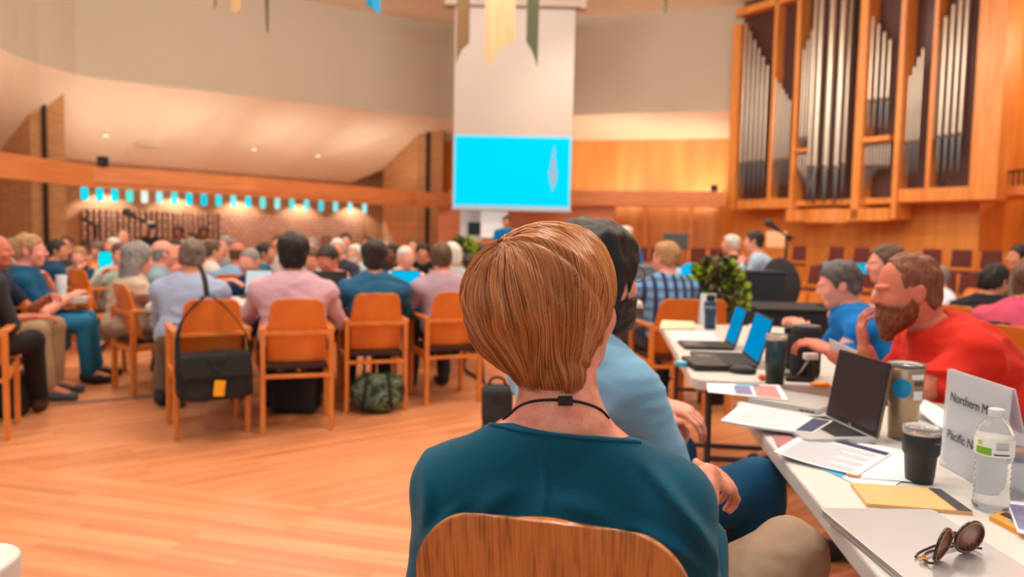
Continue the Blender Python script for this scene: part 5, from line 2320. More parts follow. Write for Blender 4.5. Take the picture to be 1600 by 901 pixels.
# --- left side
J7 = J = person('man in a teal blue polo and jeans sitting at the left with a cup', HC(46, 391, 5.95), -62, lean=2, hy=-6, hp=-2, hs=1.1, g=1.3, belly=1.5, sw=.21, shirt=(10, 78, 116), sleeve='short', pants=(44, 120, 160),
           hair='short', hairc='blond', skin='pink', wl=(-.05, .36, .70), wr=(.16, .34, .72), res=.012, hres=.007, cloth=.004, knees=(0, -14), shin=(8, 4), eyes=True, armr=1.1)
seat_for(J, 'honey oak armchair under the man in the teal blue polo')
pw = to_world(J, (-.10, .36, 0))
vessel('paper_cup', 'white cup standing before the man in the teal blue polo', 'cup', Vector((WY(42, 425, 5.6).x, 5.6, 0)), [(.03, .0), (.034, .002), (.042, .15), (.040, .152)], PAPER,
       (('lid', [(.042, .152), (.044, .155), (.044, .163), (.03, .166), (.001, .166)], PAPER),))
J = person('man in khaki trousers and a dark shirt at the left edge reaching over the table', HC(-6, 392, 5.4), -78, lean=10, hy=0, g=1.1, shirt=(36, 46, 70), sleeve='short', pants=(166, 138, 108),
           hair='bald', hairc='grey', skin='ruddy', wl=(-.1, .42, .74), wr=(.14, .40, .62), res=.014, hres=.008, knees=(4, -8), shin=(0, 8), shoe=(70, 76, 84))
seat_for(J, 'honey oak armchair under the man in khaki trousers at the left edge')
J = person('person with bare ankles and brown shoes on the chair at the bottom left edge', HC(-70, 380, 4.45), 24, lean=6, shirt=(60, 60, 66), pants=(40, 36, 38), hair='short', hairc='dark', skin='pink', res=.016, hres=.01,
           knees=(-20, -34), shin=(10, 24), shoe=(70, 40, 34))
armchair(-3.28, 4.42, 27, 'honey oak armchair cut by the left edge of the picture')

bk_ = to_world(J7, (.02, .33, 0))
fd_ = thing('folder', 'pale folder and papers held on the lap of the teal polo man', 'folder', (bk_[0], bk_[1], .655), math.radians(-62))
bm = NB()
box(bm, (0, 0, .03), (.34, .24, .05))
obj('folder_block', bm, mat('folder_pale', (206, 196, 182), .7), fd_, bevel=.004)
bm = NB()
box(bm, (.02, 0, .058), (.28, .2, .006), .1)
obj('page', bm, PAPER, fd_)
bpy.data.objects['paper_cup'].location = (bk_[0] - .06, bk_[1] - .03, .716)
# --- everyone farther off: (px, py, Y, yaw, head yaw, pitch, shirt, hair, hair colour, skin, description, extra)
FAR = [
    (22, 392, 7.1, -120, 0, 0, (70, 84, 96), 'short', 'grey', 'pink', 'grey bearded man behind the man in the teal polo', dict(beard=('white', .02))),
    (36, 385, 9.3, -60, 0, 0, (60, 170, 190), 'short', 'white', 'light', 'white haired person in turquoise far left', {}),
    (90, 391, 8.3, -50, -20, 0, (24, 66, 100), 'short', 'black', 'tan', 'black haired man in navy behind the teal polo man', {}),
    (123, 400, 9.5, 180, 10, -10, (170, 160, 150), 'short', 'blond', 'pink', 'fair haired person bent over papers beyond the empty armchair', {}),
    (134, 388, 12.3, 170, 0, 0, (196, 184, 168), 'short', 'dark', 'brown', 'dark skinned person in a pale top at the far left table', {}),
    (151, 391, 10.6, 190, 0, -14, (80, 80, 96), 'full', 'greybrown', 'pink', 'person with mauve grey hair bowed over the far left table', {}),
    (176, 384, 10.2, 150, 0, 0, (180, 150, 140), 'thin', 'white', 'pink', 'balding pink faced man right of the tilted cyan laptop', {}),
    (188, 397, 8.0, -160, 20, -6, (190, 214, 206), 'short', 'brown', 'pink', 'person in a mint shirt behind the grey haired woman', {}),
    (192, 372, 11.6, 180, 0, 0, (200, 170, 160), 'bald', 'grey', 'light', 'distant bald person under the microphone boom', {}),
    (256, 396, 6.8, -70, 14, 0, (132, 158, 176), 'bald', 'grey', 'pink', 'balding man in a blue grey shirt right of the grey haired woman', {}),
    (274, 390, 8.8, 200, 0, 0, (226, 130, 118), 'short', 'dark', 'pink', 'dark haired person in a salmon top', {}),
    (333, 392, 8.2, -50, 0, 0, (200, 196, 190), 'short', 'brown', 'light', 'pale faced person right of the light blue shirt man', {}),
    (352, 384, 9.2, 160, 0, 0, (150, 150, 150), 'short', 'grey', 'pink', 'grey haired person behind the bald man', {}),
    (371, 397, 7.5, 14, 6, -8, (128, 168, 206), 'bald', 'brown', 'ruddy', 'bald man in a light blue shirt with his back turned', {}),
    (390, 409, 6.5, 160, 6, -8, (22, 62, 100), 'buzz', 'grey', 'pink', 'grey haired man in a navy jacket facing the camera behind a white screen', dict(eyes=True)),
    (416, 396, 8.7, -80, -10, 0, (20, 104, 136), 'short', 'black', 'tan', 'man in a black cap and teal shirt seen in profile', {}),
    (434, 381, 10.8, 180, 0, 0, (210, 200, 195), 'short', 'brown', 'light', 'distant fair faced person left of the black haired man', {}),
    (487, 386, 9.6, 170, 0, 0, (180, 214, 220), 'thin', 'grey', 'pink', 'rosy faced person right of the pink shirted man', {}),
    (486, 404, 7.5, 180, 0, -20, (170, 208, 214), 'short', 'brown', 'light', 'person in pale aqua bending down', {}),
    (512, 405, 6.4, 150, 10, -22, (206, 150, 166), 'short', 'dark', 'ruddy', 'dark haired man in pink looking down at a dark laptop', dict(eyes=True)),
    (527, 389, 8.7, 190, 0, 0, (60, 60, 76), 'short', 'white', 'light', 'white haired person behind the man in pink', {}),
    (510, 378, 12.4, 180, 0, 0, (196, 190, 214), 'thin', 'brown', 'brown', 'distant person in lavender', {}),
    (540, 377, 11.2, 190, 0, 0, (150, 182, 110), 'short', 'dark', 'pink', 'distant person in a green top', {}),
    (538, 403, 10.0, 160, 0, 0, (50, 60, 96), 'short', 'greybrown', 'pink', 'person in dark blue left of the thick dark hair', {}),
    (554, 397, 9.3, 150, 0, 0, (176, 196, 206), 'short', 'white', 'light', 'white haired man in a pale grey shirt', dict(beard=('white', .0))),
    (613, 396, 8.9, 150, 0, 0, (54, 40, 40), 'short', 'black', 'brown', 'dark skinned man between the blue shirt and the cream shirt', {}),
    (634, 402, 7.9, 215, 10, -4, (226, 218, 204), 'thin', 'white', 'pink', 'balding man in a cream shirt with a hand at his chin', dict(eyes=True)),
    (661, 395, 10.2, 180, 0, 0, (24, 26, 32), 'full', 'black', 'tan', 'person in black behind the cream shirted man', {}),
    (706, 399, 7.3, 20, 0, -4, (170, 178, 190), 'bob', 'white', 'light', 'white haired person just behind the mauve shirted man', {}),
    (731, 413, 9.3, 30, 0, -10, (236, 190, 40), 'short', 'dark', 'pink', 'person in bright yellow beside the redhead', dict()),
    (757, 398, 8.4, 40, -40, 0, (150, 186, 214), 'short', 'dark', 'pink', 'dark haired man in sky blue left of the redhead', {}),
    (574, 380, 13.0, 180, 0, 0, (120, 110, 110), 'short', 'dark', 'light', 'distant dark haired person near the right brick pier', {}),
    (604, 383, 12.2, 180, 0, 0, (90, 96, 110), 'short', 'grey', 'light', 'distant grey haired person near the right brick pier', {}),
    (645, 384, 11.6, 180, 0, 0, (160, 120, 110), 'short', 'brown', 'light', 'distant brown haired person before the right pier', {}),
    (300, 376, 11.6, 180, 0, 0, (130, 110, 100), 'short', 'dark', 'tan', 'distant dark haired person behind the light blue shirt man', {}),
    (105, 380, 12.0, 180, 0, 0, (90, 80, 84), 'short', 'brown', 'light', 'distant person at the foot of the left brick pier', {}),
    (1040, 402, 5.6, 10, 30, -2, (90, 140, 190), 'short', 'blond', 'pink', 'fair haired man in a blue plaid shirt', dict(plaid=True)),
    (1142, 381, 9.2, 62, 0, 0, (36, 38, 52), 'short', 'white', 'pink', 'grey haired man in a dark jacket seen from the side', dict(seat=.5)),
    (1178, 377, 8.6, 66, 0, -6, (172, 198, 226), 'short', 'dark', 'pink', 'dark haired man in a pale blue polo resting his chin on his hand', dict(seat=.5, g=1.25, hand=True)),
    (979, 367, 11.0, -40, 0, 0, (30, 130, 200), 'full', 'white', 'light', 'white haired person in bright blue behind a grey monitor', {}),
    (1311, 444, 3.9, 72, 0, -14, (20, 120, 200), 'short', 'pepper', 'pink', 'grey haired man in a bright blue polo looking down', dict(mid=True)),
    (1384, 412, 4.7, 80, 0, -4, (222, 216, 206), 'short', 'brown', 'pink', 'brown haired man in a cream shirt behind the man in red', dict(mid=True)),
    (1464, 433, 7.4, 80, 0, 0, (214, 222, 236), 'buzz', 'grey', 'light', 'short grey haired person in a white top beyond the man in red', {}),
    (1553, 440, 5.4, -62, 0, -16, (30, 32, 40), 'tall', 'black', 'tan', 'young man in a black hooded top bent forward', dict(mid=True, hood=True)),
    (1612, 440, 4.2, -50, 0, 0, (200, 80, 110), 'short', 'brown', 'tan', 'person in a raspberry shirt cut by the right edge', dict(mid=True)),
    (1594, 402, 6.8, 80, 0, 0, (120, 116, 100), 'short', 'black', 'tan', 'dark haired person far right before the choir chairs', {}),
]


def plaid_mat():
    m, nt, b = _nt('plaid_cloth')
    N, L = nt.nodes, nt.links
    tc = N.new('ShaderNodeTexCoord')
    sp = N.new('ShaderNodeSeparateXYZ')
    L.new(tc.outputs['Object'], sp.inputs[0])
    fac = []
    for ax in ('X', 'Z'):
        mu = N.new('ShaderNodeMath')
        mu.operation = 'MULTIPLY'
        mu.inputs[1].default_value = 85
        L.new(sp.outputs[ax], mu.inputs[0])
        sn = N.new('ShaderNodeMath')
        sn.operation = 'SINE'
        L.new(mu.outputs[0], sn.inputs[0])
        gt = N.new('ShaderNodeMath')
        gt.operation = 'GREATER_THAN'
        gt.inputs[1].default_value = .25
        L.new(sn.outputs[0], gt.inputs[0])
        fac.append(gt)
    c = [(112, 166, 214), (30, 48, 92), (60, 40, 60)]
    m1 = N.new('ShaderNodeMix')
    m1.data_type = 'RGBA'
    m1.inputs[6].default_value = (*lin(c[0]), 1)
    m1.inputs[7].default_value = (*lin(c[1]), 1)
    L.new(fac[0].outputs[0], m1.inputs[0])
    m2 = N.new('ShaderNodeMix')
    m2.data_type = 'RGBA'
    L.new(m1.outputs[2], m2.inputs[6])
    m2.inputs[7].default_value = (*lin(c[2]), 1)
    hf = N.new('ShaderNodeMath')
    hf.operation = 'MULTIPLY'
    hf.inputs[1].default_value = .55
    L.new(fac[1].outputs[0], hf.inputs[0])
    L.new(hf.outputs[0], m2.inputs[0])
    L.new(m2.outputs[2], b.inputs['Base Color'])
    b.inputs['Roughness'].default_value = .85
    return m


for k, (px, py, Y, yaw, hy, hp, sh, hs_, hc_, sk, lab, ex) in enumerate(FAR):
    ex = dict(ex)
    kw = {}
    mid = ex.pop('mid', False)
    if ex.pop('plaid', False):
        kw.update(shirtmat=plaid_mat(), wl=(-.42, .36, .86), wr=(.3, .36, .7), res=.013)
        hints = {-1: (-.6, -.2, -.2)}
        kw['hints'] = hints
    if ex.pop('hand', False):
        kw['wl'] = (-.06, .30, 1.02)
        kw['wr'] = (.06, .30, .98)
    hood = ex.pop('hood', False)
    kw.update(ex)
    near = Y < 6
    r1, r2 = ((.012, .0065) if mid else (.015, .009)) if near or mid else ((.019, .011) if Y < 9 else (.026, .015))
    kw.setdefault('res', r1)
    lean = 14 if hp < -5 else 7
    if mid:
        lean += 10
        kw.setdefault('cloth', .014)
    lab2 = lab if len(lab.split()) <= 16 else ' '.join(lab.split()[:16])
    kw.setdefault('g', 1.05 + .12 * ((k * 37) % 5) / 4)
    tz = .80
    kw.setdefault('wl', (-.14, .38, tz))
    kw.setdefault('wr', (.14, .40, tz))
    J = person(lab2, HC(px, py, Y), yaw, lean=lean, hy=hy, hp=hp, shirt=sh, hair=hs_, hairc=hc_, skin=sk, hres=r2,
               sleeve='long' if k % 3 else 'short', pants=[(60, 60, 72), (110, 96, 80), (40, 60, 96)][k % 3], hands=(Y < 9.5), **kw)
    seat_for(J, 'honey oak armchair under the ' + ' '.join(lab2.replace(' with ', ' in ').split()[:9]))
    if hood:
        H_ = Solid()
        H_.ell(J['N'] + np.array([0, -.06, -.01]), (.13, .075, .075), None, .01)
        H_.ell(J['N'] + np.array([0, .03, .07]), (.07, .08, .08), None, .01, 's')
        H_.warp(lambda p: .012 * vnoise(p * 22))
        link('hood', H_.mesh(.010), mat('cloth_30_32_40', (30, 32, 40)), J['root'])

# standing figures
JS = person('speaker in a bright blue shirt standing at the lectern below the screen', HC(791, 346, 15.9), 176, seat=.45, stand=True, lean=2, shirt=(10, 120, 196), hair='short', hairc='dark', skin='tan', res=.02, hres=.012,
            wl=(-.16, .34, 1.12), wr=(.16, .34, 1.12), pants=(50, 50, 60))
for (px, py, Y, sh, hcx, lab) in ((233, 358, 12.7, (34, 36, 50), 'white', 'person in dark clothes standing by the microphone boom at the left'),
                                  (278, 364, 13.2, (190, 170, 150), 'black', 'dark haired person in a pale top standing before the brick screen, left one'),
                                  (318, 364, 14.2, (196, 168, 146), 'black', 'dark haired person in a pale top standing before the brick screen, right one')):
    person(lab, HC(px, py, Y), 180 + (px - 270) * .2, stand=False, seat=.62, lean=3, shirt=sh, hair='short', hairc=hcx, skin='brown' if hcx == 'black' else 'tan', res=.024, hres=.014, hands=False)
# ------------------------------------------------------------------ bags, microphones, plants, stage furniture
# shoulder bag on the back of the armchair of the man in light blue
bag = thing('shoulder_bag', 'black shoulder bag with a yellow tag hanging on the oak armchair', 'bag', (-1.96 + .0, 4.71, 0), math.radians(30))
BAGM = mat('black_nylon', (24, 24, 28), .7, bump=.3, bscale=400)
S = Solid()
S.block((0, -.33, .40), (.43, .13, .29), None, .045, 0)
S.block((0, -.40, .36), (.34, .05, .20), None, .02, .01)
S.warp(lambda p: .008 * vnoise(p * 14) + .003 * vnoise(p * 40))
link('bag_body', S.mesh(.008), BAGM, bag)
bm = NB()
slab(bm, [(-.2, -.405, .52), (.2, -.405, .52), (.19, -.428, .40), (-.19, -.428, .40)], .008)
obj('flap', bm, BAGM, bag, bevel=.003)
bm = NB()
box(bm, (.01, -.44, .335), (.062, .006, .095), Matrix.Rotation(math.radians(6), 3, 'Y'))
obj('yellow_tag', bm, mat('tag_yellow', (244, 176, 20), .6), bag, bevel=.002)
for pts in ([(-.21, -.33, .50), (-.20, -.30, .72), (-.06, -.27, .865), (-.04, -.22, .87)],
            [(.21, -.33, .50), (.19, -.31, .66), (.02, -.275, .865), (-.02, -.22, .87)],
            [(-.03, -.24, .868), (-.035, -.20, .98), (-.06, -.14, 1.06)]):
    bm = NB()
    pp = smooth_poly(pts, 2)
    for a, b in zip(pp, pp[1:]):
        bar(bm, a, b, .032, .004)
    obj('strap', bm, BAGM, bag)
bm = NB()
tube(bm, [(-.05, -.435, .49), (-.04, -.45, .51), (.04, -.45, .51), (.05, -.435, .49)], .006)
obj('handle', bm, BAGM, bag)

# camouflage green backpack on the floor between two armchairs
bp_ = WZ(582, 650, 0)
pk = thing('backpack', 'camouflage green backpack on the floor under the middle armchair', 'backpack', (bp_.x, bp_.y + .18, 0), .2)
S = Solid()
S.ell((0, 0, .13), (.20, .15, .14), None, 0)
S.ell((0, -.10, .09), (.14, .07, .08), None, .02)
S.ell((.1, 0, .20), (.09, .1, .06), None, .03)
S.warp(lambda p: .012 * vnoise(p * 18))
S.cut(lambda p: .002 - p[..., 2])


def camo():
    m, nt, b = _nt('camouflage')
    N, L = nt.nodes, nt.links
    tc = N.new('ShaderNodeTexCoord')
    nz = N.new('ShaderNodeTexNoise')
    nz.inputs['Scale'].default_value = 14
    L.new(tc.outputs['Object'], nz.inputs['Vector'])
    cr = N.new('ShaderNodeValToRGB')
    cr.color_ramp.interpolation = 'CONSTANT'
    cs = [(0, (34, 36, 34)), (.42, (70, 90, 66)), (.52, (110, 132, 104)), (.60, (48, 62, 50))]
    el = cr.color_ramp.elements
    el[0].color = (*lin(cs[0][1]), 1)
    el[1].position = cs[1][0]
    el[1].color = (*lin(cs[1][1]), 1)
    for p_, c_ in cs[2:]:
        e = el.new(p_)
        e.color = (*lin(c_), 1)
    L.new(nz.outputs['Fac'], cr.inputs[0])
    L.new(cr.outputs[0], b.inputs['Base Color'])
    b.inputs['Roughness'].default_value = .8
    return m


link('pack_body', S.mesh(.010), camo(), pk)
bm = NB()
for x in (-.07, .07):
    tube(bm, smooth_poly([(x, .02, .26), (x, -.06, .29), (x * 1.2, -.15, .2), (x * 1.4, -.17, .05)]), .012)
obj('strap', bm, BAGM, pk)
# other bags under chairs
for (px, py, rgb, sz, lab) in ((455, 648, (30, 30, 34), (.34, .2, .28), 'large black bag on the floor under the pink shirted man'),
                               (765, 655, (40, 42, 48), (.20, .16, .34), 'dark bag standing on the floor left of the woman in front'),
                               (2, 655, (28, 26, 30), (.2, .2, .3), 'black bag at the left edge under the cut-off armchair'),
                               (85, 548, (60, 84, 110), (.22, .16, .22), 'blue grey bag on the floor beside the jeans of the polo man')):
    q0 = WZ(px, py, 0)
    if px == 765:
        q0 = WZ(775, 690, 0)
    t = thing('bag', lab, 'bag', (q0.x, q0.y + sz[1] / 2, 0))
    S = Solid()
    S.block((0, 0, sz[2] / 2), sz, None, .05, 0)
    S.warp(lambda p: .014 * vnoise(p * 13))
    S.cut(lambda p: .002 - p[..., 2])
    link('bag_body', S.mesh(.014), mat('bag_%d' % px, rgb, .75, bump=.2), t)
    bm = NB()
    tube(bm, smooth_poly([(-.06, 0, sz[2] - .02), (-.04, 0, sz[2] + .05), (.04, 0, sz[2] + .05), (.06, 0, sz[2] - .02)]), .009)
    obj('handle', bm, BAGM, t)

# cable cover strip on the floor
a, b = WZ(66, 634, 0), WZ(236, 620, 0)
bm = NB()
d = (b - a)
box(bm, ((a.x + b.x) / 2, (a.y + b.y) / 2, .004), (d.length * 1.25, .045, .006), math.atan2(d.y, d.x))
tag(obj('cable_cover', bm, mat('cable_grey', (112, 104, 104), .6), bevel=.002), 'thin grey cable cover strip lying on the floor between the chairs', 'cable cover')

# two empty armchairs farther back on the left, one by the plant
p = WZ(122, 500, 0)
armchair(-5.35, 8.3, 172 - 180, 'empty honey oak armchair standing back left beyond the teal polo man')
p = WZ(165, 500, 0)
armchair(-4.35, 7.75, -30, 'empty honey oak armchair left of the grey haired woman, farther away')
armchair(1.36, 5.55, 10, 'empty honey oak armchair between the plaid shirt and the plant')

# tilted cyan laptop, paper screens and laptops among the crowd
def far_laptop(px, py, Y, w, h, yaw, m, lab, z=.74):
    p = WY(px, py, Y)
    t = thing('open_laptop', lab, 'laptop', (p.x, Y, z), math.radians(yaw))
    bm = NB()
    prism(bm, [(x, y - .11) for x, y in rrect(w, .22, .01, 3)], .001, .016)
    obj('base', bm, DG, t)
    bm = NB()
    slab(bm, [(-w / 2, 0, .016), (w / 2, 0, .016), (w / 2, .06, h), (-w / 2, .06, h)], -.006)
    l = obj('lid', bm, DG, t)
    bm = NB()
    slab(bm, [(-w / 2 + .008, -.010, .03), (w / 2 - .008, -.010, .03), (w / 2 - .008, .046, h - .01), (-w / 2 + .008, .046, h - .01)], .001)
    obj('display', bm, m, l)
    return t


for k_, (x_, y_, a_, lab_) in enumerate(((-2.35, 5.42, .3, 'white sheet on the centre table near the light blue shirt man'), (-1.62, 5.72, .5, 'white sheet on the centre table before the man in pink'),
                                   (-1.05, 6.3, .4, 'white sheet on the table left of the cyan laptop'), (-.45, 6.55, .2, 'white sheet on the table right of the cyan laptop'),
                                   (-5.1, 8.85, .6, 'white sheet on the far left table beside the turquoise screen'))):
    R2 = Matrix.Rotation(a_, 3, 'Z')
    sheet('document', lab_, 'document', (), m=PAPER, th=.0015, z=.743, world4=[Vector((x_, y_, .743)) + R2 @ Vector(v) for v in ((-.11, -.15, 0), (.11, -.15, 0), (.11, .15, 0), (-.11, .15, 0))])
CYB = mat('display_bright', (0, 190, 245), .3, emit=.95, var=.04)
WHB = mat('display_white', (226, 240, 244), .3, emit=.75, var=.02)
far_laptop(634, 478, 6.05, .24, .24, 10, CYB, 'open laptop with a cyan screen between the blue and mauve shirts')
t = far_laptop(169, 425, 8.6, .24, .27, 10, mat('display_turquoise', (0, 225, 240), .3, emit=1.0), 'bright turquoise screen tilted up in the left crowd')
far_laptop(404, 450, 6.05, .22, .22, 10, WHB, 'open laptop with a white screen before the man in the navy jacket')
far_laptop(516, 462, 6.1, .28, .22, 190, DG, 'dark laptop lid before the dark haired man in pink')
far_laptop(1064, 416, 8.2, .16, .24, 0, WHB, 'upright white screen right of the fair haired man in plaid')
bm = NB()
dsc = thing('round_display', 'bright blue round display beside the white screen near the plant', 'display', (WY(1079, 400, 8.15).x, 8.15, .74))
cyl(bm, (0, 0, .19), (0, .02, .19), .10, n=24)
bm2 = NB()
cyl(bm2, (0, .01, 0), (0, .01, .12), .02, n=10)
cyl(bm2, (0, .01, 0), (0, .01, .01), .07, n=16)
obj('panel', bm, CYB, dsc)
obj('stand', bm2, BLACK, dsc)
folding_table((1.95, 8.32), 90, 'white folding table holding the upright white screen near the plant', L=1.0)

# grey monitors and desks behind the plaid shirted man
def monitor(px, py, Y, w, h, rgb, lab, zt=.74, extra=None, emit=0):
    p = WY(px, py, Y)
    t = thing('monitor', lab, 'monitor', (p.x, Y, zt))
    bm = NB()
    box(bm, (0, 0, p.z - zt), (w, .035, h))
    obj('panel', bm, mat('monitor_%d_%d' % (px, py), rgb, .5, emit=emit), t, bevel=.008)
    bm = NB()
    cyl(bm, (0, .03, .01), (0, .03, max(p.z - zt, .05)), .018, n=10)
    cyl(bm, (0, .03, 0), (0, .03, .012), .10, n=20)
    obj('stand', bm, BLACK, t)
    return t


monitor(973, 383, 8.95, .24, .18, (92, 96, 98), 'grey monitor in front of the white haired person in blue', .96)
monitor(1056, 377, 8.95, .30, .20, (84, 86, 84), 'dark grey equipment screen behind the fair haired man in plaid', .96)
monitor(1300, 418, 6.3, .14, .10, (0, 175, 215), 'small cyan screen left of the round one behind the blue polo', .74, emit=.9)
monitor(1339, 419, 6.3, .17, .09, (0, 190, 225), 'wider cyan screen behind the head of the man in blue polo', .74, emit=.9)


def skirted(px0, px1, pyt, Y, z, rgb, lab, D=.7):
    a, b = WY(px0, pyt, Y), WY(px1, pyt, Y)
    t = thing('skirted_table', lab, 'table', ((a.x + b.x) / 2, Y + D / 2, 0))
    W = b.x - a.x
    bm = NB()
    n = 60
    ring = []
    pts = []
    for i in range(n):
        pts.append((-W / 2 + W * i / n, -D / 2))
    for i in range(14):
        pts.append((W / 2, -D / 2 + D * i / 14))
    for i in range(n):
        pts.append((W / 2 - W * i / n, D / 2))
    for i in range(14):
        pts.append((-W / 2, D / 2 - D * i / 14))
    lo, hi = [], []
    for i, (x, y) in enumerate(pts):
        k = 1 + .03 * (i % 2)
        lo.append(bm.verts.new((x * (1 + .03 * (i % 2) / max(W, .3)), y * (1 + .05 * (i % 2)), .015)))
        hi.append(bm.verts.new((x, y, z - .01)))
    for i in range(len(pts)):
        j = (i + 1) % len(pts)
        bm.faces.new((lo[i], lo[j], hi[j], hi[i]))
    bmesh.ops.recalc_face_normals(bm, faces=bm.faces)
    m = mat('skirt_%d_%d_%d' % rgb, rgb, .85, sheen=.2)
    obj('skirt', bm, m, t)
    bm = NB()
    box(bm, (0, 0, z - .01), (W + .02, D + .02, .02))
    obj('tabletop', bm, m, t, bevel=.004)
    return t


skirted(1190, 1375, 466, 5.9, .74, (34, 36, 42), 'black skirted table behind the tumblers, left of the blue polo man')
skirted(1150, 1228, 418, 7.4, .98, (40, 48, 58), 'tall black draped stand in front of the pale blue polo man', D=.45)
skirted(955, 1062, 410, 8.6, .96, (104, 116, 128), 'grey draped desk behind the fair haired man in plaid')
t = thing('office_chair', 'dark swivel chair back right of the draped stand', 'chair', (WY(1228, 440, 7.9).x, 8.0, 0))
bm = NB()
S = Solid()
S.ell((0, .05, .82), (.22, .05, .30), RX(-14), 0)
link('backrest', S.mesh(.012), mat('mesh_back', (44, 44, 50), .8), t)
bm.free()
bm = NB()
box(bm, (0, -.2, .46), (.46, .44, .08))
obj('seat', bm, BLACK, t, bevel=.03, seg=3)
bm = NB()
cyl(bm, (0, -.2, .06), (0, -.2, .44), .025)
obj('column', bm, GREYM, t)
for k in range(5):
    a = 2 * PI * k / 5
    bm = NB()
    bar(bm, (0, -.2, .08), (.26 * math.cos(a), -.2 + .26 * math.sin(a), .05), .03, .03)
    ball(bm, (.26 * math.cos(a), -.2 + .26 * math.sin(a), .03), .028, 6)
    obj('leg', bm, BLACK, t)
# pale music desk near the choir
p = WY(1213, 374, 10.5)
t = thing('music_stand', 'pale wooden reading desk beside the pale blue polo man', 'stand', (p.x, 10.5, 0), -.2)
bm = NB()
box(bm, (0, 0, p.z), (.28, .03, .24), Matrix.Rotation(math.radians(-14), 3, 'X'))
obj('desk', bm, wood('pale_wood', (224, 164, 112), (236, 180, 128)), t, bevel=.006)
bm = NB()
cyl(bm, (0, .02, .02), (0, .02, p.z - .05), .02)
cyl(bm, (0, .02, 0), (0, .02, .02), .18, n=24)
obj('post', bm, CHAIRW, t)


def mic(px, py, Y, px2, py2, lab, h=None, s=1.0):
    """boom microphone: head at px,py ; joint at px2,py2 over its stand"""
    a, j = WY(px, py, Y), WY(px2, py2, Y)
    t = thing('microphone_stand', lab, 'microphone', (j.x, Y, 0))
    o = Vector((j.x, Y, 0))
    a, j = a - o, j - o
    bm = NB()
    cyl(bm, (0, 0, .02), j, .014 * s, n=10)
    obj('pole', bm, BLACK, t)
    bm = NB()
    tail = j + (j - a) * .25
    cyl(bm, a, tail, .012 * s, n=10)
    ball(bm, tail, .035 * s, 6)
    obj('boom', bm, BLACK, t)
    bm = NB()
    u = (a - j).normalized()
    cyl(bm, a - u * .05, a + u * .08, .022 * s, .034 * s, n=14)
    ball(bm, a + u * .10, .045 * s, 8)
    obj('microphone', bm, mat('mic_grille', (50, 50, 54), .5), t)
    for k in range(3):
        an = 2 * PI * k / 3 + .4
        bm = NB()
        tube(bm, [(0, 0, .12), (.25 * math.cos(an), .25 * math.sin(an), .012)], .010)
        obj('leg', bm, BLACK, t)
    return t


mic(207, 336, 12.2, 232, 350, 'large boom microphone over the crowd in front of the brick screen', s=1.5)
mic(142, 348, 12.8, 150, 353, 'smaller boom microphone left of the large one', s=1.0)
mic(1212, 356, 8.3, 1229, 368, 'boom microphone beside the pale blue polo man', s=1.0)

# foliage plant in a dark pot, right of the plaid shirted man
def plant(px, py_base_top, Y, H, Wd_, lab, cols, nleaf, ll=.10, z0=.4, pot=.16, seed=2):
    rnd = random.Random(seed)
    p = WY(px, 500, Y)
    t = thing('potted_plant', lab, 'plant', (p.x, Y, 0))
    bm = NB()
    lathe(bm, [(pot * .7, 0), (pot, z0), (pot * 1.06, z0 + .01), (pot * 1.06, z0 + .04), (pot * .95, z0 + .04), (pot * .93, z0)], n=28)
    obj('pot', bm, mat('pot_dark', (40, 38, 40), .6), t, True)
    for ci, (col, lo_, hi_) in enumerate(cols):
        bm = NB()
        for k in range(nleaf):
            a = rnd.random() * 2 * PI
            e = math.acos(1 - rnd.random() * 1.25)
            r = .62 + .38 * rnd.random() ** .5
            c = Vector((Wd_ / 2 * math.sin(e) * math.cos(a) * r, Wd_ / 2 * math.sin(e) * math.sin(a) * r, z0 + .05 + H * (.35 + .62 * math.cos(e) * r) + .0))
            side_ = c.x / (Wd_ / 2)
            if not (lo_ <= side_ + rnd.uniform(-.35, .35) < hi_):
                continue
            out = Vector((c.x, c.y, c.z - z0 - H * .3)).normalized()
            d1 = (out + Vector((rnd.uniform(-.6, .6), rnd.uniform(-.6, .6), rnd.uniform(-.7, .4)))).normalized()
            sd = d1.cross(out + Vector((.01, .02, .03))).normalized()
            L_ = ll * rnd.uniform(.7, 1.3)
            pts = [(0, 0), (.3, .30), (.62, .26), (1, 0), (.62, -.26), (.3, -.30)]
            vs = [bm.verts.new(c + d1 * L_ * u_ + sd * L_ * v_ + out * (-.25 * L_ * u_ * u_) + out * abs(v_) * .1 * L_) for u_, v_ in pts]
            mid0 = bm.verts.new(c + d1 * L_ * .45 - out * .03 * L_)
            for q in range(6):
                bm.faces.new((vs[q], vs[(q + 1) % 6], mid0))
        o = obj('foliage', bm, col, t)
    bm = NB()
    for k in range(16):
        a = rnd.random() * 2 * PI
        e = math.acos(1 - rnd.random() * .9)
        end = Vector((Wd_ / 2 * math.sin(e) * math.cos(a) * .7, Wd_ / 2 * math.sin(e) * math.sin(a) * .7, z0 + H * (.35 + .55 * math.cos(e) * .7)))
        tube(bm, smooth_poly([(0, 0, z0 - .02), (end.x * .3, end.y * .3, z0 + (end.z - z0) * .6), end], 1), .004, 5)
    obj('stem', bm, mat('stem_green', (70, 84, 40), .7), t)
    return t


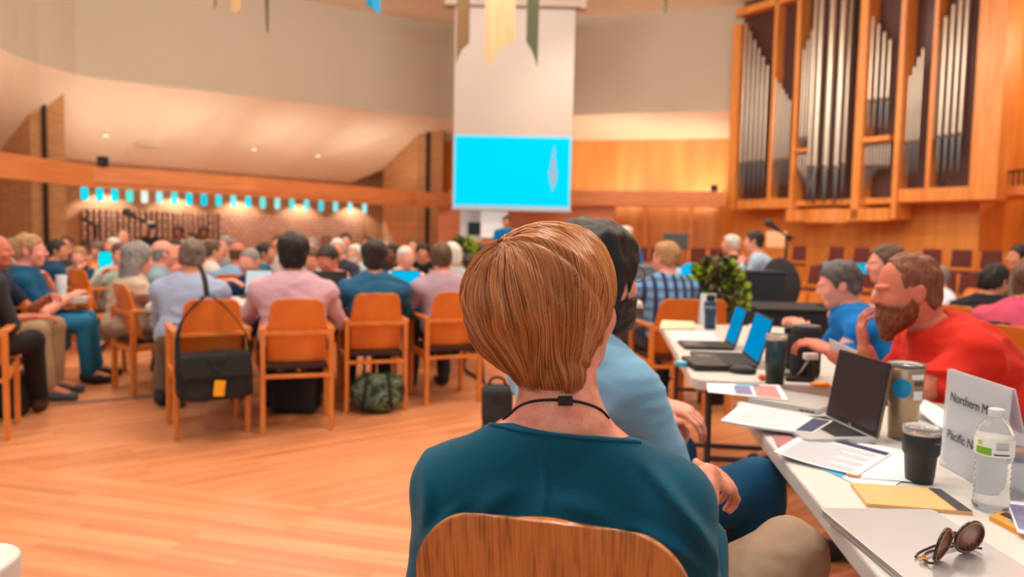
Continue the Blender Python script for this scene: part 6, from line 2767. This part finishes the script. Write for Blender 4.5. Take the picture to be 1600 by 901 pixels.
G1 = mat('leaf_lime', (150, 178, 36), .5, var=.35, scale=20)
G2 = mat('leaf_dark', (66, 84, 40), .5, var=.4, scale=20)
G3 = mat('leaf_bronze', (104, 74, 56), .5, var=.4, scale=20)
plant(1117, 0, 5.75, .50, .46, 'bushy plant with lime and bronze leaves beside the draped stand', [(G1, -9, -.45), (G3, -.7, .25), (G2, -.5, .8), (G1, .15, 9)], 620, .075, .60, .15)
plant(722, 0, 12.0, .9, .62, 'green foliage plant on the floor left of the lectern', [(G2, -9, .1), (G1, -.1, 9)], 260, .15, .3, .2, 5)
skl = thing('plant_stool', 'x', 'stool')
bpy.data.objects.remove(skl)
# wooden upright of a chair at the right edge
armchair(2.72, 2.95, 80, 'honey oak armchair at the right edge behind the man in red')
t = thing('bag', 'black camera bag hanging by the raspberry shirt at the right', 'bag', (*WY(1548, 520, 4.0).xy, 0))
q = WY(1548, 518, 4.0)
S = Solid()
S.block((0, 0, q.z), (.12, .08, .12), None, .03, 0)
link('bag_body', S.mesh(.008), BAGM, t)
bm = NB()
tube(bm, smooth_poly([(.02, -.03, q.z + .03), (.07, -.04, q.z + .06), (.10, -.03, q.z - .02), (.06, -.03, q.z - .1)]), .008)
obj('strap', bm, BAGM, t)
bm = NB()
cyl(bm, (0, 0, 0), (0, 0, q.z - .05), .015)
cyl(bm, (0, 0, 0), (0, 0, .02), .12)
obj('stand', bm, BLACK, t)
# low switch plates on the panelling
for px, py in ((1236, 372),):
    p = OP(px, -.5, py)
    bm = NB()
    box(bm, (0, 0, 0), (.12, .03, .12), math.atan2(oe.y, oe.x))
    o = obj('switch_plate', bm, mat('plate_pale', (224, 196, 160), .5), bevel=.006)
    o.location = p + on * .02
    tag(o, 'small pale switch plate on the oak wall below the organ', 'switch')
# ------------------------------------------------------------------ the woman in front
wr_ = thing('person', 'red haired woman in a dark teal top seen from behind in the centre foreground', 'person', (.08, 1.12, 0))
W0 = np.array([.08, 1.12, 0])


def WL(px, py, Y):
    return np.array(WY(px, py, Y)) - W0


hc = WL(871, 480, 1.20)
N = WL(880, 652, 1.135)
HRw = RZ(-40) @ RX(12) @ RY(6)
ShL, ShR = WL(716, 762, 1.14), WL(1042, 790, 1.09)
ElL, ElR = WL(680, 1010, 1.16), WL(1082, 1030, 1.13)
WrR = WL(1104, 742, 1.40)
WrL = np.array([-.02, .34, .60])
Pel = np.array([.0, .02, .56])
KnR = np.array(WY(1235, 866, 1.46)) - W0
KnL = np.array([.20, .40, .55])


def w_body():
    B = Solid()
    ax = unit(ShR - ShL)
    Ls = [(hc + HRw @ np.array([0, -.03, -.05]))]
    B.limb(N + [0, .012, -.03], Ls[0] + [.008, 0, 0], .067, .057, .03)
    B.limb(N + [0, .045, -.04], hc + HRw @ np.array([0, .02, -.07]), .05, .05, .03)
    # trapezius slopes
    B.limb(N + [-.01, .012, -.006], ShL * .55 + N * .45 + [0, .01, .006], .050, .040, .03)
    B.limb(N + [.012, .012, -.008], ShR * .55 + N * .45 + [0, .01, -.002], .046, .036, .03)
    for s in (ShL, ShR):
        B.limb(N * .5 + s * .5 + [0, .01, -.008], s, .042, .050, .03)
    return B


def w_torso(S, o):
    mid = (ShL + ShR) / 2
    Rz = RZ(math.degrees(math.atan2((ShR - ShL)[1], (ShR - ShL)[0])))
    S.ell(mid + [0, .042, -.11], [.165 + o, .095 + o, .16 + o], Rz, .05)
    S.ell(mid * .4 + Pel * .6 + [0, .055, .06], [.15 + o, .11 + o, .17 + o], Rz, .05)
    S.ell(Pel, [.17 + o, .13 + o, .12 + o], Rz, .05)


B = w_body()
w_torso(B, 0)
for s, e, w in ((ShL, ElL, WrL), (ShR, ElR, WrR)):
    B.limb(s, e, .046, .036, .03)
    B.limb(e, w, .036, .024, .01)
HIPL, HIPR = Pel + [-.09, 0, -.02], Pel + [.09, .02, .0]
B.limb(HIPR, KnR, .075, .05, .03)
B.limb(HIPL, KnL, .075, .05, .03)
B.limb(KnL, KnL + [.02, .05, -.46], .048, .034, .01)
B.limb(KnR, KnR + [-.02, .22, -.34], .048, .034, .01)
parts_ = [B.mesh(.008)]
# head
Hd = Solid()
Hd.limb(N + [0, .012, -.03], hc + HRw @ np.array([0, -.03, -.05]) + [.008, 0, 0], .0675, .0575, .03)
Hd.limb(N + [0, .045, -.04], hc + HRw @ np.array([0, .02, -.07]), .05, .05, .03)
head_solid(Hd, hc, HRw, 1.06, .004)
parts_.append(Hd.mesh(.0035))
for W_, E_, sd_, dd, nn, cu in ((WrR, ElR, -1, (.55, .55, -.30), (.45, -.3, .85), (18, 26, 20)), (WrL, ElL, 1, (.5, .8, -.2), (0, -.2, 1), (20, 25, 20))):
    h = Solid()
    d_ = unit(dd)
    h.limb(W_ - unit(W_ - E_) * .05, W_ + d_ * .012, .026, .021, .01)
    hand_solid(h, W_ + d_ * .008, d_, np.array(nn), sd_, .92, cu, 6, 50)
    parts_.append(h.mesh(.0035))


def skin_fg():
    m, nt, b = _nt('skin_fair_near')
    N_, L = nt.nodes, nt.links
    tc = N_.new('ShaderNodeTexCoord')
    nz = N_.new('ShaderNodeTexNoise')
    nz.inputs['Scale'].default_value = 38
    nz.inputs['Detail'].default_value = 6
    L.new(tc.outputs['Object'], nz.inputs['Vector'])
    cr = N_.new('ShaderNodeValToRGB')
    cr.color_ramp.elements[0].position = .30
    cr.color_ramp.elements[0].color = (*lin((206, 122, 98)), 1)
    cr.color_ramp.elements[1].position = .62
    cr.color_ramp.elements[1].color = (*lin((230, 154, 128)), 1)
    L.new(nz.outputs['Fac'], cr.inputs[0])
    # freckles
    vo = N_.new('ShaderNodeTexVoronoi')
    vo.inputs['Scale'].default_value = 130
    L.new(tc.outputs['Object'], vo.inputs['Vector'])
    lt = N_.new('ShaderNodeMapRange')
    lt.inputs[1].default_value = .06
    lt.inputs[2].default_value = .20
    L.new(vo.outputs['Distance'], lt.inputs[0])
    mx = N_.new('ShaderNodeMix')
    mx.data_type = 'RGBA'
    mx.inputs[6].default_value = (*lin((190, 106, 80)), 1)
    L.new(lt.outputs[0], mx.inputs[0])
    L.new(cr.outputs[0], mx.inputs[7])
    L.new(mx.outputs[2], b.inputs['Base Color'])
    b.inputs['Roughness'].default_value = .48
    b.inputs['Subsurface Weight'].default_value = .12
    b.inputs['Subsurface Radius'].default_value = (.012, .005, .003)
    b.inputs['Subsurface Scale'].default_value = .6
    bp = N_.new('ShaderNodeBump')
    bp.inputs['Strength'].default_value = .12
    bp.inputs['Distance'].default_value = .001
    n2 = N_.new('ShaderNodeTexNoise')
    n2.inputs['Scale'].default_value = 420
    L.new(tc.outputs['Object'], n2.inputs['Vector'])
    L.new(n2.outputs['Fac'], bp.inputs['Height'])
    L.new(bp.outputs['Normal'], b.inputs['Normal'])
    return m


link('body', merge_meshes('body', parts_), skin_fg(), wr_)

# teal top: wide boat neck, dolman sleeves with hanging folds
TP = Solid()
for _op in w_body().ops:
    TP.ops.append((_op[0], (lambda p, f=_op[1]: f(p) - .007), _op[2] - .008, _op[3] + .008, _op[4]))
w_torso(TP, .020)
for s, e, w in ((ShL, ElL, WrL), (ShR, ElR, WrR)):
    sg_ = -1 if s is ShL else 1
    TP.limb(N * .5 + s * .5 + [0, .005, -.018], s, .050, .062, .03)
    TP.limb(s, e, .064, .062, .04)
    TP.limb(s + [0, 0, -.09] - unit(ShR - ShL) * sg_ * .05, e + [0, 0, .06] - unit(ShR - ShL) * sg_ * .03, .06, .06, .05)
    TP.limb(e, e + (w - e) * .6, .058, .046, .02)
NECKL = [WL(700, 672, 1.12), WL(765, 661, 1.12), WL(800, 668, 1.09), WL(860, 677, 1.075), WL(930, 684, 1.075), WL(1000, 689, 1.10), WL(1080, 715, 1.10)]
_nx = [v[0] for v in NECKL]
_nz = [v[2] for v in NECKL]


def neck_cut(p):
    z = np.interp(p[..., 0], _nx, _nz)
    z = z - np.maximum(p[..., 1] - .0, 0) * .25
    return p[..., 2] - z


def top_folds(p):
    f = 0
    x, z = p[..., 0], p[..., 2]
    for (cx, cz, ang, wd, ln, amp) in FOLDS:
        amp = amp * 3.2
        wd = wd * .85
        ca, sa = math.cos(ang), math.sin(ang)
        u = (x - cx) * ca + (z - cz) * sa
        v = -(x - cx) * sa + (z - cz) * ca
        v = v + .18 * u * u / max(ln, .01)
        f = f - amp * np.exp(-(v / wd) ** 2) * np.exp(-(u / ln) ** 2)
    return f + .0022 * vnoise(p * np.array([16, 16, 9]))


def fp(px, py):
    v = WL(px, py, 1.08)
    return v[0], v[2]


FOLDS = []
for (x0, y0, x1, y1, wd, amp) in ((655, 860, 700, 790, .010, .006), (690, 868, 745, 815, .009, .006), (740, 800, 800, 760, .02, .004), (1000, 800, 1080, 850, .012, .007),
                                  (960, 815, 1040, 880, .012, .007), (1045, 745, 1105, 860, .011, .006), (1090, 800, 1120, 890, .010, .006), (850, 700, 852, 800, .006, .0016),
                                  (672, 740, 660, 850, .012, .004), (880, 770, 960, 800, .02, .004), (1020, 720, 1060, 800, .014, .004), (720, 830, 700, 895, .010, .005)):
    ax_, az_ = fp(x0, y0)
    bx_, bz_ = fp(x1, y1)
    FOLDS.append(((ax_ + bx_) / 2, (az_ + bz_) / 2, math.atan2(bz_ - az_, bx_ - ax_), wd, math.hypot(bx_ - ax_, bz_ - az_) * .55, amp))
TP.warp(top_folds)
TPfull = TP.at
_tops = list(TP.ops)
TP.cut(neck_cut)
TEAL = mat('teal_jersey', (0, 80, 104), .78, var=.10, scale=60, bump=.25, bscale=900, sheen=.6, spec=.2)
link('top', TP.mesh(.0045), TEAL, wr_)
# narrow rolled edge of the neckline and the cord round the neck, laid on the surface behind


def march(S, px, py, t0=.7, t1=1.4):
    d = np.array(ray(px, py))
    d = d / d[1]
    ts = np.linspace(t0, t1, 700)
    P = np.array([0, 0, CAM_H]) + ts[:, None] * d - W0
    f = S.at(P)
    k = np.argmax(f < 0)
    return P[k] if f[k] < 0 else None


TF = Solid()
TF.ops = _tops
bm = NB()
pts = []
for i in range(41):
    t = i / 40
    px = 766 + (1000 - 766) * t
    py = np.interp(px, [765, 800, 860, 930, 1000], [661, 668, 677, 684, 689])
    h = march(TF, px, py + 1.5)
    if h is not None:
        pts.append(h)
tube(bm, pts, .0038, 8)
obj('neck_binding', bm, TEAL, wr_, True)
BS = Solid()
BS.ops = w_body().ops
bm = NB()
pts = []
for px, py in [(786, 655), (797, 644), (807, 636), (826, 627.5), (851, 624), (872, 624), (890, 625), (910, 628), (933, 636), (943, 643), (951, 653)]:
    h = march(BS, px, py)
    if h is not None:
        pts.append(h + np.array([0, -.0015, 0]))
CORD = mat('black_cord', (22, 22, 24), .7, bump=.4, bscale=1500)
if len(pts) > 3:
    tube(bm, smooth_poly([tuple(p) for p in pts]), .0024, 8)
    cd = obj('neck_cord', bm, CORD, wr_, True)
    h = march(BS, 883, 625)
    if h is not None:
        bm = NB()
        box(bm, tuple(h + np.array([0, -.003, 0])), (.022, .009, .0135), Matrix.Rotation(math.radians(-2), 3, 'Y'))
        obj('cord_clasp', bm, mat('clasp_black', (28, 28, 30), .5), cd, bevel=.0015)
# trousers
Q = Solid()
Q.ell(Pel + [0, 0, -.01], [.185, .15, .12], None, .03)
Q.limb(HIPR, KnR, .092, .070, .04)
Q.limb(KnR, KnR + [-.02, .20, -.30], .068, .05, .03)
Q.limb(HIPL, KnL, .092, .070, .04)
Q.limb(KnL, KnL + [.02, .05, -.42], .066, .052, .03)
Q.warp(lambda p: .006 * (np.abs(vnoise(p * np.array([9, 14, 20]))) - .3) + .003 * vnoise(p * 30))
link('trousers', Q.mesh(.0065), mat('khaki_twill', (150, 126, 104), .85, var=.06, bump=.2, bscale=700, sheen=.2), wr_)
for a in (KnL + [.02, .05, -.46], KnR + [-.02, .22, -.36]):
    S = Solid()
    S.limb(a + [0, -.03, -.035], a + [0, .06, -.045], .038, .038, .01)
    S.limb(a + [0, .05, -.05], a + [0, .16, -.055], .038, .03, .03)
    S.cut(lambda p: -(p[..., 2]) + .004)
    link('shoe', S.mesh(.008), mat('shoe_40_40_45', (40, 40, 45), .6), wr_)

# ---- hair: a smooth under-shape plus combed strands lying on it
HU = Solid()


def hp_(px, py, Y):
    return WL(px, py, Y)


HU.ell(hp_(838, 462, 1.195), (.100, .108, .097), RY(8), 0)
HU.ell(hc + HRw @ np.array([0, -.014, .032]), (.077, .100, .091), HRw, .05)
HU.ell(hp_(802, 466, 1.185), (.072, .09, .076), None, .03)
HU.ell(hp_(900, 438, 1.21), (.040, .085, .066), None, .03)
HU.ell(hp_(898, 500, 1.175), (.032, .05, .06), None, .03)
HU.limb(hp_(850, 520, 1.165), hp_(868, 582, 1.135), .074, .038, .04)
HU.limb(hp_(806, 510, 1.18), hp_(846, 568, 1.155), .058, .036, .03)


def face_keep(p):
    q = (p - hc) @ HRw
    zl = np.interp(q[..., 1], [-.2, -.03, -.012, .012, .03, .05, .08, .12], [-.3, -.3, -.045, -.02, .0, .04, .065, .08])
    return (zl - q[..., 2]) * .8


HU.cut(face_keep)
HU.cut(lambda p: (hp_(850, 612, 1.14)[2] - p[..., 2]) * .9)


def hair_mat():
    m, nt, b = _nt('copper_hair')
    N_, L = nt.nodes, nt.links
    at = N_.new('ShaderNodeAttribute')
    at.attribute_name = 'tone'
    cr = N_.new('ShaderNodeValToRGB')
    el = cr.color_ramp.elements
    el[0].position, el[0].color = .05, (*lin((104, 52, 26)), 1)
    el[1].position, el[1].color = .35, (*lin((184, 108, 56)), 1)
    e = el.new(.7)
    e.color = (*lin((222, 146, 84)), 1)
    e = el.new(1)
    e.color = (*lin((240, 180, 120)), 1)
    L.new(at.outputs['Fac'], cr.inputs[0])
    L.new(cr.outputs[0], b.inputs['Base Color'])
    b.inputs['Roughness'].default_value = .33
    b.inputs['Specular IOR Level'].default_value = .6
    b.inputs['Anisotropic'].default_value = .4
    return m


HM = hair_mat()
under = HU.mesh(.004, clip=None)
ho = link('hair', under, hair_mat_for('copper', (150, 80, 42)), wr_)


def grad(S, P, e=.0015):
    g = np.stack([S.at(P + np.eye(3)[i] * e) - S.at(P - np.eye(3)[i] * e) for i in range(3)], -1)
    return g / np.maximum(np.linalg.norm(g, axis=-1, keepdims=True), 1e-9)


HS = Solid()
HS.ops = [o for o in HU.ops if o[0] == 'u']
n_s = 14000
rg = np.random.default_rng(11)
c0 = hp_(842, 468, 1.19)
crown = hp_(792, 396, 1.16)
D = rg.normal(size=(n_s, 3))
D[:, 2] = D[:, 2] * .8 + .35
D[: n_s // 6] = unit(crown - c0) + rg.normal(size=(n_s // 6, 3)) * .35
D /= np.linalg.norm(D, axis=1, keepdims=True)
_uv = np.empty(len(under.vertices) * 3, np.float32)
under.vertices.foreach_get('co', _uv)
_uv = _uv.reshape(-1, 3).astype(float)
P = _uv[rg.integers(0, len(_uv), n_s)] + rg.normal(size=(n_s, 3)) * .002
_near = P[:, 2] > c0[2] - .045
P[~_near] = _uv[rg.permutation(np.where(_uv[:, 2] > c0[2] - .02)[0])[: (~_near).sum()]]
D = (P - c0) / np.linalg.norm(P - c0, axis=1, keepdims=True)
for _ in range(8):
    P = P - grad(HS, P) * HS.at(P)[:, None]
P = P - grad(HS, P) * HS.at(P)[:, None]
steps = 22
stepl = .0075
ctr = hc + HRw @ np.array([0, 0, -.02])
pole = crown - c0
pole = pole / np.linalg.norm(pole)
seed_off = rg.random(3) * 10
path = np.zeros((n_s, steps, 3))
ang0 = np.arctan2(D @ np.cross(pole, [0, 0, 1.]), D @ np.cross(pole, np.cross(pole, [0, 0, 1.])))
base_lift = rg.random(n_s) * .0042
prev = None
nape = hp_(872, 640, 1.13)
for s in range(steps):
    g = grad(HS, P)
    away = P - crown
    r = np.linalg.norm(away, axis=1, keepdims=True)
    away = away / np.maximum(r, 1e-6)
    down = np.array([0, 0, -1.0])[None]
    conv = nape - P
    conv = conv / np.linalg.norm(conv, axis=1, keepdims=True)
    low = np.clip((c0[2] + .02 - P[:, 2:3]) / .10, 0, 1)
    wgt = np.clip(1 - r / .13, 0, 1)
    v = away * (wgt * 1.6 + .25) + down * (.45 + .6 * (1 - wgt)) + conv * low * .9
    # slight sway so that locks form
    sw_ = vnoise(P * 34 + seed_off)[:, None]
    side_v = np.cross(g, v)
    v = v + side_v * sw_ * .30
    v = v - g * np.sum(v * g, 1, keepdims=True)
    v = v / np.maximum(np.linalg.norm(v, axis=1, keepdims=True), 1e-6)
    if prev is not None:
        v = prev * .45 + v * .55
        v = v / np.linalg.norm(v, axis=1, keepdims=True)
    prev = v
    # lock relief: ridges that run with the flow
    side_n = np.cross(g, v)
    rel = vnoise(np.stack([np.arctan2((P - c0) @ np.cross(pole, [0, 0, 1.]), (P - c0) @ np.cross(pole, np.cross(pole, [0, 0, 1.]))) * 9,
                           np.linalg.norm(P - crown, axis=1) * 9, np.full(n_s, 3.3)], -1))
    t = s / (steps - 1)
    lift = base_lift * (1 - .25 * t) + .0048 * (rel + .9) * np.clip(r[:, 0] / .05, 0, 1) + .0010
    path[:, s] = P + g * lift[:, None]
    P = P + v * stepl
    P = P - grad(HS, P) * HS.at(P)[:, None]
# trim strands at the nape line and the face
q = (path - hc) @ HRw
zl = np.interp(q[..., 1], [-.2, -.03, -.012, .012, .03, .05, .08, .12], [-.3, -.3, -.045, -.02, .0, .04, .065, .08])
ragged = (rg.random(n_s) * .018)[:, None]
okm = (q[..., 2] > zl + ragged * .3) & (path[..., 2] > hp_(850, 614, 1.14)[2] + ragged)
lenr = rg.integers(int(steps * .55), steps + 1, n_s)
ok = np.cumprod(okm, 1).astype(bool)
ns = np.minimum(ok.sum(1), lenr)
tone0 = np.clip(.46 + .34 * vnoise(np.stack([ang0 * 14, D[:, 2] * 3, D[:, 0] * 0 + 7.7], -1)) + rg.normal(size=n_s) * .16, 0, 1)  # gold highlights and dark gaps between locks are put into this tone
Vv, Qq, Tt = [], [], []
base = 0
tri = np.array([[math.cos(a), math.sin(a)] for a in (0, 2.09, 4.19)])
for i in range(n_s):
    k = ns[i]
    if k < 4:
        continue
    p = path[i, :k]
    d = np.gradient(p, axis=0)
    d /= np.linalg.norm(d, axis=1, keepdims=True) + 1e-9
    nrm = p - ctr
    b1 = np.cross(d, nrm)
    b1 /= np.linalg.norm(b1, axis=1, keepdims=True) + 1e-9
    b2 = np.cross(d, b1)
    rr = .00052 * np.clip((1 - np.arange(k) / (k - .4)) * 4, .15, 1)
    ring = p[:, None] + (b1[:, None] * tri[None, :, 0:1] + b2[:, None] * tri[None, :, 1:2]) * rr[:, None, None]
    Vv.append(ring.reshape(-1, 3))
    j = np.arange(k - 1)[:, None] * 3
    q0 = np.array([0, 1, 2])
    q1 = np.array([1, 2, 0])
    f = np.stack([j + q0, j + q1, j + q1 + 3, j + q0 + 3], -1).reshape(-1, 4) + base
    Qq.append(f)
    Tt.append(np.repeat(np.clip(tone0[i] + .10 * np.sin(np.arange(k) * .5 + i), 0, 1), 3))
    base += k * 3
Vv, Qq, Tt = np.concatenate(Vv), np.concatenate(Qq), np.concatenate(Tt)
me = mesh_np('strands', Vv, Qq)
ca = me.attributes.new('tone', 'FLOAT', 'POINT')
ca.data.foreach_set('value', Tt.astype(np.float32))
sto = link('strands', me, HM, ho)
sto['kind'] = 'stuff'

# ---- her chair
fc = armchair(.108, 1.068, -14, 'oak armchair with a rounded plywood back in the centre foreground')
for ch in list(fc.children):
    if ch.name.split('.')[0] == 'backrest':
        bpy.data.objects.remove(ch)


def oak_veneer():
    m, nt, b = _nt('oak_veneer_near')
    N_, L = nt.nodes, nt.links
    tc = N_.new('ShaderNodeTexCoord')
    mp = N_.new('ShaderNodeMapping')
    mp.inputs['Scale'].default_value = (5, 2, .8)
    mp.inputs['Location'].default_value = (.8, 0, .3)
    L.new(tc.outputs['Object'], mp.inputs['Vector'])
    nz = N_.new('ShaderNodeTexNoise')
    nz.inputs['Scale'].default_value = 1.0
    nz.inputs['Detail'].default_value = 2
    L.new(mp.outputs[0], nz.inputs['Vector'])
    mu = N_.new('ShaderNodeMath')
    mu.operation = 'MULTIPLY'
    mu.inputs[1].default_value = 120
    L.new(nz.outputs['Fac'], mu.inputs[0])
    sn = N_.new('ShaderNodeMath')
    sn.operation = 'SINE'
    L.new(mu.outputs[0], sn.inputs[0])
    # fine pores along the grain
    m2 = N_.new('ShaderNodeMapping')
    m2.inputs['Scale'].default_value = (420, 60, 14)
    L.new(tc.outputs['Object'], m2.inputs['Vector'])
    n2 = N_.new('ShaderNodeTexNoise')
    n2.inputs['Scale'].default_value = 1
    n2.inputs['Detail'].default_value = 3
    L.new(m2.outputs[0], n2.inputs['Vector'])
    ad = N_.new('ShaderNodeMath')
    ad.operation = 'MULTIPLY_ADD'
    ad.inputs[1].default_value = .07
    L.new(sn.outputs[0], ad.inputs[0])
    L.new(n2.outputs['Fac'], ad.inputs[2])
    cr = N_.new('ShaderNodeValToRGB')
    el = cr.color_ramp.elements
    el[0].position, el[0].color = .24, (*lin((130, 72, 32)), 1)
    el[1].position, el[1].color = .76, (*lin((200, 124, 64)), 1)
    e = el.new(.5)
    e.color = (*lin((184, 110, 52)), 1)
    L.new(ad.outputs[0], cr.inputs[0])
    L.new(cr.outputs[0], b.inputs['Base Color'])
    b.inputs['Roughness'].default_value = .34
    b.inputs['Coat Weight'].default_value = .3
    b.inputs['Coat Roughness'].default_value = .2
    return m


bk = obj('backrest', back_panel(.34, .345, .322, .43, .948, -.165, -.262, r=.085, curve=.006, th=.012, n=40, m_=60), oak_veneer(), fc, True)
bk.modifiers.new('edge', 'BEVEL').width = .003
# end
